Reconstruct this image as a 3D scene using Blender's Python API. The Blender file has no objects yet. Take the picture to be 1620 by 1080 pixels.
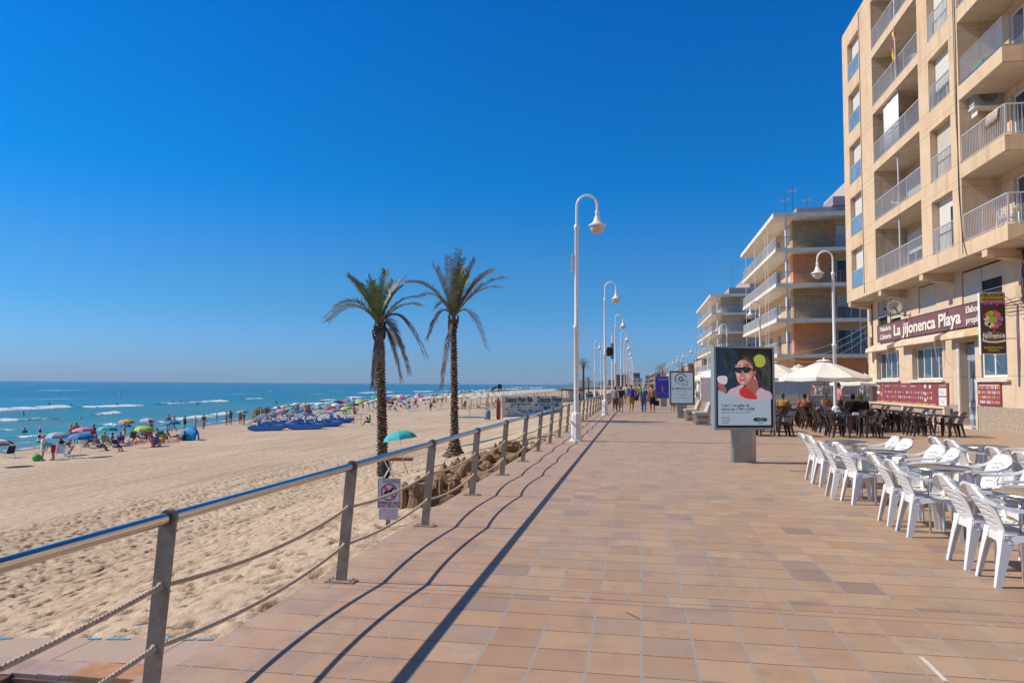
import bpy, math, random
import numpy as np
from mathutils import Vector, Matrix, noise
S = bpy.context.scene
R = math.radians
PI = math.pi
# ---------------------------------------------------------------- camera
F_PX = 1150.0; W_PX = 1620.0; H_PX = 1080.0
CAM = Vector((0, 0, 1.65))
CR = (Matrix.Rotation(R(9.87), 3, 'Z') @ Matrix.Rotation(PI/2 + R(3.36), 3, 'X') @ Matrix.Rotation(R(.39), 3, 'Z'))
cd = bpy.data.cameras.new('camera')
cam = bpy.data.objects.new('camera', cd)
S.collection.objects.link(cam)
cd.sensor_width = 36; cd.lens = F_PX/W_PX*36
cd.clip_start = .05; cd.clip_end = 60000
cam.location = CAM; cam.rotation_euler = CR.to_euler()
S.camera = cam
S.render.resolution_x = 1024; S.render.resolution_y = 682
# ---------------------------------------------------------------- world and sun
SUN_EL, SUN_AZ = R(42), R(94.5)          # azimuth: left of the promenade direction (+Y)
w = bpy.data.worlds.new('World'); S.world = w; w.use_nodes = True
nt = w.node_tree; nt.nodes.clear()
sky = nt.nodes.new('ShaderNodeTexSky'); sky.sky_type = 'NISHITA'; sky.sun_disc = False
sky.sun_elevation = SUN_EL; sky.sun_rotation = -SUN_AZ
sky.altitude = 0; sky.air_density = 1.0; sky.dust_density = .5; sky.ozone_density = 1.5
sky_co = nt.nodes.new('ShaderNodeTexCoord'); sky_xyz = nt.nodes.new('ShaderNodeSeparateXYZ'); nt.links.new(sky_co.outputs['Generated'], sky_xyz.inputs[0])
sky_tint = nt.nodes.new('ShaderNodeValToRGB'); sky_tint.color_ramp.interpolation = 'EASE'
els = sky_tint.color_ramp.elements; els[0].position = 0; els[0].color = (.36,.68,1.42,1); els[1].position = .78; els[1].color = (.16,.36,.58,1)
for p_, c_ in ((.045,(.32,.68,1.35,1)),(.12,(.19,.67,1.2,1)),(.28,(.01,.68,1.36,1)),(.5,(.0,.66,1.5,1))): e_ = els.new(p_); e_.color = c_
nt.links.new(sky_xyz.outputs[2], sky_tint.inputs[0])
hs = nt.nodes.new('ShaderNodeMix'); hs.data_type = 'RGBA'; hs.blend_type = 'MULTIPLY'; hs.inputs[0].default_value = 1
nt.links.new(sky.outputs[0], hs.inputs[6]); nt.links.new(sky_tint.outputs[0], hs.inputs[7])
bg = nt.nodes.new('ShaderNodeBackground'); bg.inputs['Strength'].default_value = .09
wo = nt.nodes.new('ShaderNodeOutputWorld')
nt.links.new(hs.outputs[2], bg.inputs[0]); nt.links.new(bg.outputs[0], wo.inputs[0])
ld = bpy.data.lights.new('sun', 'SUN'); ld.energy = 4.8; ld.angle = R(.53); ld.color = (1, .905, .77)
sun = bpy.data.objects.new('sun', ld); S.collection.objects.link(sun)
sdir = Vector((-math.cos(SUN_EL)*math.sin(SUN_AZ), math.cos(SUN_EL)*math.cos(SUN_AZ), math.sin(SUN_EL)))
sun.rotation_euler = sdir.to_track_quat('Z', 'Y').to_euler(); sun.location = (-20, 0, 30)
S.view_settings.view_transform = 'Standard'; S.view_settings.look = 'None'
S.view_settings.exposure = 0.1; S.view_settings.gamma = 1
S.render.engine = 'CYCLES'
S.cycles.max_bounces = 6; S.cycles.transparent_max_bounces = 12

def on(ax, v, px, py):
    d = CR @ Vector(((px-W_PX/2)/F_PX, -(py-H_PX/2)/F_PX, -1))
    return CAM + d*((v-CAM[ax])/d[ax])

# ---------------------------------------------------------------- mesh builder
class MB:
    def __init__(s): s.v = []; s.f = []; s.m = []; s.s = []
    def add(s, vs, fs, m=0, sm=False, M=None):
        b = len(s.v)
        if M is not None: vs = [M @ Vector(v) for v in vs]
        s.v += [tuple(v) for v in vs]
        for f in fs: s.f.append([b+i for i in f]); s.m.append(m); s.s.append(sm)
        return s
    def box(s, x0, x1, y0, y1, z0, z1, m=0, M=None):
        vs = [(x0,y0,z0),(x1,y0,z0),(x1,y1,z0),(x0,y1,z0),(x0,y0,z1),(x1,y0,z1),(x1,y1,z1),(x0,y1,z1)]
        return s.add(vs, [(0,3,2,1),(4,5,6,7),(0,1,5,4),(1,2,6,5),(2,3,7,6),(3,0,4,7)], m, False, M)
    def quad(s, a, b, c, d, m=0): return s.add([a,b,c,d], [(0,1,2,3)], m)
    def tube(s, pts, r, n=8, m=0, sm=True, caps=True, sx=1, up=None):
        pts = [Vector(p) for p in pts]; k = len(pts)
        rs = r if isinstance(r, (list, tuple)) else [r]*k
        vs = []; fs = []
        T0 = (pts[1]-pts[0]).normalized()
        u = Vector(up) if up else (Vector((0,0,1)) if abs(T0.z) < .9 else Vector((1,0,0)))
        a = (u - T0*u.dot(T0)).normalized()
        for i, p in enumerate(pts):
            if i == 0: t = pts[1]-pts[0]
            elif i == k-1: t = pts[-1]-pts[-2]
            else: t = pts[i+1]-pts[i-1]
            t = t.normalized() if t.length > 1e-9 else T0
            a = (a - t*a.dot(t))
            a = a.normalized() if a.length > 1e-6 else Vector((1,0,0))
            b = t.cross(a)
            for j in range(n):
                th = 2*PI*j/n
                vs.append(p + (a*math.cos(th) + b*math.sin(th)*sx)*rs[i])
        for i in range(k-1):
            for j in range(n):
                j2 = (j+1) % n
                fs.append((i*n+j, i*n+j2, (i+1)*n+j2, (i+1)*n+j))
        s.add(vs, fs, m, sm)
        if caps:
            s.add(vs[:n], [tuple(range(n))[::-1]], m); s.add(vs[-n:], [tuple(range(n))], m)
        return s
    def lathe(s, prof, n=16, m=0, c=(0,0,0), sm=True, M=None):
        vs = []; fs = []
        for r, z in prof:
            for j in range(n):
                th = 2*PI*j/n; vs.append((c[0]+r*math.cos(th), c[1]+r*math.sin(th), c[2]+z))
        for i in range(len(prof)-1):
            for j in range(n):
                j2 = (j+1) % n; fs.append((i*n+j, i*n+j2, (i+1)*n+j2, (i+1)*n+j))
        return s.add(vs, fs, m, sm, M)
    def ball(s, c, rx, ry=None, rz=None, n=10, m=0, M=None):
        ry = ry or rx; rz = rz or rx; vs = []; fs = []; h = n//2+1
        for i in range(h+1):
            ph = PI*i/h
            for j in range(n):
                th = 2*PI*j/n
                vs.append((c[0]+rx*math.sin(ph)*math.cos(th), c[1]+ry*math.sin(ph)*math.sin(th), c[2]-rz*math.cos(ph)))
        for i in range(h):
            for j in range(n):
                j2 = (j+1) % n; fs.append((i*n+j, i*n+j2, (i+1)*n+j2, (i+1)*n+j))
        return s.add(vs, fs, m, True, M)
    def prism(s, poly, t0, t1, axes='xz', m=0, M=None):
        def mk(a, b, t):
            if axes == 'xz': return (a, t, b)
            if axes == 'yz': return (t, a, b)
            return (a, b, t)
        n = len(poly)
        vs = [mk(a, b, t0) for a, b in poly] + [mk(a, b, t1) for a, b in poly]
        fs = [tuple(range(n)), tuple(range(2*n-1, n-1, -1))] + [(i, i+n, (i+1) % n+n, (i+1) % n) for i in range(n)]
        return s.add(vs, fs, m, False, M)
    def loft(s, secs, m=0, sm=False):
        n = len(secs[0]); vs = [p for q in secs for p in q]; fs = []
        for i in range(len(secs)-1):
            for j in range(n):
                j2 = (j+1) % n; fs.append((i*n+j, i*n+j2, (i+1)*n+j2, (i+1)*n+j))
        fs += [tuple(range(n))[::-1], tuple(range((len(secs)-1)*n, len(secs)*n))]
        return s.add(vs, fs, m, sm)
    def mesh(s, name, mats, fix=True):
        me = bpy.data.meshes.new(name); me.from_pydata(s.v, [], s.f)
        for mt in (mats if isinstance(mats, (list, tuple)) else [mats]): me.materials.append(mt)
        me.polygons.foreach_set('material_index', s.m); me.polygons.foreach_set('use_smooth', s.s)
        if fix:
            import bmesh
            b = bmesh.new(); b.from_mesh(me); bmesh.ops.recalc_face_normals(b, faces=b.faces[:]); b.to_mesh(me); b.free()
        me.update(); return me
    def build(s, name, mats, parent=None, loc=None, rot=None, fix=True, mod=None):
        o = bpy.data.objects.new(name, s.mesh(name, mats, fix)); S.collection.objects.link(o)
        if parent: o.parent = parent
        if loc is not None: o.location = loc
        if rot is not None: o.rotation_euler = rot
        return o

def link(o): S.collection.objects.link(o); return o
def tag(o, label, cat=None, group=None, kind=None):
    if label: o['label'] = label
    if cat: o['category'] = cat
    if group: o['group'] = group
    if kind: o['kind'] = kind
    return o
def thing(name, label, cat, loc=(0,0,0), rz=0, group=None):
    o = link(bpy.data.objects.new(name, None)); o.empty_display_size = .2
    o.location = loc; o.rotation_euler = (0, 0, rz)
    return tag(o, label, cat, group)
def struct(name, o): o.name = name; o['kind'] = 'structure'; return o
KIDS = {}
def kids(o):
    return [c for c in S.collection.objects if c.parent == o]
def proto_tree(o):
    return (o, [proto_tree(c) for c in kids(o)])
def dup(tree, loc=None, rz=None, label=None, group=None, parent=None, scale=None):
    o, ch = tree
    c = o.copy(); S.collection.objects.link(c)
    if parent is not None: c.parent = parent
    if loc is not None: c.location = loc
    if rz is not None: c.rotation_euler = (0, 0, rz) if not isinstance(rz, tuple) else rz
    if label: c['label'] = label
    if group: c['group'] = group
    if scale is not None: c.scale = (scale,)*3
    for t in ch: dup(t, parent=c)
    return c
def purge():
    for u in [o for o in S.collection.objects if o.get('label') == 'x']:
        for c in list(u.children): bpy.data.objects.remove(c)
        bpy.data.objects.remove(u)
def child(o, nm):
    for c in S.collection.objects:
        if c.parent == o and c.name.split('.')[0] == nm: return c

# ---------------------------------------------------------------- materials
def nodes(name):
    m = bpy.data.materials.new(name); m.use_nodes = True
    t = m.node_tree; b = t.nodes['Principled BSDF']; return m, t, b
def mixc(t, fac, a, b, mode='MIX'):
    n = t.nodes.new('ShaderNodeMix'); n.data_type = 'RGBA'; n.blend_type = mode
    for i, v in ((0, fac), (6, a), (7, b)):
        if hasattr(v, 'node') or isinstance(v, bpy.types.NodeSocket): t.links.new(v, n.inputs[i])
        elif i == 0: n.inputs[0].default_value = v
        else: n.inputs[i].default_value = (*v[:3], 1)
    return n.outputs[2]
def mth(t, op, a, b=None, c=None, clamp=False):
    n = t.nodes.new('ShaderNodeMath'); n.operation = op; n.use_clamp = clamp
    for i, v in enumerate((a, b, c)):
        if v is None: continue
        if isinstance(v, bpy.types.NodeSocket): t.links.new(v, n.inputs[i])
        else: n.inputs[i].default_value = v
    return n.outputs[0]
def noi(t, co, scale, detail=3, rough=.55, dist=0, vec=None):
    n = t.nodes.new('ShaderNodeTexNoise'); n.inputs['Scale'].default_value = scale
    n.inputs['Detail'].default_value = detail; n.inputs['Roughness'].default_value = rough
    n.inputs['Distortion'].default_value = dist
    t.links.new(co, n.inputs['Vector']); return n.outputs['Fac']
def ramp(t, fac, stops):
    n = t.nodes.new('ShaderNodeValToRGB'); e = n.color_ramp.elements
    while len(e) < len(stops): e.new(.5)
    for i, (p, c) in enumerate(stops): e[i].position = p; e[i].color = (*c[:3], 1) if hasattr(c, '__len__') else (c, c, c, 1)
    t.links.new(fac, n.inputs[0]); return n.outputs[0]
def obj_co(t, scale=None):
    tc = t.nodes.new('ShaderNodeTexCoord')
    if scale is None: return tc.outputs['Object']
    mp = t.nodes.new('ShaderNodeMapping'); mp.inputs['Scale'].default_value = scale
    t.links.new(tc.outputs['Object'], mp.inputs[0]); return mp.outputs[0]
def bump(t, b, h, strength=.3, dist=.01):
    n = t.nodes.new('ShaderNodeBump'); n.inputs['Strength'].default_value = strength; n.inputs['Distance'].default_value = dist
    t.links.new(h, n.inputs['Height']); t.links.new(n.outputs[0], b.inputs['Normal']); return n
def mat(name, col, rough=.6, metal=0, var=.12, vs=3.0, bs=None, bstr=.2, bd=.005, scale=None, spec=None, col2=None, trans=None, alpha=None, coat=None):
    m, t, b = nodes(name); co = obj_co(t, scale)
    c2 = col2 or tuple(max(0, c*(1-var*1.6)) for c in col); c1 = tuple(min(1, c*(1+var*.6)) for c in col)
    if var or col2:
        n = noi(t, co, vs, 5, .6); f = ramp(t, n, [(.3, (0,0,0)), (.7, (1,1,1))])
        t.links.new(mixc(t, f, c2, c1), b.inputs['Base Color'])
    else: b.inputs['Base Color'].default_value = (*col, 1)
    b.inputs['Roughness'].default_value = rough; b.inputs['Metallic'].default_value = metal
    if spec is not None: b.inputs['Specular IOR Level'].default_value = spec
    if trans: b.inputs['Transmission Weight'].default_value = trans
    if alpha is not None: b.inputs['Alpha'].default_value = alpha
    if coat: b.inputs['Coat Weight'].default_value = coat
    if bs: bump(t, b, noi(t, co, bs, 4, .6), bstr, bd)
    return m
def srgb(r, g, b):
    return tuple((c/255/12.92 if c <= 10 else ((c/255+.055)/1.055)**2.4) for c in (r, g, b))

M = {}
M['steel'] = mat('polished_steel', (.62,.60,.57), .16, 1, .05, 6, 40, .04)
def galv():
    m, t, b = nodes('weathered_galvanised_steel'); co = obj_co(t)
    n = noi(t, co, 9, 6, .7); n2 = noi(t, co, 45, 4, .6)
    c = mixc(t, ramp(t, n, [(.35,(0,0,0)),(.7,(1,1,1))]), (.24,.185,.135), (.38,.31,.24))
    c = mixc(t, ramp(t, n2, [(.55,(0,0,0)),(.75,(.6,.6,.6))]), c, (.22,.13,.07))
    t.links.new(c, b.inputs['Base Color']); b.inputs['Metallic'].default_value = .08; b.inputs['Roughness'].default_value = .55
    bump(t, b, n2, .15, .002); return m
M['galv'] = galv()
M['white'] = mat('white_paint', (.78,.78,.76), .35, 0, .06, 5)
M['whitepl'] = mat('white_plastic', (.72,.72,.71), .3, 0, .05, 4)
M['brownpl'] = mat('brown_plastic', (.045,.026,.024), .42, 0, .2, 20, 60, .2)
M['alu'] = mat('anodised_aluminium', (.34,.35,.32), .4, .75, .08, 4)
M['alubl'] = mat('pale_blue_aluminium', (.30,.38,.40), .4, .4, .08, 4)
M['black'] = mat('black_plastic', (.012,.012,.013), .4, 0, .1)
M['rope'] = mat('manila_rope', (.58,.47,.34), .9, 0, .25, 60, 160, .5, .003)
M['glass'] = mat('window_glass', (.05,.09,.12), .04, 0, .3, .8, spec=.9)
M['shutter'] = None
M['concrete'] = mat('pale_concrete', (.50,.45,.37), .85, 0, .15, 6, 60, .3)
M['wood'] = mat('raw_timber', (.42,.30,.18), .8, 0, .25, 5, scale=(8,8,1))
M['dark'] = mat('dark_interior', (.015,.015,.018), .8, 0, .1)
M['cream_cloth'] = mat('cream_canvas', (.78,.75,.66), .85, 0, .08, 2, 120, .15)
M['stucco'] = mat('cream_stucco', (.58,.50,.38), .9, 0, .1, 1.5, 120, .25)
COL = {}
def colmat(nm, rgb, rough=.75):
    if nm not in COL: COL[nm] = mat(nm+'_fabric' if 'paint' not in nm else nm, rgb, rough, 0, .12, 6)
    return COL[nm]
# ---------------------------------------------------------------- value noise in numpy
rng = np.random.default_rng(7)
def vnoise(x, y, seed):
    r = np.random.default_rng(seed); T = r.random((256, 256))
    xi = np.floor(x).astype(int); yi = np.floor(y).astype(int); fx = x-xi; fy = y-yi
    fx = fx*fx*(3-2*fx); fy = fy*fy*(3-2*fy)
    g = lambda a, b: T[a & 255, b & 255]
    return (g(xi,yi)*(1-fx)+g(xi+1,yi)*fx)*(1-fy)+(g(xi,yi+1)*(1-fx)+g(xi+1,yi+1)*fx)*fy
SH = [(-200,-44),(0,-46),(48,-48.1),(81,-53.8),(117,-61),(164,-70),(234,-81),(405,-103),(648,-112),(1200,-100),(3000,-40),(9000,600)]
def shore(Y): return np.interp(Y, [a for a, b in SH], [b for a, b in SH])
EDGE = -2.67; SEA = -3.8
def sand_z(X, Y):
    X = np.asarray(X, float); Y = np.asarray(Y, float)
    d = np.clip(EDGE - X, 0, None); t = np.clip(d/10, 0, 1); t = t*t*(3-2*t)
    z1 = -.45-2.05*t
    ds = EDGE - shore(Y); u = np.clip((d-10)/(ds-10), 0, 3)
    return z1 - 1.3*u
def gz(x, y): return float(sand_z(x, y))
def on_sand(px, py):
    z = -2.5
    for _ in range(12):
        p = on(2, z, px, py); z = gz(p.x, p.y)
    return Vector((p.x, p.y, z))

def grid_mesh(name, X, Y, Z, m, smooth=True, attr=None):
    ny, nx = X.shape
    co = np.stack([X, Y, Z], -1).reshape(-1, 3).astype(np.float32)
    me = bpy.data.meshes.new(name); me.vertices.add(len(co)); me.vertices.foreach_set('co', co.ravel())
    i = np.arange(ny*nx).reshape(ny, nx)
    f = np.stack([i[:-1,:-1], i[:-1,1:], i[1:,1:], i[1:,:-1]], -1).reshape(-1, 4)
    me.loops.add(f.size); me.loops.foreach_set('vertex_index', f.ravel().astype(np.int32))
    me.polygons.add(len(f)); me.polygons.foreach_set('loop_start', np.arange(0, f.size, 4, dtype=np.int32))
    me.polygons.foreach_set('loop_total', np.full(len(f), 4, np.int32))
    me.polygons.foreach_set('use_smooth', np.full(len(f), smooth)); me.materials.append(m)
    me.update(calc_edges=True)
    if attr is not None:
        a = me.attributes.new('foam', 'FLOAT', 'POINT'); a.data.foreach_set('value', attr.ravel().astype(np.float32))
    me.validate(); 
    if me.polygons[0].normal.z < 0: me.flip_normals()
    return link(bpy.data.objects.new(name, me))

# sand material
def sand_mat():
    m, t, b = nodes('beach_sand'); co = obj_co(t)
    n1 = noi(t, co, .12, 4, .6); n2 = noi(t, co, 3.5, 5, .65); n3 = noi(t, co, 60, 3, .7)
    st = noi(t, obj_co(t, (1.1,.05,1)), 1.6, 4, .6, .3)      # combed tractor tracks along the shore
    c = mixc(t, ramp(t, n1, [(.35,(0,0,0)),(.65,(1,1,1))]), (.48,.355,.245), (.575,.45,.325))
    c = mixc(t, ramp(t, n2, [(.3,(.35,.35,.35)),(.6,(0,0,0))]), c, (.33,.225,.14))
    c = mixc(t, ramp(t, st, [(.52,(0,0,0)),(.64,(.7,.7,.7))]), c, (.34,.24,.155))
    sx = t.nodes.new('ShaderNodeAttribute'); sx.attribute_name = 'foam'
    c = mixc(t, sx.outputs['Fac'], c, (.20,.145,.10))     # wet strip
    t.links.new(c, b.inputs['Base Color'])
    rr = mth(t, 'MULTIPLY_ADD', sx.outputs['Fac'], -.55, .95); t.links.new(rr, b.inputs['Roughness'])
    vo = t.nodes.new('ShaderNodeTexVoronoi'); vo.inputs['Scale'].default_value = 3.0; vo.feature = 'SMOOTH_F1'; t.links.new(co, vo.inputs['Vector'])
    h = mth(t, 'ADD', mth(t, 'MULTIPLY', n2, 1.2), mth(t, 'MULTIPLY', n3, .12))
    h = mth(t, 'ADD', h, mth(t, 'MULTIPLY', vo.outputs['Distance'], .9))
    h = mth(t, 'ADD', h, mth(t, 'MULTIPLY', st, .9))
    bump(t, b, h, 1.0, .07); return m
SAND = sand_mat()
def patch(x, y):
    """trampled footprints near the walk, smoother further out"""
    a = vnoise(x*3.9, y*4.6, 1); b_ = vnoise(x*8.0+9, y*8.6, 2); c = vnoise(x*1.0, y*1.1, 3)
    d1 = vnoise(x*7.3+31, y*8.1, 4)
    pit = -np.clip(b_-.5, 0, 1)*.42
    return .045*(a-.5)+pit*.55+.05*(c-.5)+.022*(d1-.5)
def make_sand():
    # near sheet, displaced
    xs = np.concatenate([np.linspace(EDGE+.02, -19, 400)]); ys = np.linspace(1.5, 46, 1200)
    X, Y = np.meshgrid(xs, ys)
    Z = sand_z(X, Y)
    d = -X+EDGE
    amp = np.clip(1.15 - (Y-8)/45, .35, 1)*np.clip((d+.15)/.6, .1, 1)*np.clip((-X-19)*-1/1.5, 0, 1)*np.clip((46-Y)/6, 0, 1)
    Z = Z + patch(X, Y)*amp
    # large circular tractor track
    r = np.hypot(X+15.5, Y-24.5); ring = np.exp(-((r-5.2)/.35)**2)*np.clip(-(X+13), 0, 1)
    o = grid_mesh('sand_near', X, Y, Z, SAND, attr=ring*.0)
    struct('beach_foreground', o)
    # far sheet (round the near one): columns to the sea, rows to the distance
    xn = np.concatenate([np.array([0,.02,.05,.1,.2,.3,.42,.55,.68,.78,.86,.92,.96,.985,1.0,1.015,1.03,1.06,1.15])])
    def sheet(name, ylist, x_start):
        Yv = np.array(ylist)[:,None]+0*xn[None,:]; sh = shore(Yv)
        Xv = x_start + (sh-x_start)*xn[None,:]
        Zv = sand_z(Xv, Yv)
        wet = np.clip((xn[None,:]-.955)/.03, 0, 1)+0*Yv
        o = grid_mesh(name, Xv, Yv, Zv, SAND, attr=wet); return struct(name, o)
    sheet('beach', list(np.linspace(-20, 46, 50)), -19)
    sheet('beach', [46,47,48,50,54,58,64,70,78,86,96,108,122,140,160,185,215,250,300,360,440,550,700,900,1300,2000,3200,5000,9000], EDGE+.02)
make_sand()

# promenade tiles
def tile_mat():
    m, t, b = nodes('terracotta_paving'); co = obj_co(t)
    sp = t.nodes.new('ShaderNodeSeparateXYZ'); t.links.new(co, sp.inputs[0])
    X, Y = sp.outputs[0], sp.outputs[1]
    # cross bands every 17 m made of two courses of small bricks
    Yb = mth(t, 'MODULO', mth(t, 'ADD', Y, 16.0-BAND0+160), 16.0)
    band = mth(t, 'LESS_THAN', Yb, .35)
    def cell(v, size, off=0.0):
        q = mth(t, 'DIVIDE', mth(t, 'ADD', v, 100.0+off), size)
        fl = mth(t, 'FLOOR', q); fr = mth(t, 'SUBTRACT', q, fl)
        ed = mth(t, 'MINIMUM', fr, mth(t, 'SUBTRACT', 1.0, fr)); return fl, mth(t, 'MULTIPLY', ed, size)
    cx, ex = cell(X, TX, TXO); cy, ey = cell(Y, TY, TYO)
    bx, bex = cell(X, TX*.93, .11); by, bey = cell(Yb, .175)
    mix = lambda a, b_: mth(t, 'ADD', mth(t, 'MULTIPLY', a, mth(t, 'SUBTRACT', 1.0, band)), mth(t, 'MULTIPLY', b_, band))
    CX = mix(cx, mth(t, 'ADD', bx, 37.3)); CY = mix(cy, mth(t, 'ADD', by, 91.7)); EX = mix(ex, bex); EY = mix(ey, bey)
    cb = t.nodes.new('ShaderNodeCombineXYZ'); t.links.new(CX, cb.inputs[0]); t.links.new(CY, cb.inputs[1])
    wn = t.nodes.new('ShaderNodeTexWhiteNoise'); wn.noise_dimensions = '2D'; t.links.new(cb.outputs[0], wn.inputs['Vector'])
    wob = mth(t, 'MULTIPLY', mth(t, 'SUBTRACT', noi(t, co, 14, 2), .5), .006)
    ga = mth(t, 'LESS_THAN', mth(t, 'ADD', EX, wob), .0072); gb = mth(t, 'LESS_THAN', mth(t, 'ADD', EY, wob), .0048)
    v = wn.outputs['Value']
    c = ramp(t, v, [(0,(.42,.235,.12)),(.14,(.49,.31,.175)),(.3,(.44,.265,.15)),(.46,(.51,.345,.21)),(.62,(.45,.275,.155)),(.76,(.40,.23,.13)),(.88,(.42,.285,.195)),(.955,(.33,.225,.175)),(.985,(.26,.175,.155))])
    big = noi(t, co, .22, 4, .6)
    c = mixc(t, ramp(t, big, [(.38,(.0,0,0)),(.62,(.5,.5,.5))]), c, (.44,.325,.235))
    # the strip by the railing is rosier
    edge = mth(t, 'LESS_THAN', X, -1.30)
    c = mixc(t, mth(t, 'MULTIPLY', edge, .40), c, (.50,.31,.225))
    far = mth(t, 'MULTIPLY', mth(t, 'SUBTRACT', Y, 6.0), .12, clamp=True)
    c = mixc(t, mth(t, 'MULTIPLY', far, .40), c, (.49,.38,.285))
    st = noi(t, co, 2.2, 6, .7); c = mixc(t, ramp(t, st, [(.34,(.55,.55,.55)),(.5,(0,0,0))]), c, (.27,.19,.14))
    sp_ = noi(t, co, 9, 5, .75); c = mixc(t, ramp(t, sp_, [(.32,(.5,.5,.5)),(.46,(0,0,0)),(.60,(0,0,0)),(.72,(.3,.3,.3))]), c, (.35,.25,.17))
    tl = t.nodes.new('ShaderNodeMapping'); tl.inputs['Scale'].default_value = (.55,2.4,1); t.links.new(co, tl.inputs[0]); c = mixc(t, ramp(t, noi(t, tl.outputs[0], 1.0, 5, .7), [(.30,(.5,.5,.5)),(.48,(0,0,0))]), c, (.36,.29,.235))
    fine = noi(t, co, 170, 3, .7); c = mixc(t, ramp(t, fine, [(.35,(.25,.25,.25)),(.6,(0,0,0))]), c, (.24,.15,.1))
    gum = t.nodes.new('ShaderNodeTexVoronoi'); gum.inputs['Scale'].default_value = 1.1; t.links.new(co, gum.inputs['Vector'])
    gm = mth(t, 'LESS_THAN', gum.outputs['Distance'], .028)
    c = mixc(t, mth(t, 'MULTIPLY', gm, .45), c, (.6,.56,.5))
    gr = ramp(t, noi(t, co, 3.1, 4, .7), [(.33,(.10,.085,.075)),(.40,(.33,.30,.27))])
    c = mixc(t, gb, c, (.13,.09,.065))
    c = mixc(t, ga, c, gr)
    drift = mth(t, 'MULTIPLY', mth(t, 'SUBTRACT', -1.9, X), 1.1, clamp=True); drift = mth(t, 'MULTIPLY', drift, ramp(t, noi(t, co, 2.6, 6, .75), [(.44,(0,0,0)),(.62,(1,1,1))])); c = mixc(t, mth(t, 'MULTIPLY', drift, .75), c, (.50,.38,.26))
    t.links.new(c, b.inputs['Base Color'])
    t.links.new(mth(t, 'MULTIPLY_ADD', st, .25, .42), b.inputs['Roughness']); b.inputs['Specular IOR Level'].default_value = .35
    g = mth(t, 'MAXIMUM', ga, gb)
    tilt = mth(t, 'MULTIPLY', wn.outputs['Value'], .25)
    h = mth(t, 'ADD', mth(t, 'ADD', mth(t, 'MULTIPLY', g, -1.0), mth(t, 'MULTIPLY', fine, .10)), tilt)
    h = mth(t, 'ADD', h, mth(t, 'MULTIPLY', noi(t, co, 5, 3), .5))
    bump(t, b, h, .45, .006); return m
TX, TXO, TY, TYO, BAND0 = .323, .118, .337, .177, 5.65
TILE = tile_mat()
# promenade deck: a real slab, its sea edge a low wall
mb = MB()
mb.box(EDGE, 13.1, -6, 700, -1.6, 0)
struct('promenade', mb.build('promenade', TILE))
CONC = M['concrete']
mb = MB(); mb.box(13.1, 900, -40, 9000, -3, -.03)
struct('inland_ground', mb.build('inland_ground', mat('dusty_ground', (.34,.29,.23), .95, 0, .2, .4)))
mb = MB(); mb.box(-60, 13.1, 700, 9000, -3.9, -.35)
struct('far_shore_ground', mb.build('far_shore_ground', mat('far_ground', (.33,.28,.21), .95, 0, .2, .02)))
# street between the two nearest blocks
mb = MB(); mb.box(13.12, 60, 46.2, 60, -.03, -.02)
struct('side_street', mb.build('side_street', mat('asphalt', (.055,.053,.05), .9, 0, .2, 2)))
# white paint scrap and a faded red arrow on the paving
wp = mat('worn_white_paint', (.7,.68,.64), .6, 0, .2, 20)
def strip(name, a, b_, wd, m_, z=.004):
    a, b_ = Vector(a), Vector(b_); d = (b_-a).normalized(); n_ = Vector((-d.y, d.x, 0))*wd/2; u = Vector((0,0,z))
    mb = MB(); mb.add([a+n_+u, a-n_+u, b_-n_+u, b_+n_+u], [(0,1,2,3)]); return mb.build(name, m_)
a, b_ = on(2, 0, 1457, 1039), on(2, 0, 1497, 1078)
struct('paint_mark', strip('paint_mark', a, b_, .028, wp))
a, b_ = on(2, 0, 1012, 979), on(2, 0, 990, 968)
red = mat('faded_red_paint', (.28,.10,.08), .8, 0, .3, 30)
struct('red_scribble', strip('red_scribble', a, b_, .012, red))
# long thin dark strips lying across the walk
for (x0, x1, y) in ((1.2, 2.25, 32.2), (2.5, 3.4, 32.3), (-1.5, 1.3, 31.4), (2.9, 6.8, 14.95)):
    mb = MB(); mb.box(x0, x1, y, y+.05, .001, .004)
    struct('dark_strip', mb.build('dark_strip', mat('dark_strip_surface', (.03,.028,.027), .8, .2, .1)))

# access deck at the lower left: tiles, boards, a white framed recess
PK = nodes('pinkish_boards'); m, t, b = PK; co = obj_co(t)
sp = t.nodes.new('ShaderNodeSeparateXYZ'); t.links.new(co, sp.inputs[0])
fr = mth(t, 'FRACT', mth(t, 'DIVIDE', mth(t, 'ADD', sp.outputs[0], 50), .036)); ln = mth(t, 'LESS_THAN', fr, .2)
fr2 = mth(t, 'FRACT', mth(t, 'DIVIDE', mth(t, 'ADD', sp.outputs[0], 50), .62)); ln2 = mth(t, 'LESS_THAN', fr2, .012)
c = mixc(t, noi(t, obj_co(t, (30,1,1)), 1, 3), (.38,.26,.20), (.49,.36,.29))
c = mixc(t, mth(t, 'MULTIPLY', ln, .35), c, (.2,.13,.11)); c = mixc(t, ln2, c, (.06,.03,.02))
t.links.new(c, b.inputs['Base Color']); b.inputs['Roughness'].default_value = .8
mb = MB(); mb.add([(-6.2,3.95,-.115),(EDGE,3.95,0),(EDGE,4.40,0),(-6.2,4.12,-.115),(-6.2,3.95,-.6),(EDGE,3.95,-.6),(EDGE,4.40,-.6),(-6.2,4.12,-.6)],
    [(0,1,2,3),(4,7,6,5),(0,4,5,1),(1,5,6,2),(2,6,7,3),(3,7,4,0)])
struct('beach_ramp', mb.build('beach_ramp', m))
bp = mat('blue_edge_paint', (.10,.34,.55), .6, 0, .2, 30)
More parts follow.
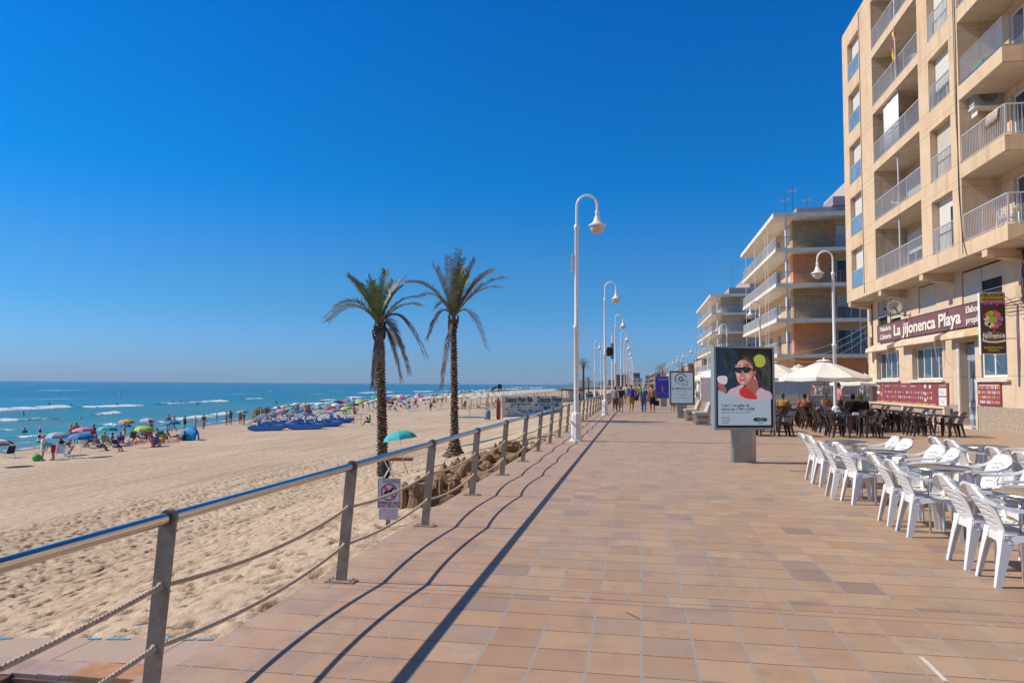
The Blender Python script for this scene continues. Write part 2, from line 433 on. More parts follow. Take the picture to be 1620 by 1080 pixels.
for x0, x1 in ((-4.45,-4.08),(-3.55,-3.46),(-3.42,-3.26),(-3.05,-2.82),(-2.80,-2.70)):
    f = lambda x: .115*(x-EDGE)/3.53; e = lambda x: 4.40+.28*(x-EDGE)/3.53
    mb = MB(); mb.add([(x0,e(x0)-.035,f(x0)+.004),(x1,e(x1)-.035,f(x1)+.004),(x1,e(x1)-.004,f(x1)+.004),(x0,e(x0)-.004,f(x0)+.004)], [(0,1,2,3)])
    struct('edge_paint', mb.build('edge_paint', bp))
OT = mat('orange_border_tile', (.50,.25,.11), .6, 0, .2, 5, 120, .2)
PT = mat('rose_border_tile', (.40,.28,.24), .7, 0, .2, 5)
f = lambda x: .115*(x-EDGE)/3.53
mb = MB()
xs = [-3.56,-3.40,-3.25,-3.19,-2.97,-2.76]
for i in range(len(xs)-1):
    x0, x1 = xs[i]+.002, xs[i+1]-.002
    for z0, z1, mi in ((f(xs[i])-.045, f(xs[i])+.002, 1 if i in (0,1,2) else 0),):
        mb.box(x0, x1, 3.74, 3.948, z0, z1, mi)
for k in range(8): mb.box(-3.56-.26*(k+1)+.002, -3.56-.26*k-.002, 3.72-.05*k, 3.948, f(-3.6-.26*k)-.045, f(-3.6-.26*k)+.002, 1)
mb.box(-2.758, EDGE-.002, 1.5, 3.948, -.045, 0, 1)
struct('deck_border', mb.build('deck_border', [OT, PT]))
mb = MB(); mb.box(-3.50, -2.76, 3.66, 3.70, -.13, -.085); mb.box(-3.50,-2.76, 3.0, 3.04, -.13, -.085)
mb.box(-3.50, -3.46, 3.04, 3.66, -.13, -.085)
rf = mb.build('frame', M['white'])
mb = MB(); mb.box(-3.46, -2.76, 3.04, 3.66, -.20, -.17); rp = mb.build('panel', mat('grey_blue_panel', (.33,.37,.42), .5, 0, .1))
root = thing('recess_frame', 'white metal frame with a grey panel in the recess, bottom left corner', 'frame', (-3.1,3.4,-.3))
for o in (rf, rp): o.parent = root; o.location = (3.1,-3.4,.3)
mb = MB(); mb.box(-3.62, -3.56, 1.5, 3.75, -.6, -.04); mb.box(-3.56, -2.75, 3.72, 3.9, -.6, -.05)
struct('recess_wall', mb.build('recess_wall', mat('dark_red_tile_edge', (.16,.07,.04), .6, 0, .2)))

# ---------------------------------------------------------------- sea
def sea_mat():
    m, t, b = nodes('sea_water'); co = obj_co(t)
    sp = t.nodes.new('ShaderNodeSeparateXYZ'); t.links.new(co, sp.inputs[0])
    at = t.nodes.new('ShaderNodeAttribute'); at.attribute_name = 'foam'
    n1 = noi(t, obj_co(t, (.02,.008,1)), 1.0, 5, .6)
    dist = mth(t, 'DIVIDE', mth(t, 'SUBTRACT', -48.0, sp.outputs[0]), 260.0, clamp=True)
    c = ramp(t, dist, [(0,(.19,.19,.12)),(.04,(.09,.19,.13)),(.14,(.015,.18,.16)),(.35,(.0,.125,.16)),(.8,(.0,.075,.13))])
    c = mixc(t, ramp(t, n1, [(.42,(0,0,0)),(.6,(.6,.6,.6))]), c, (.005,.22,.27))
    n2 = noi(t, obj_co(t, (.05,.03,1)), 1, 4, .6)
    near = mth(t, 'SUBTRACT', 1.0, mth(t, 'MULTIPLY', dist, 2.2), clamp=True)
    c = mixc(t, mth(t, 'MULTIPLY', ramp(t, n2, [(.5,(0,0,0)),(.62,(.7,.7,.7))]), near), c, (.16,.15,.07))
    fn = noi(t, obj_co(t, (.9,.45,1)), 1.0, 8, .85)
    fo = mth(t, 'ADD', mth(t, 'MULTIPLY', at.outputs['Fac'], .95), mth(t, 'MULTIPLY', mth(t, 'SUBTRACT', fn, .5), 3.4)); fo = mth(t, 'MULTIPLY', mth(t, 'SUBTRACT', fo, .62), 5.0, clamp=True); fo = mth(t, 'MULTIPLY', fo, mth(t, 'MULTIPLY', at.outputs['Fac'], 5.0, clamp=True), clamp=True)
    c = mixc(t, fo, c, (.80,.81,.81)); t.links.new(c, b.inputs['Base Color'])
    t.links.new(mth(t, 'MULTIPLY_ADD', fo, .6, .22), b.inputs['Roughness'])
    b.inputs['Specular IOR Level'].default_value = .2
    h = mth(t, 'ADD', noi(t, obj_co(t, (.45,.18,1)), 1, 4, .6), mth(t, 'MULTIPLY', noi(t, co, 2.2, 4, .7), .35))
    bump(t, b, h, .8, .35); return m
SEAM = sea_mat()
# (px0, px1, py, half width m, height, foam) crests read off the photograph, laid on the water as curves parallel to the shore
CRESTS = []
for x0, x1, y0, y1, wd, hgt in ((-60,118,652,643,2.2,.5),(115,240,645,641,2.0,.35),(240,362,640,634,2.4,.5),(-60,112,668,661,1.5,.42),(-30,45,683,679,.9,.2),
        (140,192,657,652,1.3,.3),(-20,110,694,686,.8,.18),(255,362,667,653,1.4,.3),(150,190,673,671,.8,.2),(560,622,622,620,3.2,.5),(540,575,629,628,2.2,.35),(500,530,633,632,1.6,.25),
        (440,545,641,636,1.0,.2),(590,640,627,625,2,.3),(645,685,620,619,3,.5),(690,712,618.5,618,3.5,.5),(722,790,620,617,4,.5),(760,860,617,613.5,6,.6),(690,730,613.5,613,4,.4),(800,870,613,611.3,8,.6),
        (60,140,618,617,2.5,.25),(380,420,631,630,1.4,.25),(210,260,671,667,.7,.15),(640,720,624.5,622,2.4,.3),(860,905,611.6,610.4,9,.6)):
    a = on(2, SEA, x0, y0); b_ = on(2, SEA, x1, y1); CRESTS.append((a.y, b_.y, a.x, b_.x, wd, hgt))
def make_sea():
    Ys = np.concatenate([np.linspace(-40, 240, 420), np.geomspace(241, 1500, 160), np.array([1700,2200,3000,4500,7000,12000,24000])])
    us = np.concatenate([np.linspace(-9, 10, 40), np.linspace(10.4, 110, 230), np.geomspace(111, 25000, 60)])
    U, Y = np.meshgrid(us, Ys); X = shore(Y)-U
    Z = SEA + .10*(vnoise(X*.12, Y*.05, 11)-.5) + .08*(vnoise(X*.35, Y*.15, 12)-.5)
    Z = np.where(U < 3, SEA+.02, Z); foam = np.zeros_like(X)
    for y0, y1, x0, x1, wd, hgt in CRESTS:
        if y1 < y0: y0, y1, x0, x1 = y1, y0, x1, x0
        t = np.clip((Y-y0)/(y1-y0+1e-6), -.5, 1.5); xc = x0+(x1-x0)*t + 1.6*(vnoise(Y*.05, Y*0+x0, 21)-.5)
        L = (y1-y0); ends = np.clip((Y-y0)/(L*.12+1), 0, 1)*np.clip((y1-Y)/(L*.12+1), 0, 1)
        ends = ends*(.5+.9*vnoise(Y*.12, Y*0+x1, 22)); ends = np.clip(ends, 0, 1)
        q = (X-xc)/wd
        ends = ends*(.72+.55*vnoise(Y*.45, X*.25+x0, 23)); ends = np.clip(ends, 0, 1)
        Z = Z + hgt*ends*np.exp(-(q*1.6)**2)
        foam = np.maximum(foam, ends*np.where(q > -.25, np.exp(-((q-.35)/.9)**2), np.exp(-((q+.25)/.25)**2)*.8)*1.15)
    # swash along the sand
    sw = 1.0*(vnoise(Y*.09, Y*0, 31)-.5)*3; foam = np.maximum(foam, .75*np.exp(-((U-1.2-sw)/.55)**2)); foam = np.maximum(foam, .62*np.exp(-((U-6-1.5*sw)/.6)**2))
    # scattered white caps
    cap = vnoise(X*.16, Y*.05, 41)*vnoise(X*.05+5, Y*.02, 42); foam = np.maximum(foam, np.where((U > 14) & (U < 220), np.clip((cap-.62)*5, 0, .62), 0))
    struct('sea', grid_mesh('sea', X, Y, Z, SEAM, attr=foam))
make_sea()
# headland across the bay
def headland():
    mb = MB(); n = 90; a = on(1, 11500, 868, 604); b_ = on(1, 11500, 1010, 604); vs = []; fs = []; prof = []
    for i in range(n+1):
        u = i/n; x = a.x+u*(b_.x-a.x); h = 4+72*math.exp(-((u-.38)/.10)**2)+38*math.exp(-((u-.55)/.12)**2)+26*math.exp(-((u-.25)/.12)**2)+35*math.exp(-((u-.85)/.15)**2)
        h += 10*noise.noise(Vector((u*22,0,0)))+6*noise.noise(Vector((u*50,3,0))); prof.append((x, max(h, 1.5)*min(1, u*9)))
    for r, (dy, k) in enumerate(((-500,.0),(-250,.6),(0,1),(600,0))):
        for x, h in prof: vs.append((x, 11500+dy+60*noise.noise(Vector((x*.004, dy*.01, 0))), -6+h*k))
    for r in range(3):
        for i in range(n): fs.append((r*(n+1)+i, r*(n+1)+i+1, (r+1)*(n+1)+i+1, (r+1)*(n+1)+i))
    mb.add(vs, fs, 0, True)
    struct('far_headland_hills', mb.build('far_headland_hills', mat('dry_hills', (.16,.17,.15), .95, 0, .25, .004)))
headland()
# ---------------------------------------------------------------- promenade railing
RX0 = -2.445; RZ = .955
def railing():
    root = thing('promenade_railing', 'steel handrail on flat grey posts with two slack ropes, along the beach edge', 'railing', (RX0, 3.4, 0))
    ys = [-1.43+2.42*i for i in range(36)]; L = lambda y: y-3.4
    lean = .075
    for k, y in enumerate(ys):
        mb = MB(); n = 14; w0 = .046; t = .007
        # plate with a rounded eye
        poly = [(-w0, .012), (w0, .012)]
        cz = RZ; cx = lean; rr = .047
        poly2 = [(cx+rr*math.cos(a), cz+rr*math.sin(a)) for a in [PI*i/n for i in range(n+1)]]
        poly = poly + poly2
        mb.prism(poly, L(y)-t, L(y)+t, 'xz')
        mb.lathe([(.043,-.012),(.050,-.012),(.050,.012),(.043,.012)], 16, 0, M=Matrix.Translation((lean, L(y), RZ)) @ Matrix.Rotation(PI/2, 4, 'X'))
        po = mb.build('post', M['galv'], root)
        mb = MB(); mb.box(-.125, .125, L(y)-.06, L(y)+.06, .0, .012)
        for sx in (-.09, .09):
            for sy in (-.035, .035): mb.lathe([(.009,0),(.009,.018),(0,.018)], 6, 0, (sx, L(y)+sy, .012))
        mb.build('base_plate', M['galv'], po)
    mb = MB(); mb.tube([(lean, L(ys[0]), RZ), (lean, L(ys[-1]), RZ)], .030, 20)
    mb.build('handrail', M['steel'], root)
    for j, hz in enumerate((.615, .305)):
        for k in range(len(ys)-1):
            y0, y1 = L(ys[k]), L(ys[k+1]); near = ys[k] < 16
            sag = .05+.02*((k*7+j*3) % 3)/2; x = lean*hz/RZ
            mb = MB(); N = 90 if near else 10
            pts = []
            for i in range(N+1):
                s_ = i/N; pts.append(Vector((x, y0+(y1-y0)*s_, hz - sag*4*s_*(1-s_))))
            if near:
                for st in range(3):
                    pp = []
                    for i, p in enumerate(pts):
                        a = 2*PI*(i/N*26 + st/3); pp.append(p+Vector((math.cos(a)*.0052, 0, math.sin(a)*.0052)))
                    pass
                    # strands need finer steps
                    NN = 420; pp = []
                    for i in range(NN+1):
                        s_ = i/NN; a = 2*PI*(s_*34+st/3)
                        pp.append((x+math.cos(a)*.0052, y0+(y1-y0)*s_, hz-sag*4*s_*(1-s_)+math.sin(a)*.0052))
                    mb.tube(pp, .0092, 7, caps=False)
            else: mb.tube(pts, .015, 6)
            mb.ball((x, y0+.012, hz), .02, .014, .02, 8); mb.ball((x, y1-.012, hz), .02, .014, .02, 8)
            mb.build('rope', M['rope'], root)
railing()
# ---------------------------------------------------------------- street lamps
LW = mat('lamp_white_paint', (.74,.75,.74), .3, 0, .05, 3)
LBOWL = mat('opal_lamp_bowl', (.62,.52,.38), .25, 0, .1, 5)
def make_lamp():
    t = thing('street_lamp', 'white lamp', 'street lamp')
    mb = MB()
    mb.lathe([(.20,0),(.20,.03),(.165,.06),(.155,.09),(.15,.75),(.135,.80),(.085,.84),(.075,.88)], 8, sm=False)
    mb.lathe([(.075,.86),(.072,3.28),(.095,3.30),(.095,3.38),(.062,3.44),(.058,6.25),(.08,6.28),(.08,6.36),(.045,6.42)], 14)
    for z in (3.5, 4.9): pass
    mb.build('pole', LW, t)
    mb = MB(); pts = [(0,0,6.4),(0,0,6.85)]; 
    for i in range(1, 15):
        a = PI - PI*i/14; pts.append((.305+.305*math.cos(a), 0, 6.95+.33*math.sin(a)))
    pts.append((.61,0,6.78)); mb.tube(pts, .038, 10)
    mb.build('arm', LW, t)
    mb = MB(); mb.lathe([(.038,6.80),(.06,6.79),(.062,6.72),(.05,6.70),(.07,6.62),(.105,6.52),(.16,6.43),(.255,6.375),(.262,6.345),(.225,6.335)], 20, c=(.61,0,0))
    mb.build('lamp_shade', LW, t)
    mb = MB(); mb.lathe([(.222,6.34),(.20,6.25),(.15,6.17),(.07,6.125),(0,6.115)], 20, c=(.61,0,0))
    mb.build('lamp_bowl', LBOWL, t)
    return t
lp = make_lamp(); LT = proto_tree(lp)
lp.location = (-1.80, 21.45, 0)
tag(lp, 'nearest white hooked lamp by the railing, with a small box on its pole', 'street lamp', 'street lamps with hooked arms')
mb = MB(); mb.box(-.17,-.12,-.05,.05,4.98,5.55); mb.box(-.12,-.06,-.02,.02,5.1,5.16); mb.box(-.12,-.06,-.02,.02,5.35,5.41)
mb.build('antenna_box', LW, lp)
ORD = ['second','third','fourth','fifth','sixth','seventh','eighth','ninth','tenth','eleventh','twelfth','thirteenth','fourteenth','fifteenth']
for i in range(1, 14):
    y = 21.45+18.6*i
    l = 'white hooked street lamp beside the beach railing, %s along the row from the camera' % ORD[i-1]
    dup(LT, (-1.80, y, 0), 0, l, 'street lamps with hooked arms')
for i in range(0, 14):
    y = 31.9+18.5*i
    l = 'white street lamp on the building side of the walk, %s' % ('rising behind the biggest parasol' if i == 0 else ORD[i-1]+' of that row')
    dup(LT, (8.0, y, 0), PI, l, 'street lamps with hooked arms')
for i, (px, y) in enumerate(((941, 92), (951, 106))):
    p = on(1, y, px, 560)
    l = dup(LT, (p.x, y, gz(p.x, y)), 0, ('left' if i == 0 else 'right')+' one of two far white lamps on the beach near the small palm', 'street lamps with hooked arms')
    l.location.z = -.1
# loudspeaker pole
t = thing('loudspeaker_pole', 'thin grey pole with a round black loudspeaker beside the railing lamps', 'loudspeaker', (-1.82, 52, 0))
mb = MB(); mb.tube([(0,0,0),(0,0,5.2)], .05, 8); mb.build('pole', LW, t)
mb = MB(); mb.lathe([(0,-.1),(.30,-.08),(.33,0),(.33,.1),(.1,.16),(0,.16)], 16, c=(0,0,0), M=Matrix.Translation((-.25,0,4.0)) @ Matrix.Rotation(PI/2, 4, 'X')); mb.build('loudspeaker', M['black'], t)
mb = MB(); mb.box(-.1,.1,-.06,.06,3.5,4.6); mb.build('control_box', mat('grey_box',(.2,.2,.21),.5), t)
# ---------------------------------------------------------------- plastic armchairs
def bake(mb, name, mats, mods):
    o = mb.build(name, mats)
    for ty, kw in mods:
        md = o.modifiers.new(ty.lower(), ty)
        for k, v in kw.items(): setattr(md, k, v)
    dg = bpy.context.evaluated_depsgraph_get(); me = bpy.data.meshes.new_from_object(o.evaluated_get(dg))
    nm = o.name; bpy.data.objects.remove(o); 
    o = link(bpy.data.objects.new(name, me)); return o
def Lsec(cx, cy, sx, sy, w, th, z):
    """L profile: outer corner at (cx,cy), arms w toward -sx / -sy"""
    return [(cx, cy, z), (cx-sx*w, cy, z), (cx-sx*w, cy-sy*th, z), (cx-sx*th, cy-sy*th, z), (cx-sx*th, cy-sy*w, z), (cx, cy-sy*w, z)]
def make_chair(name, m, kind):
    t = thing(name, name, 'chair')
    # back shell
    NU, NV = 36, 46
    def bp_(u, v):
        w_ = .165+.085*min(1, v*1.15)**.9
        if kind == 'brown': w_ = .185+.05*v
        zt = .405*v
        round_ = (1-abs(u)**2.6*.26) if kind == 'white' else (1-abs(u)**4*.07)
        x = -.185-.20*v**1.1 + .055*u*u*(.4+.6*v)
        return (x, u*w_*(1-.10*max(0, v-.7)/.3*abs(u)) , .425+zt*(1-(1-round_)*v**2))
    mb = MB(); vs = [bp_(-1+2*i/NU, j/NV) for j in range(NV+1) for i in range(NU+1)]; fs = []
    for j in range(NV):
        for i in range(NU):
            u = -1+2*(i+.5)/NU; v = (j+.5)/NV; hole = False
            if kind == 'white':
                # slots arch upward in the middle
                vv = v + .055*(abs(u))**2
                for s_ in (.17, .30, .43, .56, .69):
                    if abs(vv-s_-.03) < .011 and abs(u) < .62: hole = True
            else:
                if abs(abs(u)-.0) < .045 and .12 < v < .82: hole = True
                for s_ in (.33,.66):
                    if abs(abs(u)-s_) < .02 and .15 < v < .75: hole = True
            if not hole: a = j*(NU+1)+i; fs.append((a, a+1, a+NU+2, a+NU+1))
    mb.add(vs, fs, 0, True)
    o = bake(mb, 'backrest', m, [('SOLIDIFY', dict(thickness=.010, offset=0))]); o.parent = t
    # rim + arms
    for s_ in (-1, 1):
        def pth():
            if kind == 'white':
                P_ = [(-.375,.10,.822),(-.365,.175,.79),(-.335,.225,.735),(-.27,.262,.685),(-.17,.282,.652),(-.04,.292,.64),(.10,.288,.64),(.19,.275,.635),(.225,.266,.61)]
            else:
                P_ = [(-.33,.20,.68),(-.28,.235,.665),(-.15,.262,.655),(0,.27,.65),(.12,.268,.65),(.20,.262,.64),(.225,.255,.61)]
            return [Vector((a, s_*b_, c)) for a, b_, c in P_]
        P_ = pth(); secs = []
        for i, p in enumerate(P_):
            q = i/(len(P_)-1); wd = .034 if kind == 'white' else .024
            if i < 2 and kind == 'white': wd = .016+.006*i
            tt = (P_[min(i+1, len(P_)-1)]-P_[max(i-1, 0)]).normalized(); up = Vector((0,0,1)); sd = tt.cross(up).normalized(); un = sd.cross(tt).normalized()
            th = .013
            secs.append([p+sd*wd+un*-th, p+sd*wd*.8+un*th, p-sd*wd*.8+un*th, p-sd*wd-un*th])
        mb = MB(); mb.loft(secs, 0, False)
        # web between back edge and arm (the wing)
        if kind == 'white':
            A = [bp_(s_*1.0, v) for v in (.98,.9,.8,.7,.6,.5,.42)]; B = [tuple(P_[0]), tuple(P_[1]), tuple(P_[1]*.4+P_[2]*.6), tuple(P_[2]), tuple(P_[2]*.5+P_[3]*.5), tuple(P_[3]), tuple(P_[3]*.6+P_[4]*.4)]
            A2 = [Vector(a)*(1-min(1, k*.17)) + Vector(b_)*min(1, k*.17)*1.0 for k, (a, b_) in enumerate(zip(A, B))]
            vs = []; fs = []
            for k in range(7):
                a, b_ = Vector(A[k]), Vector(B[k]); inner = a if k < 4 else a.lerp(b_, (k-3)*.22)
                vs += [inner, b_]
            for k in range(6): fs.append((2*k, 2*k+1, 2*k+3, 2*k+2))
            m2 = MB(); m2.add(vs, fs, 0, True); off = [tuple(Vector(v)+Vector((.008,0,0))) for v in vs]
            mb.add(vs, fs, 0, True); mb.add(off, fs, 0, True)
        mb.build('armrest', m, t)
        # front leg: from the arm down, widest at the seat
        mb = MB(); secs = []
        for z, w_, x, y in ((.625,.085,.245,.284),(.52,.090,.252,.278),(.43,.11,.256,.272),(.33,.080,.256,.270),(.2,.060,.262,.272),(0,.045,.27,.275)):
            secs.append(Lsec(x, s_*y, 1, s_, w_, .011, z))
        mb.loft(secs); mb.build('front_leg', m, t)
        mb = MB(); secs = []
        for z, w_, x, y in ((.45,.11,-.195,.19),(.38,.095,-.205,.196),(.28,.075,-.222,.202),(.15,.060,-.245,.208),(0,.045,-.27,.215)):
            secs.append(Lsec(x, s_*y, -1, s_, w_, .011, z))
        mb.loft(secs); mb.build('rear_leg', m, t)
    # seat: slats, nose and side aprons
    mb = MB(); n = 7
    for k in range(n):
        y0 = -.205+.41*k/n+.004; y1 = -.205+.41*(k+1)/n-.004
        secs = []
        for q in range(9):
            x = -.19+.44*q/8; z = .428-.014*math.sin(PI*q/8)-(.0 if q < 7 else .012*(q-6))
            secs.append([(x,y0,z-.008),(x,y1,z-.008),(x,y1,z),(x,y0,z)])
        mb.loft(secs)
    for s_ in (-1, 1):
        secs = []
        for q in range(11):
            x = -.19+.445*q/10; d_ = .085-.05*math.sin(PI*q/10); y = s_*(.19+.075*min(1, q/7)); 
            secs.append([(x,y,.428-d_),(x,y-s_*.010,.428-d_),(x,s_*.205,.430),(x,y,.436)])
        mb.loft(secs)
    secs = []
    for q in range(13):
        y = -.262+.524*q/12; d_ = .085-.055*math.sin(PI*q/12); x = .25+.012*math.sin(PI*q/12)
        secs.append([(x,y,.42-d_),(x-.01,y,.42-d_),(x-.03,y,.424),(x,y,.418)])
    mb.loft(secs)
    mb.box(-.195,-.183,-.19,.19,.36,.425)
    for x in (-.17, -.06, .05, .16, .225): mb.box(x-.006, x+.006, -.21, .21, .405, .418)
    mb.build('seat', m, t)
    return t
wc = make_chair('white_chair', M['whitepl'], 'white'); WC = proto_tree(wc)
bc = make_chair('brown_chair', M['brownpl'], 'brown'); BC = proto_tree(bc)
AL = None
def alutop():
    m, t, b = nodes('swirled_aluminium_top'); co = obj_co(t); b.inputs['Metallic'].default_value = 1
    v = t.nodes.new('ShaderNodeTexVoronoi'); v.inputs['Scale'].default_value = 26; t.links.new(co, v.inputs['Vector'])
    b.inputs['Base Color'].default_value = (.62,.62,.60,1); b.inputs['Roughness'].default_value = .24
    bump(t, b, mth(t, 'FRACT', mth(t, 'MULTIPLY', v.outputs['Distance'], 6)), .12, .002); return m
ATOP = alutop(); CHROME = mat('chrome_tube', (.7,.7,.7), .12, 1, .05)
def make_table(name, topm, legm, rad=.335, square=False):
    t = thing(name, name, 'table')
    mb = MB()
    if square: mb.box(-rad, rad, -rad, rad, .70, .725); 
    else: mb.lathe([(0,.715),(rad-.02,.715),(rad-.012,.722),(rad-.003,.722),(rad,.705),(rad,.69),(rad-.006,.685),(rad-.02,.70),(0,.70)], 40)
    mb.build('tabletop', topm, t)
    for k in range(4):
        a = PI/4+k*PI/2; c, s_ = math.cos(a), math.sin(a)
        pts = [(c*.04, s_*.04, .69), (c*rad*.75, s_*rad*.75, .685), (c*rad*.95, s_*rad*.95, .665), (c*rad*1.04, s_*rad*1.04, .62), (c*rad*1.06, s_*rad*1.06, .5), (c*rad*1.02, s_*rad*1.02, .02)]
        mb = MB(); mb.tube(pts, .0125, 8); mb.tube([(c*rad*1.02, s_*rad*1.02, 0), (c*rad*1.02, s_*rad*1.02, .03)], .017, 8)
        mb.build('leg', legm, t)
    return t
wt = make_table('round_cafe_table', ATOP, CHROME); WT = proto_tree(wt)
bt = make_table('brown_cafe_table', mat('dark_table_top', (.05,.035,.03), .25), CHROME, .36, True); BT = proto_tree(bt)
# white terrace: two columns of tables
G1 = 'white plastic armchairs on the terrace'
first = True
def wchair(x, y, ry, label):
    global first
    if first:
        wc.location = (x, y, 0); wc.rotation_euler = (0,0,ry); wc['label'] = label; wc['category'] = 'chair'; wc['group'] = G1; first = False; return wc
    return dup(WC, (x, y, 0), ry, label, G1)
rowsY = [(7.20, 'nearest'), (9.30, 'second nearest'), (11.35, 'third nearest'), (13.20, 'farthest')]
left = [((7.50, 0), (6.90, .02)), ((9.56, .03), (8.92, 0)), ((11.60, .0), (11.18, .08)), ((13.52, 0), (12.98, .02))]
right = [((8.02, .0), (7.55, -.05)), ((9.90, -.08), (9.0, .06)), ((11.35, .05), (10.85, -.06)), ((13.15, 0), (12.58, .05))]
for i, (ty, nm) in enumerate(rowsY):
    dup(WT, (3.47, ty, 0), .1*i, 'round metal table of the left terrace column, %s to the camera' % nm, 'round metal tables')
    for j, side in ((0, 'left'), (1, 'right')):
        for k in range(2):
            y, a = (left if j == 0 else right)[i][k]; a += .07*math.sin(i*5.1+j*2.3+k*4.7)
            x = (3.18 if j == 0 else (3.86 if i != 1 else 4.05))
            if i == 2 and j == 0 and k == 0: x = 3.05
            wchair(x, y, a+(0 if j == 0 else PI), 'white armchair %s of %s left column table, %s one' % (side, nm, 'farther' if k == 0 else 'nearer'))
cols2 = [(12.75, 'farther'), (10.6, 'nearer')]
for i, (ty, nm) in enumerate(cols2):
    dup(WT, (5.42, ty, 0), .3, '%s round metal table of the right terrace column' % nm, 'round metal tables')
    for k in range(2):
        yy = [(13.2, 12.55), (11.15, 10.4)][i][k]
        wchair(5.2, yy, .03*k, 'white armchair left of %s right column table, %s one' % (nm, 'farther' if k == 0 else 'nearer'))
        if (i, k) != (1, 1):
            wchair(6.15, ty+(.35-.65*k), PI-.05*k, 'white armchair right of %s right column table, %s one' % (nm, 'farther' if k == 0 else 'nearer'))
# brown terrace by the ice cream parlour
G2 = 'dark brown cafe armchairs'
bfirst = True
ordc = ['left', 'middle', 'right']; ordr = ['front', 'second', 'third', 'fourth', 'back']
random.seed(5)
for ci, X in enumerate((4.15, 7.0, 9.75)):
    for ri in range(4):
        Y = 25.5+2.35*ri + (1.3 if ci == 2 else 0) + random.uniform(-.1,.1); X_ = X+random.uniform(-.1,.1)
        dup(BT, (X_, Y, 0), 0, 'dark square table in %s row, %s column of brown terrace' % (ordr[ri], ordc[ci]), 'dark cafe tables')
        for sd in (-1, 1):
            for k in range(2):
                y = Y + (.33 if k == 0 else -.33); x = X_ + sd*.52
                lb = 'brown armchair %s of table in %s row, %s column, %s one' % ('left' if sd < 0 else 'right', ordr[ri], ordc[ci], 'farther' if k == 0 else 'nearer')
                rz = (0 if sd < 0 else PI)+random.uniform(-.12,.12)
                if bfirst:
                    bc.location = (x, y, 0); bc.rotation_euler = (0,0,rz); tag(bc, lb, 'chair', G2); bfirst = False
                else: dup(BC, (x, y, 0), rz, lb, G2)
for o in (wt, bt):
    for c in kids(o): bpy.data.objects.remove(c)
    bpy.data.objects.remove(o)
# napkin holders / papers on some brown tables
blu = mat('blue_paper', (.10,.20,.55), .6); wpap = mat('white_paper', (.75,.78,.82), .6)
for i, (x, y, m_, nm) in enumerate(((7.0,25.45,wpap,'front'),(7.05,27.8,wpap,'second'),(9.7,26.8,wpap,'front right'),(4.2,25.4,blu,'front left'),(7.0,30.2,blu,'third'))):
    mb = MB(); mb.box(-.09,.09,-.05,.05,0,.06); mb.box(-.07,.07,-.03,.03,.06,.075)
    o = mb.build('napkin_box', m_, None, (x, y, .727)); tag(o, '%s napkin box on a dark table, %s row of the brown terrace' % ('blue' if m_ is blu else 'white', nm), 'napkin box')

# ---------------------------------------------------------------- parasols of the cafe
def make_parasol(name, label, half, zr, za, loc, group, polecol=None):
    t = thing(name, label, 'parasol', loc, 0, group)
    mb = MB(); n = 8; ring = []
    for i in range(n*2+1):
        pass
    rows = 6; vs = []; fs = []
    K = 32
    for j in range(rows+1):
        q = j/rows
        for i in range(K):
            a = 2*PI*i/K+PI/8; k8 = (a-PI/8) % (PI/4); edge = math.cos(PI/8)/math.cos(k8-PI/8)
            r = half*q*edge; sagm = .05*q*(1-abs(k8-PI/8)/(PI/8))
            vs.append((r*math.cos(a), r*math.sin(a), za-(za-zr)*q**1.05-sagm*.6))
    for j in range(rows):
        for i in range(K): fs.append((j*K+i, j*K+(i+1)%K, (j+1)*K+(i+1)%K, (j+1)*K+i))
    mb.add(vs, fs, 0, False); b0 = len(mb.v)-K
    val = [(v[0]*1.0, v[1]*1.0, v[2]-.13) for v in mb.v[b0:]]
    top = mb.v[b0:]; mb.add(top+val, [(i,(i+1)%K,K+(i+1)%K,K+i) for i in range(K)])
    mb.lathe([(.02,za+.03),(.28,za-.03),(.3,za-.05)], 8, c=(0,0,0), sm=False); mb.lathe([(0,za+.1),(.03,za+.08),(.03,za)], 8)
    mb.build('canopy', M['cream_cloth'], t, fix=False)
    mb = MB(); mb.tube([(0,0,0),(0,0,za)], .032, 10); mb.lathe([(.28,0),(.28,.06),(.06,.09),(.05,.3)], 4, sm=False)
    for i in range(8):
        a = 2*PI*i/8+PI/8; mb.tube([(0,0,za-.12),(half*.96*math.cos(a), half*.96*math.sin(a), zr+.03)], .01, 4); mb.tube([(.03*math.cos(a),.03*math.sin(a),zr-.05),(half*.5*math.cos(a), half*.5*math.sin(a), (za+zr)/2-.0)], .009, 4)
    mb.build('pole', M['alu'], t); return t
GP = 'cream cafe parasols'
make_parasol('cafe_parasol', 'large cream parasol in front of the brown block, biggest and most complete one', 1.68, 1.98, 2.66, tuple(on(1,29.6,1304,600))[:2]+(0,), GP)
make_parasol('cafe_parasol', 'cream parasol behind the biggest one, its peak showing to the left of it', 1.9, 2.05, 2.8, tuple(on(1,42.5,1264,600))[:2]+(0,), GP)
make_parasol('cafe_parasol', 'cream parasol partly hidden behind the right edge of the near advert panel', 1.8, 2.05, 2.85, tuple(on(1,37.5,1222,600))[:2]+(0,), GP)
make_parasol('cafe_parasol', 'cream parasol low behind the right rim of the biggest one', 1.9, 1.85, 2.35, tuple(on(1,45,1368,600))[:2]+(0,), GP)
for i, (px, y) in enumerate(((1124,68),(1112,84),(1105,104),(1135,60))):
    p = on(1, y, px, 600)
    make_parasol('cafe_parasol', ['cream parasol between the two nearer advert panels, below the cream block','second cream parasol beyond the middle advert panel','third cream parasol beyond the middle advert panel, small','cream parasol left of the near advert panel above the dark chairs'][i], 2.3, 2.2, 3.0, (p.x,p.y,0), GP)
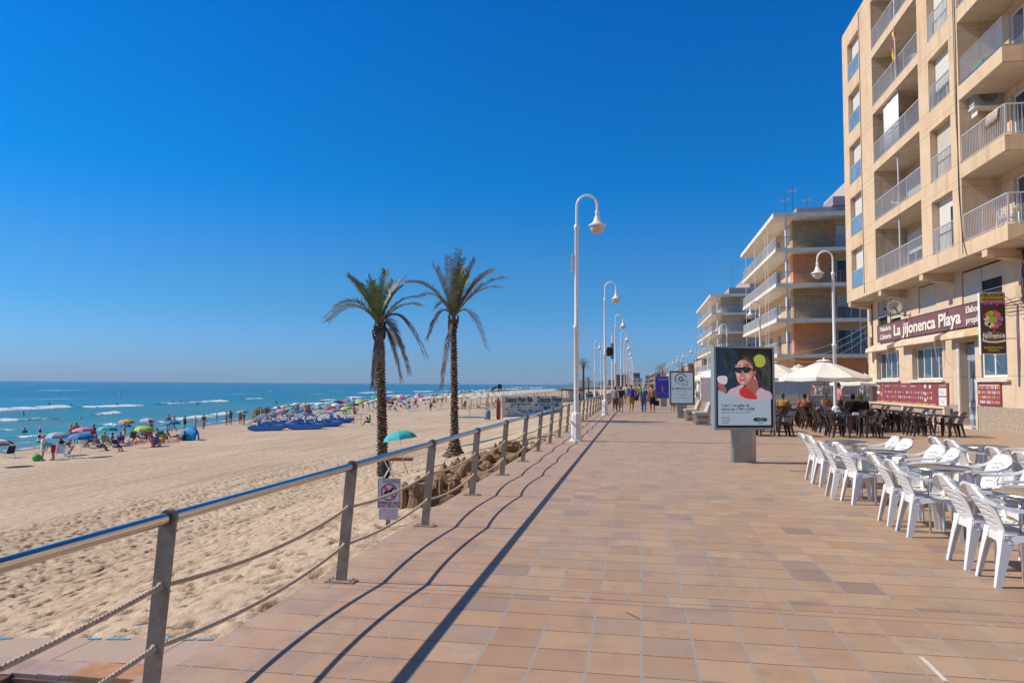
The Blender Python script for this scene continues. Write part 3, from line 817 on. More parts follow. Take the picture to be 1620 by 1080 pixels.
# cafe further along: brown chairs, awning, board
for i in range(10):
    x = 5.3+(i % 4)*1.05; y = 40+ (i//4)*2.4
    dup(BC, (x, y, 0), random.choice((0, PI)), 'brown armchair behind the concrete benches, %s from the front left' % (['first']+ORD)[i], 'armchairs of the far cafe')
t = thing('menu_board', 'tilted white folding board standing behind the concrete benches', 'board', (3.9, 42.5, 0), .15)
mb = MB(); mb.add([(-.42,0,.7),(.42,0,.7),(.36,.35,2.1),(-.36,.35,2.1),(-.42,.03,.7),(.42,.03,.7),(.36,.38,2.1),(-.36,.38,2.1)], [(0,1,2,3),(4,7,6,5),(0,4,5,1),(1,5,6,2),(2,6,7,3),(3,7,4,0)])
mb.build('panel', mat('pale_pinkish_board', (.62,.58,.58), .6), t)
mb = MB(); mb.tube([(-.42,0,0),(-.36,.36,2.14)], .02, 6); mb.tube([(.42,0,0),(.36,.36,2.14)], .02, 6); mb.tube([(-.3,.9,0),(-.3,.4,2.1)], .02, 6); mb.tube([(.3,.9,0),(.3,.4,2.1)], .02, 6); mb.build('frame', M['white'], t)

# ---------------------------------------------------------------- lettering
def text(name, s_, size, m_, parent, loc, rot, ext=.003, bold=0.0, align='CENTER', sx=1.0, shear=0):
    cu = bpy.data.curves.new(name, 'FONT'); cu.body = s_; cu.size = size; cu.extrude = ext; cu.offset = bold*size
    cu.align_x = align; cu.align_y = 'CENTER'; cu.shear = shear; cu.resolution_u = 3
    o = bpy.data.objects.new(name, cu); S.collection.objects.link(o)
    dg = bpy.context.evaluated_depsgraph_get(); dg.update()
    me = bpy.data.meshes.new_from_object(o.evaluated_get(dg)); bpy.data.objects.remove(o)
    me.materials.clear(); me.materials.append(m_)
    if sx != 1: me.transform(Matrix.Scale(sx, 4, (1,0,0)))
    o = link(bpy.data.objects.new(name, me)); o.parent = parent; o.location = loc; o.rotation_euler = rot
    return o
INK = {}
def ink(nm, c, r=.5):
    if nm not in INK: INK[nm] = mat(nm, c, r, 0, 0)
    return INK[nm]
def disc(mb, x, z, rx, rz, y0, y1, m=0, n=28, a0=0):
    mb.prism([(x+rx*math.cos(a0+2*PI*i/n), z+rz*math.sin(a0+2*PI*i/n)) for i in range(n)], y0, y1, 'xz', m)
# ---------------------------------------------------------------- advert panels
def advert(label, loc, rz, wd, z0, z1, dep, pedw, face):
    t = thing('advert_panel', label, 'advert panel', loc, rz, 'advert panels on the promenade')
    h = wd/2
    mb = MB(); fr = .045
    mb.box(-h, -h+fr, -dep/2, dep/2, z0, z1, 1); mb.box(h-fr, h, -dep/2, dep/2, z0, z1); mb.box(-h+fr, h-fr, -dep/2+.002, dep/2-.002, z0, z0+.05); mb.box(-h+fr, h-fr, -dep/2+.002, dep/2-.002, z1-.035, z1)
    mb.build('frame', [M['alu'], M['alubl']], t)
    mb = MB(); mb.box(-h+fr+.001, h-fr-.001, -dep/2+.03, dep/2-.03, z0+.052, z1-.037); mb.build('black_surround', M['black'], t)
    mb = MB(); pw = pedw/2
    mb.prism([(-pw,-dep*.35),(-pw*.55,-dep*.5),(pw*.55,-dep*.5),(pw,-dep*.35),(pw,dep*.35),(pw*.55,dep*.5),(-pw*.55,dep*.5),(-pw,dep*.35)], 0, z0-.001, 'xy')
    mb.box(-pw*.5, -pw*.48, -dep*.5-.004, -dep*.5, 0.01, z0-.03); mb.box(pw*.48, pw*.5, -dep*.5-.004, -dep*.5, .01, z0-.03)
    mb.box(-pw-.03, pw+.03, -dep*.55, dep*.55, 0, .012)
    mb.build('pedestal', M['alu'], t)
    face(t, h-fr-.045, z0+.05+.05, z1-.037-.05, -dep/2+.03); return t
def glowing(m_, s_=.32):  # emission added so the posters look bright on panels facing away from the sun
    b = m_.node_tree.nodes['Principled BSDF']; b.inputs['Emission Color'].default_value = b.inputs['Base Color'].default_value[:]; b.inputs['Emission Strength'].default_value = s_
def poly(mb, pts, y, m, th=.0015): mb.prism(pts, y, y-th, 'xz', m)
def smooth_poly(pts, k=6):
    out = []; n = len(pts)
    for i in range(n):
        p0, p1, p2, p3 = [Vector(pts[(i+d) % n]) for d in (-1,0,1,2)]
        for j in range(k):
            t_ = j/k; out.append(tuple(.5*((2*p1)+(-p0+p2)*t_+(2*p0-5*p1+4*p2-p3)*t_*t_+(-p0+3*p1-3*p2+p3)*t_**3)))
    return out
def face1(t, h, z0, z1, y):
    W_, H_ = 2*h, z1-z0
    X = lambda u: -h+u*W_
    Z = lambda v: z1-v*H_
    mats = [ink('poster_dark', (.012,.016,.016), .6), ink('poster_pale_blue', (.42,.52,.58), .25), ink('poster_hair', (.035,.015,.012), .3), ink('poster_skin', (.62,.27,.19), .3), ink('poster_shade_skin', (.40,.14,.10), .3),
            ink('poster_glasses', (.01,.01,.02), .15), ink('poster_pink_top', (.66,.46,.52), .3), ink('poster_watermelon', (.60,.03,.03), .3), ink('poster_lime', (.50,.55,.03), .3), ink('poster_white', (.75,.72,.70), .3), ink('poster_green_mid', (.05,.06,.05), .3), ink('poster_teal_dark', (.01,.035,.05), .3), ink('poster_light_skin', (.80,.48,.38), .3), ink('poster_hair_light', (.16,.07,.04), .3)]
    P_ = lambda pts, m_, k, mb, sm=True: poly(mb, smooth_poly([(X(a), Z(b_)) for a, b_ in pts]) if sm else [(X(a), Z(b_)) for a, b_ in pts], y-.0016*k, m_)
    rp = random.Random(3); mb = MB()
    poly(mb, [(-h, z0), (h, z0), (h, z1), (-h, z1)], y-.0005, 0)
    # blurred background shapes
    for pts, m_ in (([(.0,.02),(.35,.0),(.38,.25),(.3,.5),(0,.52)], 11), ([(.62,.12),(.98,.1),(.98,.6),(.8,.58)], 10), ([(.1,.05),(.25,.03),(.24,.2),(.12,.22)], 10), ([(.80,.36),(.93,.34),(.95,.48),(.86,.48)], 10)): P_(pts, m_, 1, mb)
    for k in range(16):
        u0 = rp.uniform(.02,.9); v0 = rp.uniform(.02,.5); P_([(u0,v0),(u0+rp.uniform(.02,.08),v0+rp.uniform(-.01,.02)),(u0+rp.uniform(.02,.09),v0+rp.uniform(.05,.16)),(u0+rp.uniform(-.02,.02),v0+rp.uniform(.04,.12))], rp.choice((0,11,10,0)), 1.2+k*.03, mb)
    P_([(0,.36),(.1,.34),(.18,.36),(.17,.44),(.1,.46),(.02,.44)], 9, 2, mb); P_([(.0,.44),(.08,.44),(.15,.50),(.16,.56),(.05,.56)], 4, 2, mb)
    P_([(.36,.14),(.42,.09),(.53,.07),(.66,.10),(.74,.2),(.77,.32),(.80,.42),(.84,.55),(.74,.60),(.66,.5),(.5,.3),(.36,.24)], 2, 2, mb)      # hair
    P_([(.56,.42),(.72,.36),(.78,.5),(.8,.62),(.52,.6)], 4, 3, mb)      # neck
    P_([(.335,.20),(.37,.14),(.45,.11),(.55,.12),(.63,.17),(.67,.24),(.675,.31),(.64,.37),(.57,.43),(.50,.465),(.43,.455),(.375,.41),(.35,.34),(.33,.27)], 3, 4, mb)     # face
    P_([(.35,.22),(.40,.16),(.47,.14),(.47,.24),(.42,.34),(.40,.42),(.36,.34)], 12, 5, mb)
    P_([(.66,.27),(.70,.25),(.73,.28),(.71,.34),(.67,.36)], 4, 5, mb)   # ear
    P_([(.44,.08),(.53,.055),(.64,.09),(.71,.17),(.72,.26),(.69,.27),(.66,.19),(.6,.145),(.5,.12),(.40,.145),(.35,.21),(.35,.15)], 2, 6, mb)
    P_([(.315,.235),(.40,.225),(.46,.23),(.47,.26),(.44,.30),(.38,.30),(.335,.28)], 5, 7, mb); P_([(.475,.225),(.55,.215),(.63,.235),(.625,.26),(.59,.29),(.52,.30),(.48,.27)], 5, 7, mb)
    P_([(.46,.228),(.48,.222),(.48,.245),(.46,.248)], 5, 7, mb, False); P_([(.62,.235),(.70,.26),(.70,.275),(.62,.255)], 5, 7, mb, False)
    for k in range(6): P_([(.47+.035*k,.075+.003*k*k),(.485+.035*k,.078+.003*k*k),(.53+.03*k,.115+.02*k),(.52+.03*k,.12+.02*k)], 13, 6.5, mb)
    P_([(.37,.20),(.42,.195),(.45,.205),(.42,.208)], 2, 7, mb); P_([(.50,.20),(.56,.185),(.61,.20),(.56,.200)], 2, 7, mb); P_([(.52,.33),(.58,.31),(.61,.34),(.56,.38)], 12, 5, mb); P_([(.36,.31),(.39,.30),(.40,.34),(.37,.35)], 12, 5, mb); P_([(.44,.42),(.50,.41),(.49,.44),(.45,.445)], 12, 5, mb)
    P_([(.345,.25),(.40,.24),(.42,.262),(.37,.28)], 11, 8, mb); P_([(.50,.24),(.56,.23),(.58,.25),(.53,.272)], 11, 8, mb)
    P_([(.43,.26),(.445,.29),(.425,.325),(.455,.335),(.47,.31),(.46,.27)], 4, 7, mb)
    P_([(.40,.358),(.46,.362),(.53,.352),(.525,.375),(.49,.40),(.44,.40),(.41,.38)], 7, 7, mb); P_([(.415,.363),(.46,.367),(.515,.36),(.505,.375),(.46,.382),(.425,.376)], 9, 8, mb)
    P_([(.16,.62),(.22,.53),(.34,.49),(.46,.46),(.50,.5),(.52,.56),(.55,.62),(.74,.64),(.72,.58),(.80,.5),(.9,.53),(1.0,.56),(1,.66),(.6,.67),(.3,.66)], 6, 5, mb)
    P_([(.42,.50),(.50,.49),(.60,.53),(.68,.58),(.73,.65),(.55,.645),(.44,.61),(.38,.57)], 7, 9, mb); P_([(.36,.56),(.42,.49),(.47,.47),(.46,.49),(.41,.545),(.43,.6),(.38,.58)], 9, 9, mb)
    P_([(0,.53),(.12,.565),(.28,.62),(.45,.65),(.65,.665),(.85,.655),(1,.62),(1,1),(0,1)], 1, 10, mb, False)
    P_([(.695,.35),(.71,.35),(.715,.37),(.70,.385),(.69,.37)], 9, 8, mb)
    disc(mb, X(.80), Z(.135), .115*W_, .115*W_, y-.002, y-.006, 8)
    po = mb.build('poster', mats, t)
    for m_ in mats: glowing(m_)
    tk = ink('print_teal', (.01,.06,.07)); R0 = (PI/2, 0, 0)
    text('lettering', '2 por 1 en gafas de', .083, tk, t, (X(.06), y-.02, Z(.735)), R0, .001, .012, 'LEFT')
    text('lettering', 'marca de 179€ a 229€', .083, tk, t, (X(.06), y-.02, Z(.785)), R0, .001, .012, 'LEFT')
    text('lettering', 'Válido desde 1 al 30 - aplica a lentes graduadas', .036, tk, t, (X(.06), y-.02, Z(.83)), R0, .001, 0, 'LEFT')
    for k, s_ in enumerate(('Guardamar', 'Torrevieja', 'La Zenia')): text('lettering', s_, .046, tk, t, (X(.06), y-.02, Z(.90+.034*k)), R0, .001, .004, 'LEFT')
    mb = MB(); disc(mb, X(.74), Z(.925), .10, .045, y-.017, y-.020); disc(mb, X(.86), Z(.925), .085, .042, y-.0175, y-.0205); mb.build('logo', ink('logo_green', (0,.14,.07)), t)
    text('lettering', 'Specsavers', .038, ink('print_white', (.8,.8,.8)), t, (X(.80), y-.022, Z(.925)), R0, .001, .008)
    text('lettering', 'Ópticas', .034, tk, t, (X(.80), y-.02, Z(.972)), R0, .001)
    text('lettering', 'MARCAS', .03, ink('print_white', (.8,.8,.8)), t, (X(.80), y-.007, Z(.125)), R0, .001, .004); text('lettering', 'EXCLUSIVAS', .026, ink('print_white', (.8,.8,.8)), t, (X(.80), y-.007, Z(.148)), R0, .001, .004)
def face2(t, h, z0, z1, y):
    H_ = z1-z0; W_ = 2*h; X = lambda u: -h+u*W_; Z = lambda v: z1-v*H_
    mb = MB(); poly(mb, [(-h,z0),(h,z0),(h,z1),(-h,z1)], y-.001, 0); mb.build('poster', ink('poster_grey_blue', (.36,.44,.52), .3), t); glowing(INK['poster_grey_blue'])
    mb = MB(); c = (X(.44), Z(.21)); r = .27*W_
    def arcp(a0, a1, r0, r1, n=24): return [(c[0]+r0*math.cos(a0+(a1-a0)*i/n), c[1]+r0*math.sin(a0+(a1-a0)*i/n)) for i in range(n+1)]+[(c[0]+r1*math.cos(a1-(a1-a0)*i/n), c[1]+r1*math.sin(a1-(a1-a0)*i/n)) for i in range(n+1)]
    def ringq(a0, a1, r0, r1, m_, n=24):
        for i in range(n):
            b0 = a0+(a1-a0)*i/n; b1 = a0+(a1-a0)*(i+1)/n
            mb.prism([(c[0]+r0*math.cos(b0), c[1]+r0*math.sin(b0)), (c[0]+r0*math.cos(b1), c[1]+r0*math.sin(b1)), (c[0]+r1*math.cos(b1), c[1]+r1*math.sin(b1)), (c[0]+r1*math.cos(b0), c[1]+r1*math.sin(b0))], y-.003, y-.006, 'xz', m_)
    ringq(R(20), R(212), r, r*.84, 0); ringq(0, 2*PI, r*.42, r*.22, 1)
    a = R(212); mb.tube([(c[0]+r*.92*math.cos(a), y-.005, c[1]+r*.92*math.sin(a)), (X(.41), y-.005, Z(.385))], .013, 6, 0)
    hx, hz = X(.62), Z(.33); s_ = .12*W_
    for p, q in (((-1.3,.1),(0,1.2)),((0,1.2),(1.3,.1)),((-1,-.1),(-1,-1)),((-1,-1),(1,-1)),((1,-1),(1,-.1))):
        mb.tube([(hx+p[0]*s_, y-.005, hz+p[1]*s_), (hx+q[0]*s_, y-.005, hz+q[1]*s_)], .013, 6, 1)
    mb.ball((hx, y-.005, hz-.2*s_), .02, .004, .02, 8, 0)
    mb.build('logo', [ink('logo_navy', (.01,.05,.10)), ink('logo_blue', (.01,.12,.22))], t)
    R0 = (PI/2,0,0); k = ink('print_navy', (.01,.03,.06))
    text('lettering', 'EL MONCAYO', .155, k, t, (X(.5), y-.006, Z(.53)), R0, .001, .01)
    text('lettering', 'I N M O B I L I A R I A', .06, k, t, (X(.5), y-.006, Z(.62)), R0, .001)
    text('lettering', 'Guardamar', .085, k, t, (X(.5), y-.006, Z(.73)), R0, .001, 0, shear=.3)
    text('lettering', 'Venta y alquiler de apartamentos', .055, k, t, (X(.5), y-.006, Z(.84)), R0, .001)
def face3(t, h, z0, z1, y):
    H_ = z1-z0; W_ = 2*h; X = lambda u: -h+u*W_; Z = lambda v: z1-v*H_
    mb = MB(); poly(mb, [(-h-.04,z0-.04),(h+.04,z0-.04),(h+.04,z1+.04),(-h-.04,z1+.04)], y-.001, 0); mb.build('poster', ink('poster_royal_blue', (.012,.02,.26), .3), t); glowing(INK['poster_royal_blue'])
    R0 = (PI/2,0,0); wv = ink('print_white', (.8,.8,.8))
    text('lettering', 'C O L O R', .19, wv, t, (X(.5), y-.006, Z(.10)), R0, .001, .015)
    mb = MB(); disc(mb, X(.42), Z(.40), .035, .045, y-.003, y-.006); mb.prism(smooth_poly([(X(.34),Z(.50)),(X(.42),Z(.44)),(X(.50),Z(.50)),(X(.47),Z(.62)),(X(.45),Z(.74)),(X(.39),Z(.74)),(X(.37),Z(.62))]), y-.003, y-.006, 'xz')
    mb.build('printed_figure', ink('print_coral', (.65,.16,.12)), t)
    mb = MB(); mb.box(X(.1), X(.95), y-.004, y-.002, Z(.80), Z(.795)); mb.build('printed_line', wv, t)
p = on(2, 0, 1177, 731)
advert('nearest advert panel, with a poster of a laughing woman in sunglasses', (p.x, 16.5, 0), R(19), 1.40, .70, 2.50, .17, .52, face1)
p = on(2, 0, 1079, 661)
advert('middle advert panel with a dark pin and house logo on a pale grey poster', (p.x, p.y, 0), R(8), 1.27, .66, 2.38, .17, .46, face2)
p = on(2, 0, 1050, 643)
advert('far advert panel with a royal blue poster, half hidden behind the pale one', (p.x, p.y, 0), R(8), 1.35, .62, 2.35, .17, .46, face3)
# ---------------------------------------------------------------- concrete block seats
def bench(label, x, y):
    t = thing('concrete_seat', label, 'bench', (x, y, 0), 0, 'concrete block seats')
    mb = MB(); mb.box(0, .62, 0, .14, 0, .46); mb.build('side_panel', M['concrete'], t); mb = MB(); mb.box(0, .62, 1.15, 1.29, 0, .46); mb.build('side_panel', M['concrete'], t)
    mb = MB(); mb.box(-.02, .44, -.02, 1.31, .462, .54); mb.build('seat', M['concrete'], t)
    mb = MB(); mb.add([(.44,-.02,.462),(.64,-.02,.462),(.74,-.02,.95),(.62,-.02,.95),(.44,1.31,.462),(.64,1.31,.462),(.74,1.31,.95),(.62,1.31,.95)], [(0,1,2,3),(7,6,5,4),(0,4,5,1),(1,5,6,2),(2,6,7,3),(3,7,4,0)]); mb.build('backrest', M['concrete'], t)
    k = ink('stencil_grey', (.16,.14,.12), .8)
    text('lettering', 'GUAR', .17, k, t, (.31, -.004, .33), (PI/2,0,0), .003, .02); text('lettering', 'AMAR', .17, k, t, (.31, -.004, .11), (PI/2,0,0), .003, .02)
bench('pale concrete seat with pierced letters on its side, nearer of the two', 2.33, 31.4)
bench('pale concrete seat behind the first one, next to the pale advert panel', 2.15, 34.6)

# ---------------------------------------------------------------- dog sign on the sand
p = on(1, 10.6, 616, 790)
sx = p.x; sz = gz(sx, 10.6)
t = thing('no_dogs_sign', 'white sign with a crossed out dog on a short wooden stake', 'sign', (sx, 10.6, sz), R(4))
mb = MB(); mb.box(-.045, .02, -.02, .02, -.3, .45); mb.box(-.012, .012, -.01, .02, .4, .5); mb.build('stake', M['wood'], t)
pt, pb = on(1, 10.6, 617, 756).z - sz, on(1, 10.6, 617, 803).z - sz
mb = MB(); mb.box(-.172, .172, -.024, -.018, pb, pt); mb.build('panel', mat('sign_white', (.66,.68,.72), .4, 0, .08), t)
mb = MB()
for a, b_, c, d in ((-.172,-.164,pb,pt),(.164,.172,pb,pt),(-.164,.164,pt-.008,pt)): mb.box(a, b_, -.028, -.025, c, d)
mb.build('border', ink('sign_navy', (.02,.03,.07)), t)
cz = pt-.205; mb = MB()
for i in range(32):
    a, b_ = 2*PI*i/32, 2*PI*(i+1)/32
    mb.prism([(.128*math.cos(a), cz+.128*math.sin(a)), (.128*math.cos(b_), cz+.128*math.sin(b_)), (.108*math.cos(b_), cz+.108*math.sin(b_)), (.108*math.cos(a), cz+.108*math.sin(a))], -.025, -.030)
mb.prism([(-.09,cz+.075),(-.075,cz+.09),(.09,cz-.075),(.075,cz-.09)], -.031, -.034)
mb.build('prohibition_ring', ink('sign_red', (.55,.02,.02)), t)
mb = MB(); D = [(-.085,-.03),(-.07,.01),(-.03,.03),(.02,.035),(.04,.07),(.055,.085),(.06,.07),(.09,.06),(.085,.045),(.06,.04),(.045,.01),(.05,-.07),(.035,-.07),(.03,-.02),(-.02,-.015),(-.04,-.03),(-.05,-.07),(-.065,-.07),(-.06,-.02)]
mb.prism([(a, cz+b_) for a, b_ in D], -.0255, -.0285); mb.build('dog_silhouette', ink('sign_black', (.01,.01,.01)), t)
R0 = (PI/2,0,0)
text('lettering', 'PERROS NO', .058, ink('sign_black', (.01,.01,.01)), t, (0,-.026,pt-.368), R0, .001, .02)
text('lettering', 'BAJO MULTA', .056, ink('sign_red', (.55,.02,.02)), t, (0,-.026,pt-.415), R0, .001, .02)
text('lettering', 'M.I. AYUNTAMIENTO', .026, ink('sign_black', (.01,.01,.01)), t, (.03,-.026,pt-.035), R0, .001, .005)
text('lettering', 'GUARDAMAR DEL SEGURA', .022, ink('sign_black', (.01,.01,.01)), t, (.03,-.026,pt-.06), R0, .001, .002)
mb = MB(); mb.box(-.15, .145, -.030, -.027, pb-.17, pb-.001); mb.build('paper_notice', mat('crumpled_notice', (.58,.56,.64), .5, 0, .2, 18, col2=(.50,.40,.50)), t)
# ---------------------------------------------------------------- facade materials
def panel_wall(name, c1, c2, z0, pitch, lines, vline=0, stain=.55):
    m, t, b = nodes(name); co = obj_co(t); sp = t.nodes.new('ShaderNodeSeparateXYZ'); t.links.new(co, sp.inputs[0])
    n1 = noi(t, co, .8, 5, .6); n2 = noi(t, co, 26, 4, .65); c = mixc(t, ramp(t, n1, [(.35,(0,0,0)),(.65,(1,1,1))]), c1, c2)
    c = mixc(t, ramp(t, n2, [(.4,(.3,.3,.3)),(.6,(0,0,0))]), c, tuple(x*.7 for x in c1))
    st = noi(t, obj_co(t, (3,3,.25)), 1.0, 4, .6); c = mixc(t, ramp(t, st, [(.56,(0,0,0)),(.72,(stain,)*3)]), c, tuple(x*.55 for x in c1))
    g = None
    for l in lines:
        fr = mth(t, 'FRACT', mth(t, 'DIVIDE', mth(t, 'ADD', sp.outputs[2], 100*pitch - z0 - l), pitch)); q = mth(t, 'LESS_THAN', fr, .018/pitch)
        g = q if g is None else mth(t, 'MAXIMUM', g, q)
    if vline:
        fr = mth(t, 'FRACT', mth(t, 'DIVIDE', mth(t, 'ADD', sp.outputs[1], 100*vline), vline)); q = mth(t, 'LESS_THAN', fr, .014/vline); g = q if g is None else mth(t, 'MAXIMUM', g, q)
    if g is not None: c = mixc(t, mth(t, 'MULTIPLY', g, .75), c, tuple(x*.35 for x in c1))
    t.links.new(c, b.inputs['Base Color']); b.inputs['Roughness'].default_value = .85
    h = mth(t, 'MULTIPLY', n2, .4)
    if g is not None: h = mth(t, 'SUBTRACT', h, mth(t, 'MULTIPLY', g, 1.5))
    bump(t, b, h, .35, .006); return m
def shutter_mat(name, c, period=.045):
    m, t, b = nodes(name); co = obj_co(t); sp = t.nodes.new('ShaderNodeSeparateXYZ'); t.links.new(co, sp.inputs[0])
    fr = mth(t, 'FRACT', mth(t, 'DIVIDE', mth(t, 'ADD', sp.outputs[2], 50), period)); ed = mth(t, 'LESS_THAN', fr, .16)
    n = noi(t, co, 2, 4, .6); cc = mixc(t, n, tuple(x*.85 for x in c), c); cc = mixc(t, mth(t, 'MULTIPLY', ed, .5), cc, tuple(x*.45 for x in c))
    t.links.new(cc, b.inputs['Base Color']); b.inputs['Roughness'].default_value = .55
    bump(t, b, mth(t, 'PINGPONG', mth(t, 'MULTIPLY', fr, 1.0), .5), .6, .01); return m
SHW = shutter_mat('white_roller_shutter', (.70,.68,.62)); SHC = shutter_mat('cream_roller_shutter', (.60,.54,.42))
BARS = mat('grey_painted_bars', (.60,.60,.61), .4, .2, .08, 3)
SHOPW = panel_wall('beige_stone_cladding', (.61,.435,.27), (.69,.52,.345), 6.45, 2.97, (.0,.62,2.66), 0)
SHOPG = panel_wall('peach_render', (.62,.45,.30), (.69,.53,.38), 0, 10, (2.05,), 0)
def facade(mb, o, u, n_, W, H, ops, m=0, rev=1, back=None):
    o, u, n_ = Vector(o), Vector(u), Vector(n_); z = Vector((0,0,1))
    P = lambda a, v, d=0: o+u*a+z*v-n_*d
    us = sorted({0.0, W, *[x for q in ops for x in q[:2]]}); vs_ = sorted({0.0, H, *[x for q in ops for x in q[2:4]]})
    for i in range(len(us)-1):
        for j in range(len(vs_)-1):
            cu, cv = (us[i]+us[i+1])/2, (vs_[j]+vs_[j+1])/2
            if any(q[0] < cu < q[1] and q[2] < cv < q[3] for q in ops): continue
            mb.quad(P(us[i],vs_[j]), P(us[i+1],vs_[j]), P(us[i+1],vs_[j+1]), P(us[i],vs_[j+1]), m)
    for q in ops:
        a, b_, c, d, dp = q[:5]
        mb.quad(P(a,c), P(a,d), P(a,d,dp), P(a,c,dp), rev); mb.quad(P(b_,c), P(b_,c,dp), P(b_,d,dp), P(b_,d), rev)
        mb.quad(P(a,c), P(a,c,dp), P(b_,c,dp), P(b_,c), rev); mb.quad(P(a,d), P(b_,d), P(b_,d,dp), P(a,d,dp), rev)
        if back is not None: mb.quad(P(a,c,dp), P(a,d,dp), P(b_,d,dp), P(b_,c,dp), back)
def bars(mb, p0, p1, z0, z1, step=.11, r=.009, rail=.025, post=True):
    p0, p1 = Vector(p0), Vector(p1); L = (p1-p0).length; d = (p1-p0).normalized(); n = max(2, int(L/step)); q = Vector((-d.y, d.x, 0))
    def bx(a, b_, w_, za, zb): 
        mb.add([a+q*w_+Vector((0,0,za)), a-q*w_+Vector((0,0,za)), b_-q*w_+Vector((0,0,za)), b_+q*w_+Vector((0,0,za)), a+q*w_+Vector((0,0,zb)), a-q*w_+Vector((0,0,zb)), b_-q*w_+Vector((0,0,zb)), b_+q*w_+Vector((0,0,zb))],
            [(0,3,2,1),(4,5,6,7),(0,1,5,4),(1,2,6,5),(2,3,7,6),(3,0,4,7)])
    bx(p0, p1, rail, z1-.035, z1); bx(p0, p1, rail*.7, z0+.03, z0+.055)
    for i in range(n+1):
        c = p0+d*L*i/n; w_ = r if i % 14 and i not in (0, n) else r*1.9
        bx(c-d*w_, c+d*w_, w_, z0+.056, z1-.036)
def part(mb, name, m_, root):
    o = mb.build(name, m_, root); o.location = -Vector(root.location); return o
def ptext(name, s_, size, m_, root, loc, rot, **k):
    fw = k.pop('fitw', None); o = text(name, s_, size, m_, root, Vector(loc)-Vector(root.location), rot, **k)
    if fw:
        xs = [v.co.x for v in o.data.vertices]; f = fw/(max(xs)-min(xs)); o.data.transform(Matrix.Scale(f, 4, (1,0,0)))
    return o
WX = (PI/2, 0, -PI/2)     # lettering on a wall that faces the sea
def win_frame(root, x, y0, y1, z0, z1, panes, fr=.06, m_=None, glass=None, dep=.05):
    """window in plane x (facing -X); y0<y1"""
    mb = MB(); mb.box(x, x+dep, y0, y0+fr, z0, z1); mb.box(x, x+dep, y1-fr, y1, z0, z1); mb.box(x, x+dep, y0+fr, y1-fr, z0, z0+fr); mb.box(x, x+dep, y0+fr, y1-fr, z1-fr, z1)
    w_ = (y1-y0-fr)/panes
    for k in range(1, panes): mb.box(x-.004, x+dep-.004, y0+w_*k, y0+w_*k+fr, z0+fr, z1-fr)
    f = part(mb, 'window', m_ or M['white'], root)
    mb = MB(); mb.box(x+.025, x+.03, y0+fr, y1-fr, z0+fr, z1-fr)
    g = mb.build('pane', glass or M['glass'], f); return f

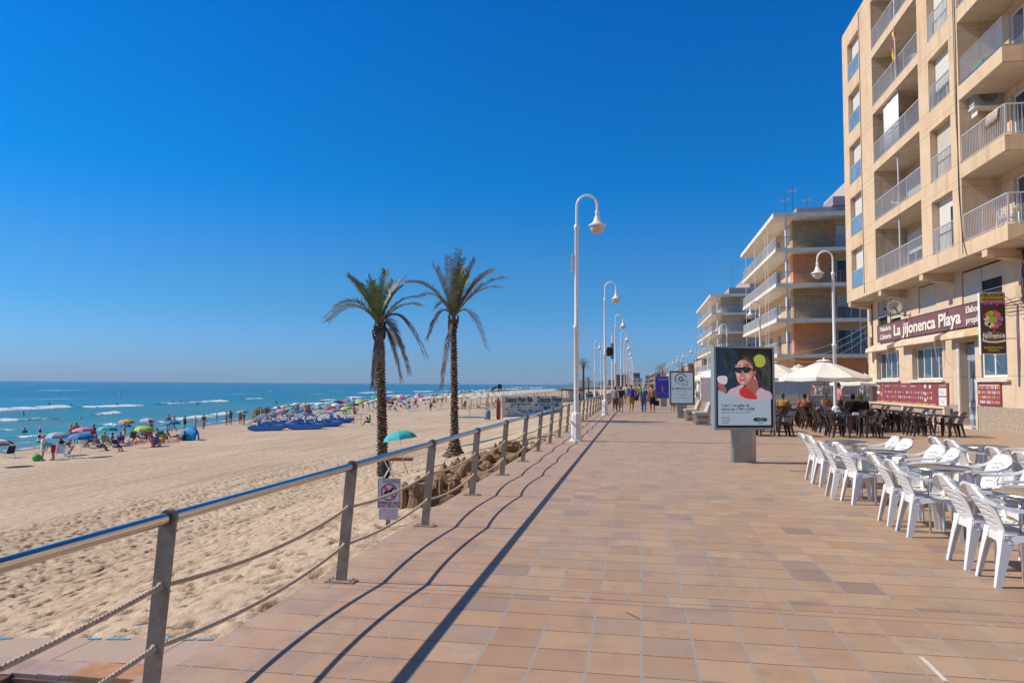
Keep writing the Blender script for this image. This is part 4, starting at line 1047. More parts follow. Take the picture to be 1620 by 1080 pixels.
# ---------------------------------------------------------------- the near block with the ice cream parlour
def near_block():
    root = thing('apartment_block', 'nearest beige stone block with the ice cream parlour at its foot', 'apartment block', (13.1, 36, 0), 0, None)
    XF, XG, ZB, PT_, Y0, Y1, TOP = 11.9, 13.1, 6.45, 2.97, 29.2, 44.5, 22.12
    mb = MB(); ops = []
    def U(y): return Y1-y
    for k in range(6):
        z = 7.0-ZB+PT_*k
        if k == 5: continue
        ops.append((U(43.45), U(41.35), z+.12, z+2.3, .32))
        ops.append((U(39.2), U(33.1), z+.08, z+2.62, 1.5))
        ops.append((U(32.0), U(30.0), z+.03, z+2.2, .35))
    facade(mb, (XF,Y1,ZB), (0,-1,0), (-1,0,0), Y1-Y0, TOP-ZB, ops, 0, 0, 0)
    mb.quad((XF,Y1,ZB),(24,Y1,ZB),(24,Y1,TOP),(XF,Y1,TOP)); mb.quad((XF,Y1,TOP),(24,Y1,TOP),(24,8,TOP),(13.2,8,TOP)); mb.quad((XF,Y1,TOP),(13.2,8,TOP),(13.2,Y0,TOP),(XF,Y0,TOP))
    mb.quad((XF,Y0,ZB),(13.2,Y0,ZB),(13.2,Y0,TOP),(XF,Y0,TOP))       # end of the slab facing the camera
    facade(mb, (13.2,Y0,ZB), (0,-1,0), (-1,0,0), Y0-8, TOP-ZB, [(U2, U2+1.7, 7.02-ZB+PT_*k, 9.1-ZB+PT_*k, .2) for k in range(5) for U2 in (1.0, 5.2, 9.4)], 0, 0, 0)
    mb.quad((XF,Y1,ZB),(XF,8,ZB),(24,8,ZB),(24,Y1,ZB), 1)
    mb.box(XF+.02, XF+.3, Y0+.3, Y1-.02, TOP+.001, TOP+.12)
    for k in range(5):         # corner balconies on the camera side
        z = 7.0+PT_*k
        mb.box(XF+.002, 13.195, 25.9, Y0-.002, z-.55, z, 0)
        mb.box(XF+.004, 13.19, 25.93, Y0-.004, z-.553, z-.551, 1)
    wall = part(mb, 'wall', [SHOPW, mat('pale_soffit_plaster', (.55,.48,.40), .9, 0, .1)], root)
    # ceilings in the balcony recesses
    mb = MB()
    for k in range(5): z = 7.0+PT_*k; mb.box(XF+.05, XF+1.49, 33.15, 39.15, z+2.60, z+2.615)
    mb.build('ceiling', mat('recess_ceiling_plaster', (.62,.53,.43), .9), wall)
    glp = mat('frosted_balcony_glass', (.20,.30,.38), .12, 0, .2, 1, spec=.8)
    for k in range(5):
        z = 7.0+PT_*k
        # column A: shutter above, glass guard below
        mb = MB(); mb.box(XF+.24, XF+.28, 41.42, 43.38, z+1.0-.35*(k%2), z+2.28); s1 = part(mb, 'shutter', SHW, root)
        f = win_frame(root, XF+.25+.035, 41.40, 43.40, z+.14, z+2.28, 2)
        mb = MB(); mb.box(XF+.03, XF+.04, 41.40, 43.40, z+.16, z+1.05); part(mb, 'glass_guard', glp, root)
        mb = MB(); mb.box(XF+.02, XF+.05, 41.38, 43.42, z+1.05, z+1.09); mb.box(XF+.02, XF+.05, 41.38, 41.42, z+.13, z+1.05); mb.box(XF+.02, XF+.05, 43.38, 43.42, z+.13, z+1.05); part(mb, 'guard_frame', BARS, root)
        # column B: balcony
        mb = MB(); bars(mb, (XF+.05, 33.14, 0), (XF+.05, 39.16, 0), z+.10, z+1.1, .12); part(mb, 'balcony_railing', BARS, root)
        mb = MB(); mb.tube([(XF+.22, 36.4, z+.09), (XF+.22, 36.4, z+2.6)], .045, 10); part(mb, 'post', BARS, root)
        f = win_frame(root, XF+1.42, 36.9, 38.9, z+.1, z+2.2, 2); f = win_frame(root, XF+1.42, 33.5, 35.4, z+.1, z+2.2, 2)
        mb = MB(); mb.box(XF+1.38, XF+1.41, 36.96, 38.84, z+1.2-.4*(k%3), z+2.2); part(mb, 'shutter', SHW, root); mb = MB(); mb.box(XF+1.38, XF+1.41, 33.56, 35.34, z+.7+.4*(k%2), z+2.2); part(mb, 'shutter', SHW, root)
        mb = MB(); mb.lathe([(0,-.03),(.10,-.02),(.10,0)], 12, c=(XF+.75, 34.5, z+2.6)); part(mb, 'ceiling_lamp', M['dark'] if k != 1 else M['black'], root)
        # column C
        mb = MB(); half = (k == 0)
        if half: mb.box(XF+.27, XF+.30, 30.9, 31.95, z+.08, z+2.2); mb.box(XF+.27, XF+.30, 30.03, 30.9, z+1.75, z+2.2)
        else: mb.box(XF+.27, XF+.30, 30.03, 31.97, z+(.05 if k in (1,3) else .8), z+2.2)
        part(mb, 'shutter', SHC if k in (1,) else SHW, root); win_frame(root, XF+.31, 30.02, 31.98, z+.04, z+2.19, 2, glass=M['glass'])
        mb = MB(); bars(mb, (XF+.04, 30.03, 0), (XF+.04, 31.97, 0), z+.05, z+1.05, .115); part(mb, 'window_railing', BARS, root)
        # corner balcony
        if k != 2:
            mb = MB(); bars(mb, (XF+.05, 25.95, 0), (XF+.05, Y0-.02, 0), z+.02, z+1.05, .12); bars(mb, (XF+.08, 25.95, 0), (13.18, 25.95, 0), z+.02, z+1.05, .12); part(mb, 'corner_railing', BARS, root)
        else:
            mb = MB(); mb.box(XF+.05, XF+.062, 25.95, 27.55, z+.06, z+1.05); mb.box(XF+.05, XF+.062, 27.57, Y0-.02, z+.06, z+1.05); mb.box(XF+.07, 13.18, 25.95, 25.962, z+.06, z+1.05)
            m_, t_, b_ = nodes('tinted_balcony_glass'); b_.inputs['Base Color'].default_value = (.35,.42,.55,1); b_.inputs['Roughness'].default_value = .03; b_.inputs['Alpha'].default_value = .14
            part(mb, 'glass_guard', m_, root)
            mb = MB(); mb.box(XF-.01, XF+.10, 25.9, Y0-.02, z, z+.06); mb.box(XF+.1, 13.18, 25.9, 26.0, z, z+.06); part(mb, 'guard_rail', M['alu'], root)
    for k in range(5):
        z = 7.0+PT_*k
        for yy in (28.2-1.7, 24.0-1.7, 19.8-1.7): win_frame(root, 13.3, yy+.02, yy+1.68, z+.03, z+2.09, 2)
    # spandrel step under the balconies and beams below the overhang
    mb = MB()
    for y in (43.9, 38.6, 33.2, 27.4):
        mb.add([(XF+.02,y,6.20),(XG,y,6.02),(XG,y+.4,6.02),(XF+.02,y+.4,6.20),(XF+.02,y,ZB-.003),(XG,y,ZB-.003),(XG,y+.4,ZB-.003),(XF+.02,y+.4,ZB-.003)], [(0,3,2,1),(4,5,6,7),(0,1,5,4),(1,2,6,5),(2,3,7,6),(3,0,4,7)])
    part(mb, 'beam', SHOPW, root)
    # ground and mezzanine storey
    mb = MB(); W_ = 44.9; V = lambda y: W_-y
    ops = [(V(43.45),V(39.9),2.05,3.52,.35),(V(38.1),V(34.55),2.0,3.5,.35),(V(32.8),V(31.4),.03,3.5,.5),(V(30.9),V(28.85),2.02,3.4,.12),
        (V(43.05),V(41.5),4.3,6.3,.12),(V(41.1),V(39.5),4.3,6.3,.12),(V(37.1),V(35.1),5.12,6.35,.12),(V(32.4),V(29.05),4.9,6.38,.15),(V(20.5),V(17),2,3.5,.3)]
    facade(mb, (XG,44.9,0), (0,-1,0), (-1,0,0), 36.9, ZB, ops, 0, 0, 1)
    mb.quad((XG,44.9,0),(24,44.9,0),(24,44.9,ZB),(XG,44.9,ZB)); mb.quad((XG,8,0),(24,8,0),(24,8,TOP),(XG,8,TOP))
    part(mb, 'shop_wall', [SHOPG, M['dark']], root)
    mb = MB(); mb.box(XG-.03, XG-.002, 8, 31.25, 0, .93); mb.box(XG-.03,XG-.002,33.0,34.0,0,.93); part(mb, 'plinth', mat('grey_beige_roughcast', (.40,.32,.24), .95, 0, .25, 12, 90, .6), root)
    mb = MB()
    for a, b_, c in ((43.6,39.7,1.98),(38.3,34.3,1.94),(31.2,28.6,1.94)): mb.box(XG-.14, XG+.1, b_, a, c-.08, c)
    part(mb, 'window_sill', mat('pale_marble_sill', (.66,.62,.56), .5), root)
    mb = MB(); mb.box(XG-.03, XG-.004, 32.82, 33.0, 0, 3.5); mb.box(XG-.03, XG-.004, 31.2, 31.38, 0, 1.9); mb.box(XG-.2, XG+.5, 31.38, 32.82, 0, .1); part(mb, 'door_surround', mat('marble_trim', (.66,.6,.52), .5), root)
    win_frame(root, XG+.22, 39.95, 43.4, 2.06, 3.5, 4); win_frame(root, XG+.22, 34.6, 38.05, 2.01, 3.48, 4); win_frame(root, XG+.06, 28.9, 30.85, 2.03, 3.38, 2, .09)
    win_frame(root, XG+.22, 17.0, 20.5, 2.0, 3.5, 3)
    # interior seen through the glass edge: door leaf
    mb = MB(); mb.box(XG+.30, XG+.34, 31.42, 32.78, .1, 2.0); mb.box(XG+.30,XG+.34,31.42,31.6,2.0,2.7); mb.box(XG+.30,XG+.34,32.6,32.78,2.0,2.7); mb.box(XG+.30,XG+.34,31.42,32.78,2.7,3.45)
    d_ = part(mb, 'door', mat('grey_door_paint', (.22,.25,.29), .35), root)
    mb = MB(); mb.box(XG+.285, XG+.298, 31.43, 32.77, 2.75, 3.4); mb.build('rolled_shutter', shutter_mat('grey_shutter', (.33,.36,.40), .09), d_)
    mb = MB(); mb.box(XG+.31, XG+.32, 31.6, 32.6, 2.0, 2.7); mb.build('pane', M['glass'], d_)
    mb = MB(); [mb.box(XG+.292, XG+.299, 31.43, 32.77, z, z+.18) for z in (.35,.85)]; mb.build('stripe', mat('pale_door_stripe', (.45,.48,.52), .4), d_)
    # mezzanine shutters
    mb = MB(); mb.box(XG+.04, XG+.07, 41.55, 43.0, 5.55, 6.28); part(mb, 'shutter', mat('grey_green_shutter', (.34,.33,.29), .6), root)
    for a_, b_, c_ in ((39.55,41.05,5.2),(35.15,37.05,5.13),(30.75,32.35,4.92),(29.1,30.7,5.75)): mb = MB(); mb.box(XG+.04, XG+.07, a_, b_, c_, 6.3); part(mb, 'shutter', SHC, root)
    mb = MB(); mb.box(XG+.08, XG+.1, 29.1, 30.7, 4.92, 5.75); part(mb, 'window', M['dark'], root)
    mb = MB(); mb.box(XG+.05,XG+.07,29.1,30.7,5.0,5.1); mb.box(XG+.05,XG+.07,29.1,30.7,5.35,5.38); mb.box(XG+.02,XG+.1,41.5,43.05,5.42,5.5); part(mb, 'sash', M['white'], root)
    # electric meter boxes and cables
    mb = MB(); mb.box(XG-.16, XG-.003, 27.35, 27.75, 4.75, 5.15); mb.box(XG-.14, XG-.003, 44.0, 44.5, 4.0, 4.45); part(mb, 'junction_box', mat('yellowed_plastic', (.52,.42,.25), .5), root)
    random.seed(3); mb = MB()
    for k in range(9):
        y = 27.0+random.uniform(-.25,.25); x = XG-.05-random.uniform(0,.12); pts = [(x+random.uniform(-.04,.04), y+random.uniform(-.18,.18)-.0, z) for z in np.linspace(6.35, random.uniform(3.9,4.6), 9)]
        mb.tube(pts, random.uniform(.012,.028), 6)
    for k in range(5):
        z = 4.3+.12*k; mb.tube([(XG-.06, 27.1, z+.3), (XG-.12, 27.6, z), (XG-.1, 28.6+.1*k, z+.05*math.sin(k)), (XG-.06, 29.6, z+.2)], .012, 5)
    mb.tube([(XF-.02, 29.35, 22), (XF-.02, 29.32, 15), (XF-.02, 29.4, 9), (XF-.02, 29.2, 7.2), (XF-.02, 28.9, 6.5), (XF+.3,28.5,6.42), (XG-.1, 27.1, 6.38)], .014, 5)
    mb.tube([(XF-.02, 29.5, 22), (XF-.02, 29.45, 12), (XF-.02, 29.2, 6.6)], .01, 5); mb.tube([(XG-.06, 26.9, 6.3), (XG-.06, 26.9, .3)], .022, 6)
    mb.tube([(XF-.02, 41.15, 22), (XF-.02, 41.15, 6.6)], .014, 5)
    mb.tube([(XG-.05,43.9,6.3),(XG-.05,43.9,3.0)], .03, 6)
    part(mb, 'cable', M['black'], root)
    # awnings
    for y0, y1, z, cm in ((43.9,40.3,3.55,0),(39.2,34.15,3.62,0),(33.5,29.0,3.62,1)):
        mb = MB(); a, b_ = y1, y0
        prof = [(XG-.02,z+.42),(XG-.42,z+.22),(XG-.46,z+.02),(XG-.40,z-.03),(XG-.35,z+.08),(XG-.02,z+.15)]
        mb.prism(prof, a, b_, 'xz')
        part(mb, 'awning', mat('rust_stained_canvas', (.60,.52,.40), .9, 0, .3, 1.2, col2=(.50,.30,.10) if cm else (.55,.42,.27)), root)
        mb = MB(); mb.tube([(XG-.42,a+.1,z),(XG-.3,a+.15,z-.8),(XG-.05,a+.2,z-1.2)], .013, 5); mb.tube([(XG-.42,b_-.1,z),(XG-.3,b_-.15,z-.8),(XG-.05,b_-.2,z-1.2)], .013, 5); part(mb, 'awning_arm', BARS, root)
    return root
NB = near_block()
# things fixed to or standing on the near block
t = thing('shop_sign', 'long faded maroon sign board with white lettering above the parlour windows', 'sign', (12.95, 36.3, 4.5))
mb = MB(); mb.box(12.97, 13.09, 29.4, 42.75, 4.05, 5.0); part(mb, 'panel', mat('faded_maroon_sign', (.20,.085,.085), .5, 0, .12, .8), t)
mb = MB()
for z0, z1 in ((4.05,4.075),(4.975,5.0)): mb.box(12.955, 12.969, 29.4, 42.75, z0, z1)
for y in (29.4, 33.5, 37.6, 42.73): mb.box(12.955, 12.969, y, y+.02, 4.076, 4.974)
part(mb, 'frame', mat('dark_maroon_frame', (.07,.03,.03), .5), t)
wl = ink('sign_cream_letter', (.72,.66,.58), .6)
ptext('lettering', 'La Jijonenca Playa', .78, wl, t, (12.945, 36.15, 4.5), WX, ext=.012, bold=.026, fitw=7.9)
ptext('lettering', 'Heladería', .36, wl, t, (12.945, 41.35, 4.72), WX, ext=.01, bold=.02, fitw=1.75); ptext('lettering', 'Cafetería', .36, wl, t, (12.945, 41.35, 4.3), WX, ext=.01, bold=.02, fitw=1.75)
ptext('lettering', 'Elaboración', .36, wl, t, (12.945, 30.65, 4.72), WX, ext=.01, bold=.02, fitw=2.1); ptext('lettering', 'propia', .36, wl, t, (12.945, 31.1, 4.3), WX, ext=.01, bold=.02, fitw=1.2)
# hanging sign
YS = 27.9; a = on(1, YS, 1549, 463); b_ = on(1, YS, 1593, 560); x0, x1, z0, z1 = a.x, b_.x, b_.z, a.z
t = thing('hanging_sign', 'tall narrow maroon and yellow sign jutting from the parlour wall', 'sign', ((x0+x1)/2, YS, z0))
mb = MB(); mb.box(x0, x1, YS, YS+.14, z0, z1); part(mb, 'box', M['white'], t)
cx = (x0+x1)/2; ww = x1-x0; hh = z1-z0; Zf = lambda v: z1-v*hh; Xf = lambda u: x0+u*ww
mats = [ink('sign_deep_maroon', (.045,.008,.018), .3), ink('sign_yellow', (.50,.42,.02), .3)]+[ink('scoop_%s' % n_, c_, .35) for n_, c_ in (('lime',(.30,.48,.03)),('magenta',(.55,.03,.30)),('orange',(.62,.16,.03)),('cream',(.70,.66,.42)),('lilac',(.32,.14,.50)),('pink',(.65,.12,.25)),('red',(.45,.02,.03)))]
mb = MB(); mb.prism([(Xf(.02),Zf(.99)),(Xf(.98),Zf(.99)),(Xf(.98),Zf(.01)),(Xf(.02),Zf(.01))], YS-.001, YS-.006, 'xz', 0)
mb.prism([(Xf(.03),Zf(.16)),(Xf(.97),Zf(.16)),(Xf(.97),Zf(.02)),(Xf(.03),Zf(.02))], YS-.007, YS-.010, 'xz', 1)
for i in range(8): disc(mb, Xf(.09+.117*i), Zf(.165+.012*(i%2)), .055*ww, .02*hh*(1+(i*37%3)*.4), YS-.011, YS-.014, 3 if i % 3 else 6, 12)
for (u, v, r, c_) in ((.3,.36,.11,4),(.25,.42,.12,5),(.42,.34,.12,2),(.56,.33,.12,3),(.68,.36,.12,4),(.78,.43,.12,6),(.72,.50,.12,3),(.6,.54,.12,7),(.42,.53,.13,5),(.28,.50,.12,5),(.16,.39,.07,8),(.5,.44,.15,2)):
    disc(mb, Xf(u), Zf(v), r*ww, r*ww, YS-.012-.003*(c_%3)-(.012 if r > .14 else 0), YS-.016-.003*(c_%3)-(.012 if r > .14 else 0), c_, 18)
mb.prism([(Xf(.43),Zf(.56)),(Xf(.57),Zf(.56)),(Xf(.5),Zf(.68))], YS-.030, YS-.033, 'xz', 8)
disc(mb, Xf(.5), Zf(.70), .44*ww, .055*hh, YS-.034, YS-.036, 1); disc(mb, Xf(.5), Zf(.70), .42*ww, .048*hh, YS-.037, YS-.039, 0)
mb.prism(smooth_poly([(Xf(.06),Zf(.765)),(Xf(.3),Zf(.785)),(Xf(.5),Zf(.79)),(Xf(.7),Zf(.785)),(Xf(.94),Zf(.765)),(Xf(.9),Zf(.80)),(Xf(.5),Zf(.82)),(Xf(.1),Zf(.80))]), YS-.040, YS-.042, 'xz', 5)
part(mb, 'printed_face', mats, t)
R0 = (PI/2,0,0); mk = mats[0]; yl = mats[1]; wv = ink('print_white', (.8,.8,.8))
ptext('lettering', 'HELADOS', .14, mk, t, (cx, YS-.014, Zf(.05)), R0, ext=.002, bold=.035, fitw=.86*ww); ptext('lettering', 'ARTESANOS', .115, mk, t, (cx, YS-.014, Zf(.115)), R0, ext=.002, bold=.035, fitw=.86*ww)
ptext('lettering', 'La', .12, wv, t, (Xf(.35), YS-.043, Zf(.655)), R0, ext=.002, bold=.02); ptext('lettering', 'Jijonenca', .24, wv, t, (cx, YS-.043, Zf(.70)), R0, ext=.002, bold=.02, fitw=.88*ww); ptext('lettering', 'Playa', .12, yl, t, (cx, YS-.043, Zf(.742)), R0, ext=.002, bold=.01, shear=.4)
ptext('lettering', 'ELABORACIÓN', .10, yl, t, (cx, YS-.008, Zf(.895)), R0, ext=.002, bold=.02, fitw=.74*ww); ptext('lettering', 'PROPIA', .10, yl, t, (cx, YS-.008, Zf(.94)), R0, ext=.002, bold=.02, fitw=.42*ww)
mb = MB()
for z in (z0+.55, z1-.45): mb.tube([(x1, YS+.07, z), (13.08, YS+.07, z)], .02, 6)
mb.tube([(13.07,YS+.07,z0+.5),(13.07,YS+.07,z1-.4)], .02, 6); mb.tube([(x1,YS+.07,z1-.1),(13.07,YS+.07,z1-.45)], .015, 6); part(mb, 'bracket', BARS, t)
# menu boards
random.seed(11)
def menu(label, y0, y1, z0, z1, cols, rows, extra):
    t = thing('menu_poster', label, 'menu board', (13.05, (y0+y1)/2, z0))
    mb = MB(); mb.box(13.045, 13.098, y0, y1, z0, z1); part(mb, 'panel', mat('menu_maroon', (.25,.05,.055), .35, 0, .08), t)
    cm = [ink('menu_'+n_, c_, .4) for n_, c_ in (('white',(.7,.68,.66)),('pink',(.62,.30,.28)),('rose',(.60,.12,.18)),('orange',(.62,.22,.05)),('cream',(.66,.56,.38)),('violet',(.14,.05,.35)),('yellow',(.62,.46,.04)),('green',(.25,.36,.12)))]
    mb = MB(); W_ = y1-y0; H_ = z1-z0
    Yv = lambda u: y1-u*W_
    def dab(u, v, w_, h_, c_, e=0):
        y = Yv(u); z = z1-v*H_; n = 8
        mb.prism([(y+w_*math.cos(2*PI*i/n), z+h_*math.sin(2*PI*i/n)) for i in range(n)], 13.044-e, 13.041-e, 'yz', c_)
    if extra:
        for (u0, u1, v0, v1) in ((.905,.985,.22,.53),(.905,.985,.58,.92)): mb.box(13.041, 13.044, Yv(u1), Yv(u0), z1-v1*H_, z1-v0*H_, 0)
        for i in range(14): dab(.912+.065*random.random(), .28+.2*random.random()+(.35 if i % 2 else 0), .03, .03, random.choice((2,3,6,7,5)), .004)
        for i in range(100):
            u = .02+.85*i/100; h_ = .04+.05*random.random(); dab(u, .93, .05, h_, random.choice((3,6,2,6,1)))
        dab(.09,.2,.42,.13,4); dab(.09,.21,.34,.07,0,.003); dab(.1,.46,.32,.09,0); dab(.155,.55,.2,.13,3,.003)
        for i in range(30):
            for r_ in (.42,.64):
                u = .20+.0215*i+random.uniform(-.003,.003)
                if random.random() < .93: dab(u, r_, .035+.02*random.random(), .05+.035*random.random(), random.choice((0,1,1,2,4,4,3,0) + ((5,) if i in (9,14) else ())))
        for u, v in ((.755,.15),(.755,.45),(.755,.72),(.81,.16)): dab(u, v, .13, .085, 0)
        mb.box(13.041, 13.044, Yv(.17), Yv(.168), z0+.1, z1-.03, 0)
        for i in range(4): mb.box(13.041,13.044, Yv(.28+.12*i), Yv(.21+.12*i), z1-.17, z1-.145, 0 if i != 1 else 7)
        mb.box(13.041,13.044, Yv(.98), Yv(.91), z1-.16, z1-.09, 7)
    else:
        for r_ in range(rows):
            for i in range(cols): dab((i+.7)/(cols+.4), (r_+.85)/(rows+.5), .045, .07, random.choice((1,1,2,3,0,1) if (r_*cols+i) % 17 else (7,5)))
        mb.box(13.041,13.044, y0+.1, y1-.1, z1-.09, z1-.05, 4)
    o = part(mb, 'picture_grid', cm, t)
    if extra: ptext('lettering', 'Jijonenca', .2, ink('menu_brown', (.06,.02,.01)), t, (13.036, Yv(.09), z1-.21*H_), WX, ext=.002, bold=.03, fitw=.6)
    return t
menu('long maroon picture menu board under the two wide parlour windows', 33.9, 44.1, .76, 1.84, 0, 0, True)
menu('small square menu board with four rows of ices, right of the parlour door', 29.3, 31.1, .98, 1.80, 13, 4, False)
# pierced parapet
t = thing('pierced_parapet', 'low cream parapet of pierced blocks at the foot of the parlour wall', 'balustrade', (12.85, 38.6, 0))
mb = MB(); mb.box(12.72, 12.98, 33.5, 43.8, .74, .82); mb.box(12.76, 12.94, 33.5, 43.8, .0, .1)
for y in (33.5, 38.4, 43.6): mb.box(12.74, 12.96, y, y+.2, .101, .739)
part(mb, 'frame', mat('cream_coping', (.62,.54,.42), .8), t)
mb = MB()
y = 33.75
while y < 43.5:
    if not (38.3 < y < 38.65):
        for z in (.26, .58):
            for a in (PI/4, 3*PI/4):
                dy, dz = math.cos(a)*.15, math.sin(a)*.15; mb.tube([(12.85,y-dy,z-dz),(12.85,y+dy,z+dz)], .026, 4, sm=False)
            mb.lathe([(.07,-.03),(.10,-.03),(.10,.03),(.07,.03),(.07,-.03)], 10, M=Matrix.Translation((12.85,y,z)) @ Matrix.Rotation(PI/2, 4, 'Y'))
    y += .29
part(mb, 'lattice', mat('cream_pierced_blocks', (.60,.50,.37), .85), t)
# satellite dish
c = on(0, 12.45, 1416, 486)
t = thing('satellite_dish', 'round cream satellite dish on a curved arm above the long sign', 'satellite dish', tuple(c))
mb = MB(); mb.lathe([(0,.05),(.15,.035),(.28,.0),(.34,-.03),(.335,-.035),(.27,-.01),(.14,.02),(0,.035)], 20, M=Matrix.Rotation(R(-70), 4, 'X') @ Matrix.Rotation(R(25), 4, 'Y')); mb.build('dish', mat('dish_cream', (.55,.48,.38), .6), t)
mb = MB(); mb.tube([(0,.05,0),(.1,-.1,-.35),(.35,-.2,-.42),(.62,-.3,-.42)], .02, 6); mb.tube([(0,0,0),(-.35,.3,-.05)], .015, 6); mb.box(-.42,-.32,.26,.36,-.1,0); mb.build('arm', M['black'], t)
# cloth and planter on the corner balconies
for k, y0, y1, c_, lb in ((1, 26.3, 27.2, (.50,.40,.30), 'beige towel thrown over the corner balcony railing below the air conditioner'), (3, 27.2, 27.9, (.10,.22,.45), 'blue towel over the topmost visible corner balcony railing')):
    z = 7.0+2.97*k+1.06; mb = MB(); vs = []
    for i in range(9):
        y = y0+(y1-y0)*i/8
        for x, zz in ((11.86,-.42+.04*math.sin(i*2)),(11.90,-.1),(11.93,.015),(11.99,.015),(12.02,-.1),(12.04,-.38)): vs.append((x+.012*math.sin(i*1.9), y, z+zz))
    fs = [(i*6+j, i*6+j+1, (i+1)*6+j+1, (i+1)*6+j) for i in range(8) for j in range(5)]; mb.add(vs, fs, 0, True)
    o = bake(mb, 'towel', mat('towel_%d' % k, c_, .9, 0, .2, 8), [('SOLIDIFY', dict(thickness=.01))]); tag(o, lb, 'towel')
t = thing('planter_box', 'small green planter box behind the glass of the corner balcony', 'planter', (12.25, 28.1, 13.0)); mb = MB(); mb.loft([[(-.12,-.3,0),(.12,-.3,0),(.12,.3,0),(-.12,.3,0)],[(-.16,-.36,.34),(.16,-.36,.34),(.16,.36,.34),(-.16,.36,.34)]]); mb.build('box', mat('green_planter', (.06,.40,.10), .5), t)
for x_, y_, k_, a_ in ((12.75, 34.3, 0, 1.2), (12.8, 38.2, 1, -.8), (12.75, 35.2, 3, .4), (12.6, 27.4, 0, 2.4)):
    dup(WC, (x_, y_, 7.08+2.97*k_), a_, 'white plastic chair on the %s balcony of the beige block' % ('first floor corner' if x_ == 12.6 else ['first floor recessed','second floor recessed','','fourth floor recessed'][k_]), 'white chairs on the balconies')
# AC unit
a = on(1, 29.0, 1534, 138); b_ = on(1, 29.0, 1583, 171)
t = thing('air_conditioner', 'boxy air conditioner outdoor unit fixed in the recess under the glass balcony', 'air conditioner', (a.x, 29.0, b_.z))
w_, h_ = b_.x-a.x, a.z-b_.z
mb = MB(); mb.box(0, w_, -.32, .1, .0, h_); mb.build('casing', mat('dull_grey_casing', (.36,.35,.33), .5), t)
mb = MB(); mb.lathe([(0,0),(h_*.38,0),(h_*.38,.02),(h_*.34,.02)], 20, M=Matrix.Translation((w_*.45,-.325,h_*.5)) @ Matrix.Rotation(PI/2, 4, 'X')); mb.build('fan_grille', mat('grey_grille', (.20,.19,.18), .6), t)
mb = MB(); mb.box(-.03, w_+.02, -.36, .12, -.05, -.002); mb.box(.1,.14,-.3,.15,-.3,-.05); mb.box(w_-.2,w_-.16,-.3,.15,-.3,-.05); mb.build('bracket', M['white'], t)
# flag and sunscreen
fl = on(0, 11.9, 1418, 52)
t = thing('flag', 'red and yellow flag hanging limp on a balcony of the beige block', 'flag', (11.82, fl.y, fl.z-1.3))
mb = MB(); mb.tube([(0,0,-.6),(-.05,0,1.7)], .014, 6); mb.build('pole', M['white'], t)
for nm, y0, y1, c_ in (('red_stripe', -.02, .1, (.50,.02,.02)), ('yellow_stripe', .1, .38, (.65,.42,.01)), ('red_stripe', .38, .5, (.50,.02,.02))):
    mb = MB(); vs = []; K = 10
    for i in range(K+1):
        for yy in (y0, y1): z = 1.5-1.45*i/K; vs.append((-.05+.05*math.sin(i*.8+yy*14), .0+yy*(.35+.06*math.sin(i)), z-.5*yy))
    mb.add(vs, [(2*i,2*i+1,2*i+3,2*i+2) for i in range(K)], 0, True)
    o = bake(mb, nm, mat('flag_'+nm, c_, .8, 0, .1), [('SOLIDIFY', dict(thickness=.006))]); o.parent = t
a = on(0, 11.95, 1393, 150); b_ = on(0, 11.95, 1418, 205)
t = thing('sun_screen', 'white canvas screen hung across a balcony of the beige block', 'sun screen', (11.95, b_.y, 13.1))
mb = MB(); vs = []; K = 12; 
for i in range(K+1):
    for z in (.0, 2.45): vs.append((.12+.03*math.sin(i*1.3)*(1 if z == 0 else .3), (a.y-b_.y)*i/K, z))
mb.add(vs, [(2*i,2*i+1,2*i+3,2*i+2) for i in range(K)], 0, True)
o = bake(mb, 'canvas', mat('white_canvas', (.74,.74,.76), .8), [('SOLIDIFY', dict(thickness=.008))]); o.parent = t
mb = MB(); mb.tube([(.12,0,2.46),(.12,a.y-b_.y,2.46)], .02, 6); mb.build('rod', BARS, t)

# ---------------------------------------------------------------- balconied blocks further on
def stone_mat():
    m, t, b = nodes('rough_yellow_stone'); co = obj_co(t, (1,1,1)); bt_ = t.nodes.new('ShaderNodeTexBrick'); bt_.inputs['Scale'].default_value = 1
    bt_.inputs['Brick Width'].default_value = .5; bt_.inputs['Row Height'].default_value = .13; bt_.inputs['Mortar Size'].default_value = .012
    mp = t.nodes.new('ShaderNodeMapping'); mp.inputs['Rotation'].default_value = (PI/2,0,0); t.links.new(co, mp.inputs[0]); t.links.new(mp.outputs[0], bt_.inputs['Vector'])
    bt_.inputs['Color1'].default_value = (.70,.48,.25,1); bt_.inputs['Color2'].default_value = (.56,.36,.18,1); bt_.inputs['Mortar'].default_value = (.15,.10,.06,1)
    n = noi(t, co, 7, 5, .7); c = mixc(t, ramp(t, n, [(.4,(.5,.5,.5)),(.6,(0,0,0))]), bt_.outputs['Color'], (.22,.14,.08)); t.links.new(c, b.inputs['Base Color']); b.inputs['Roughness'].default_value = .9
    bump(t, b, n, .5, .02); return m
STONE = stone_mat()
TERRA = mat('terracotta_render', (.74,.31,.13), .9, 0, .12, 1.5, 60, .2)
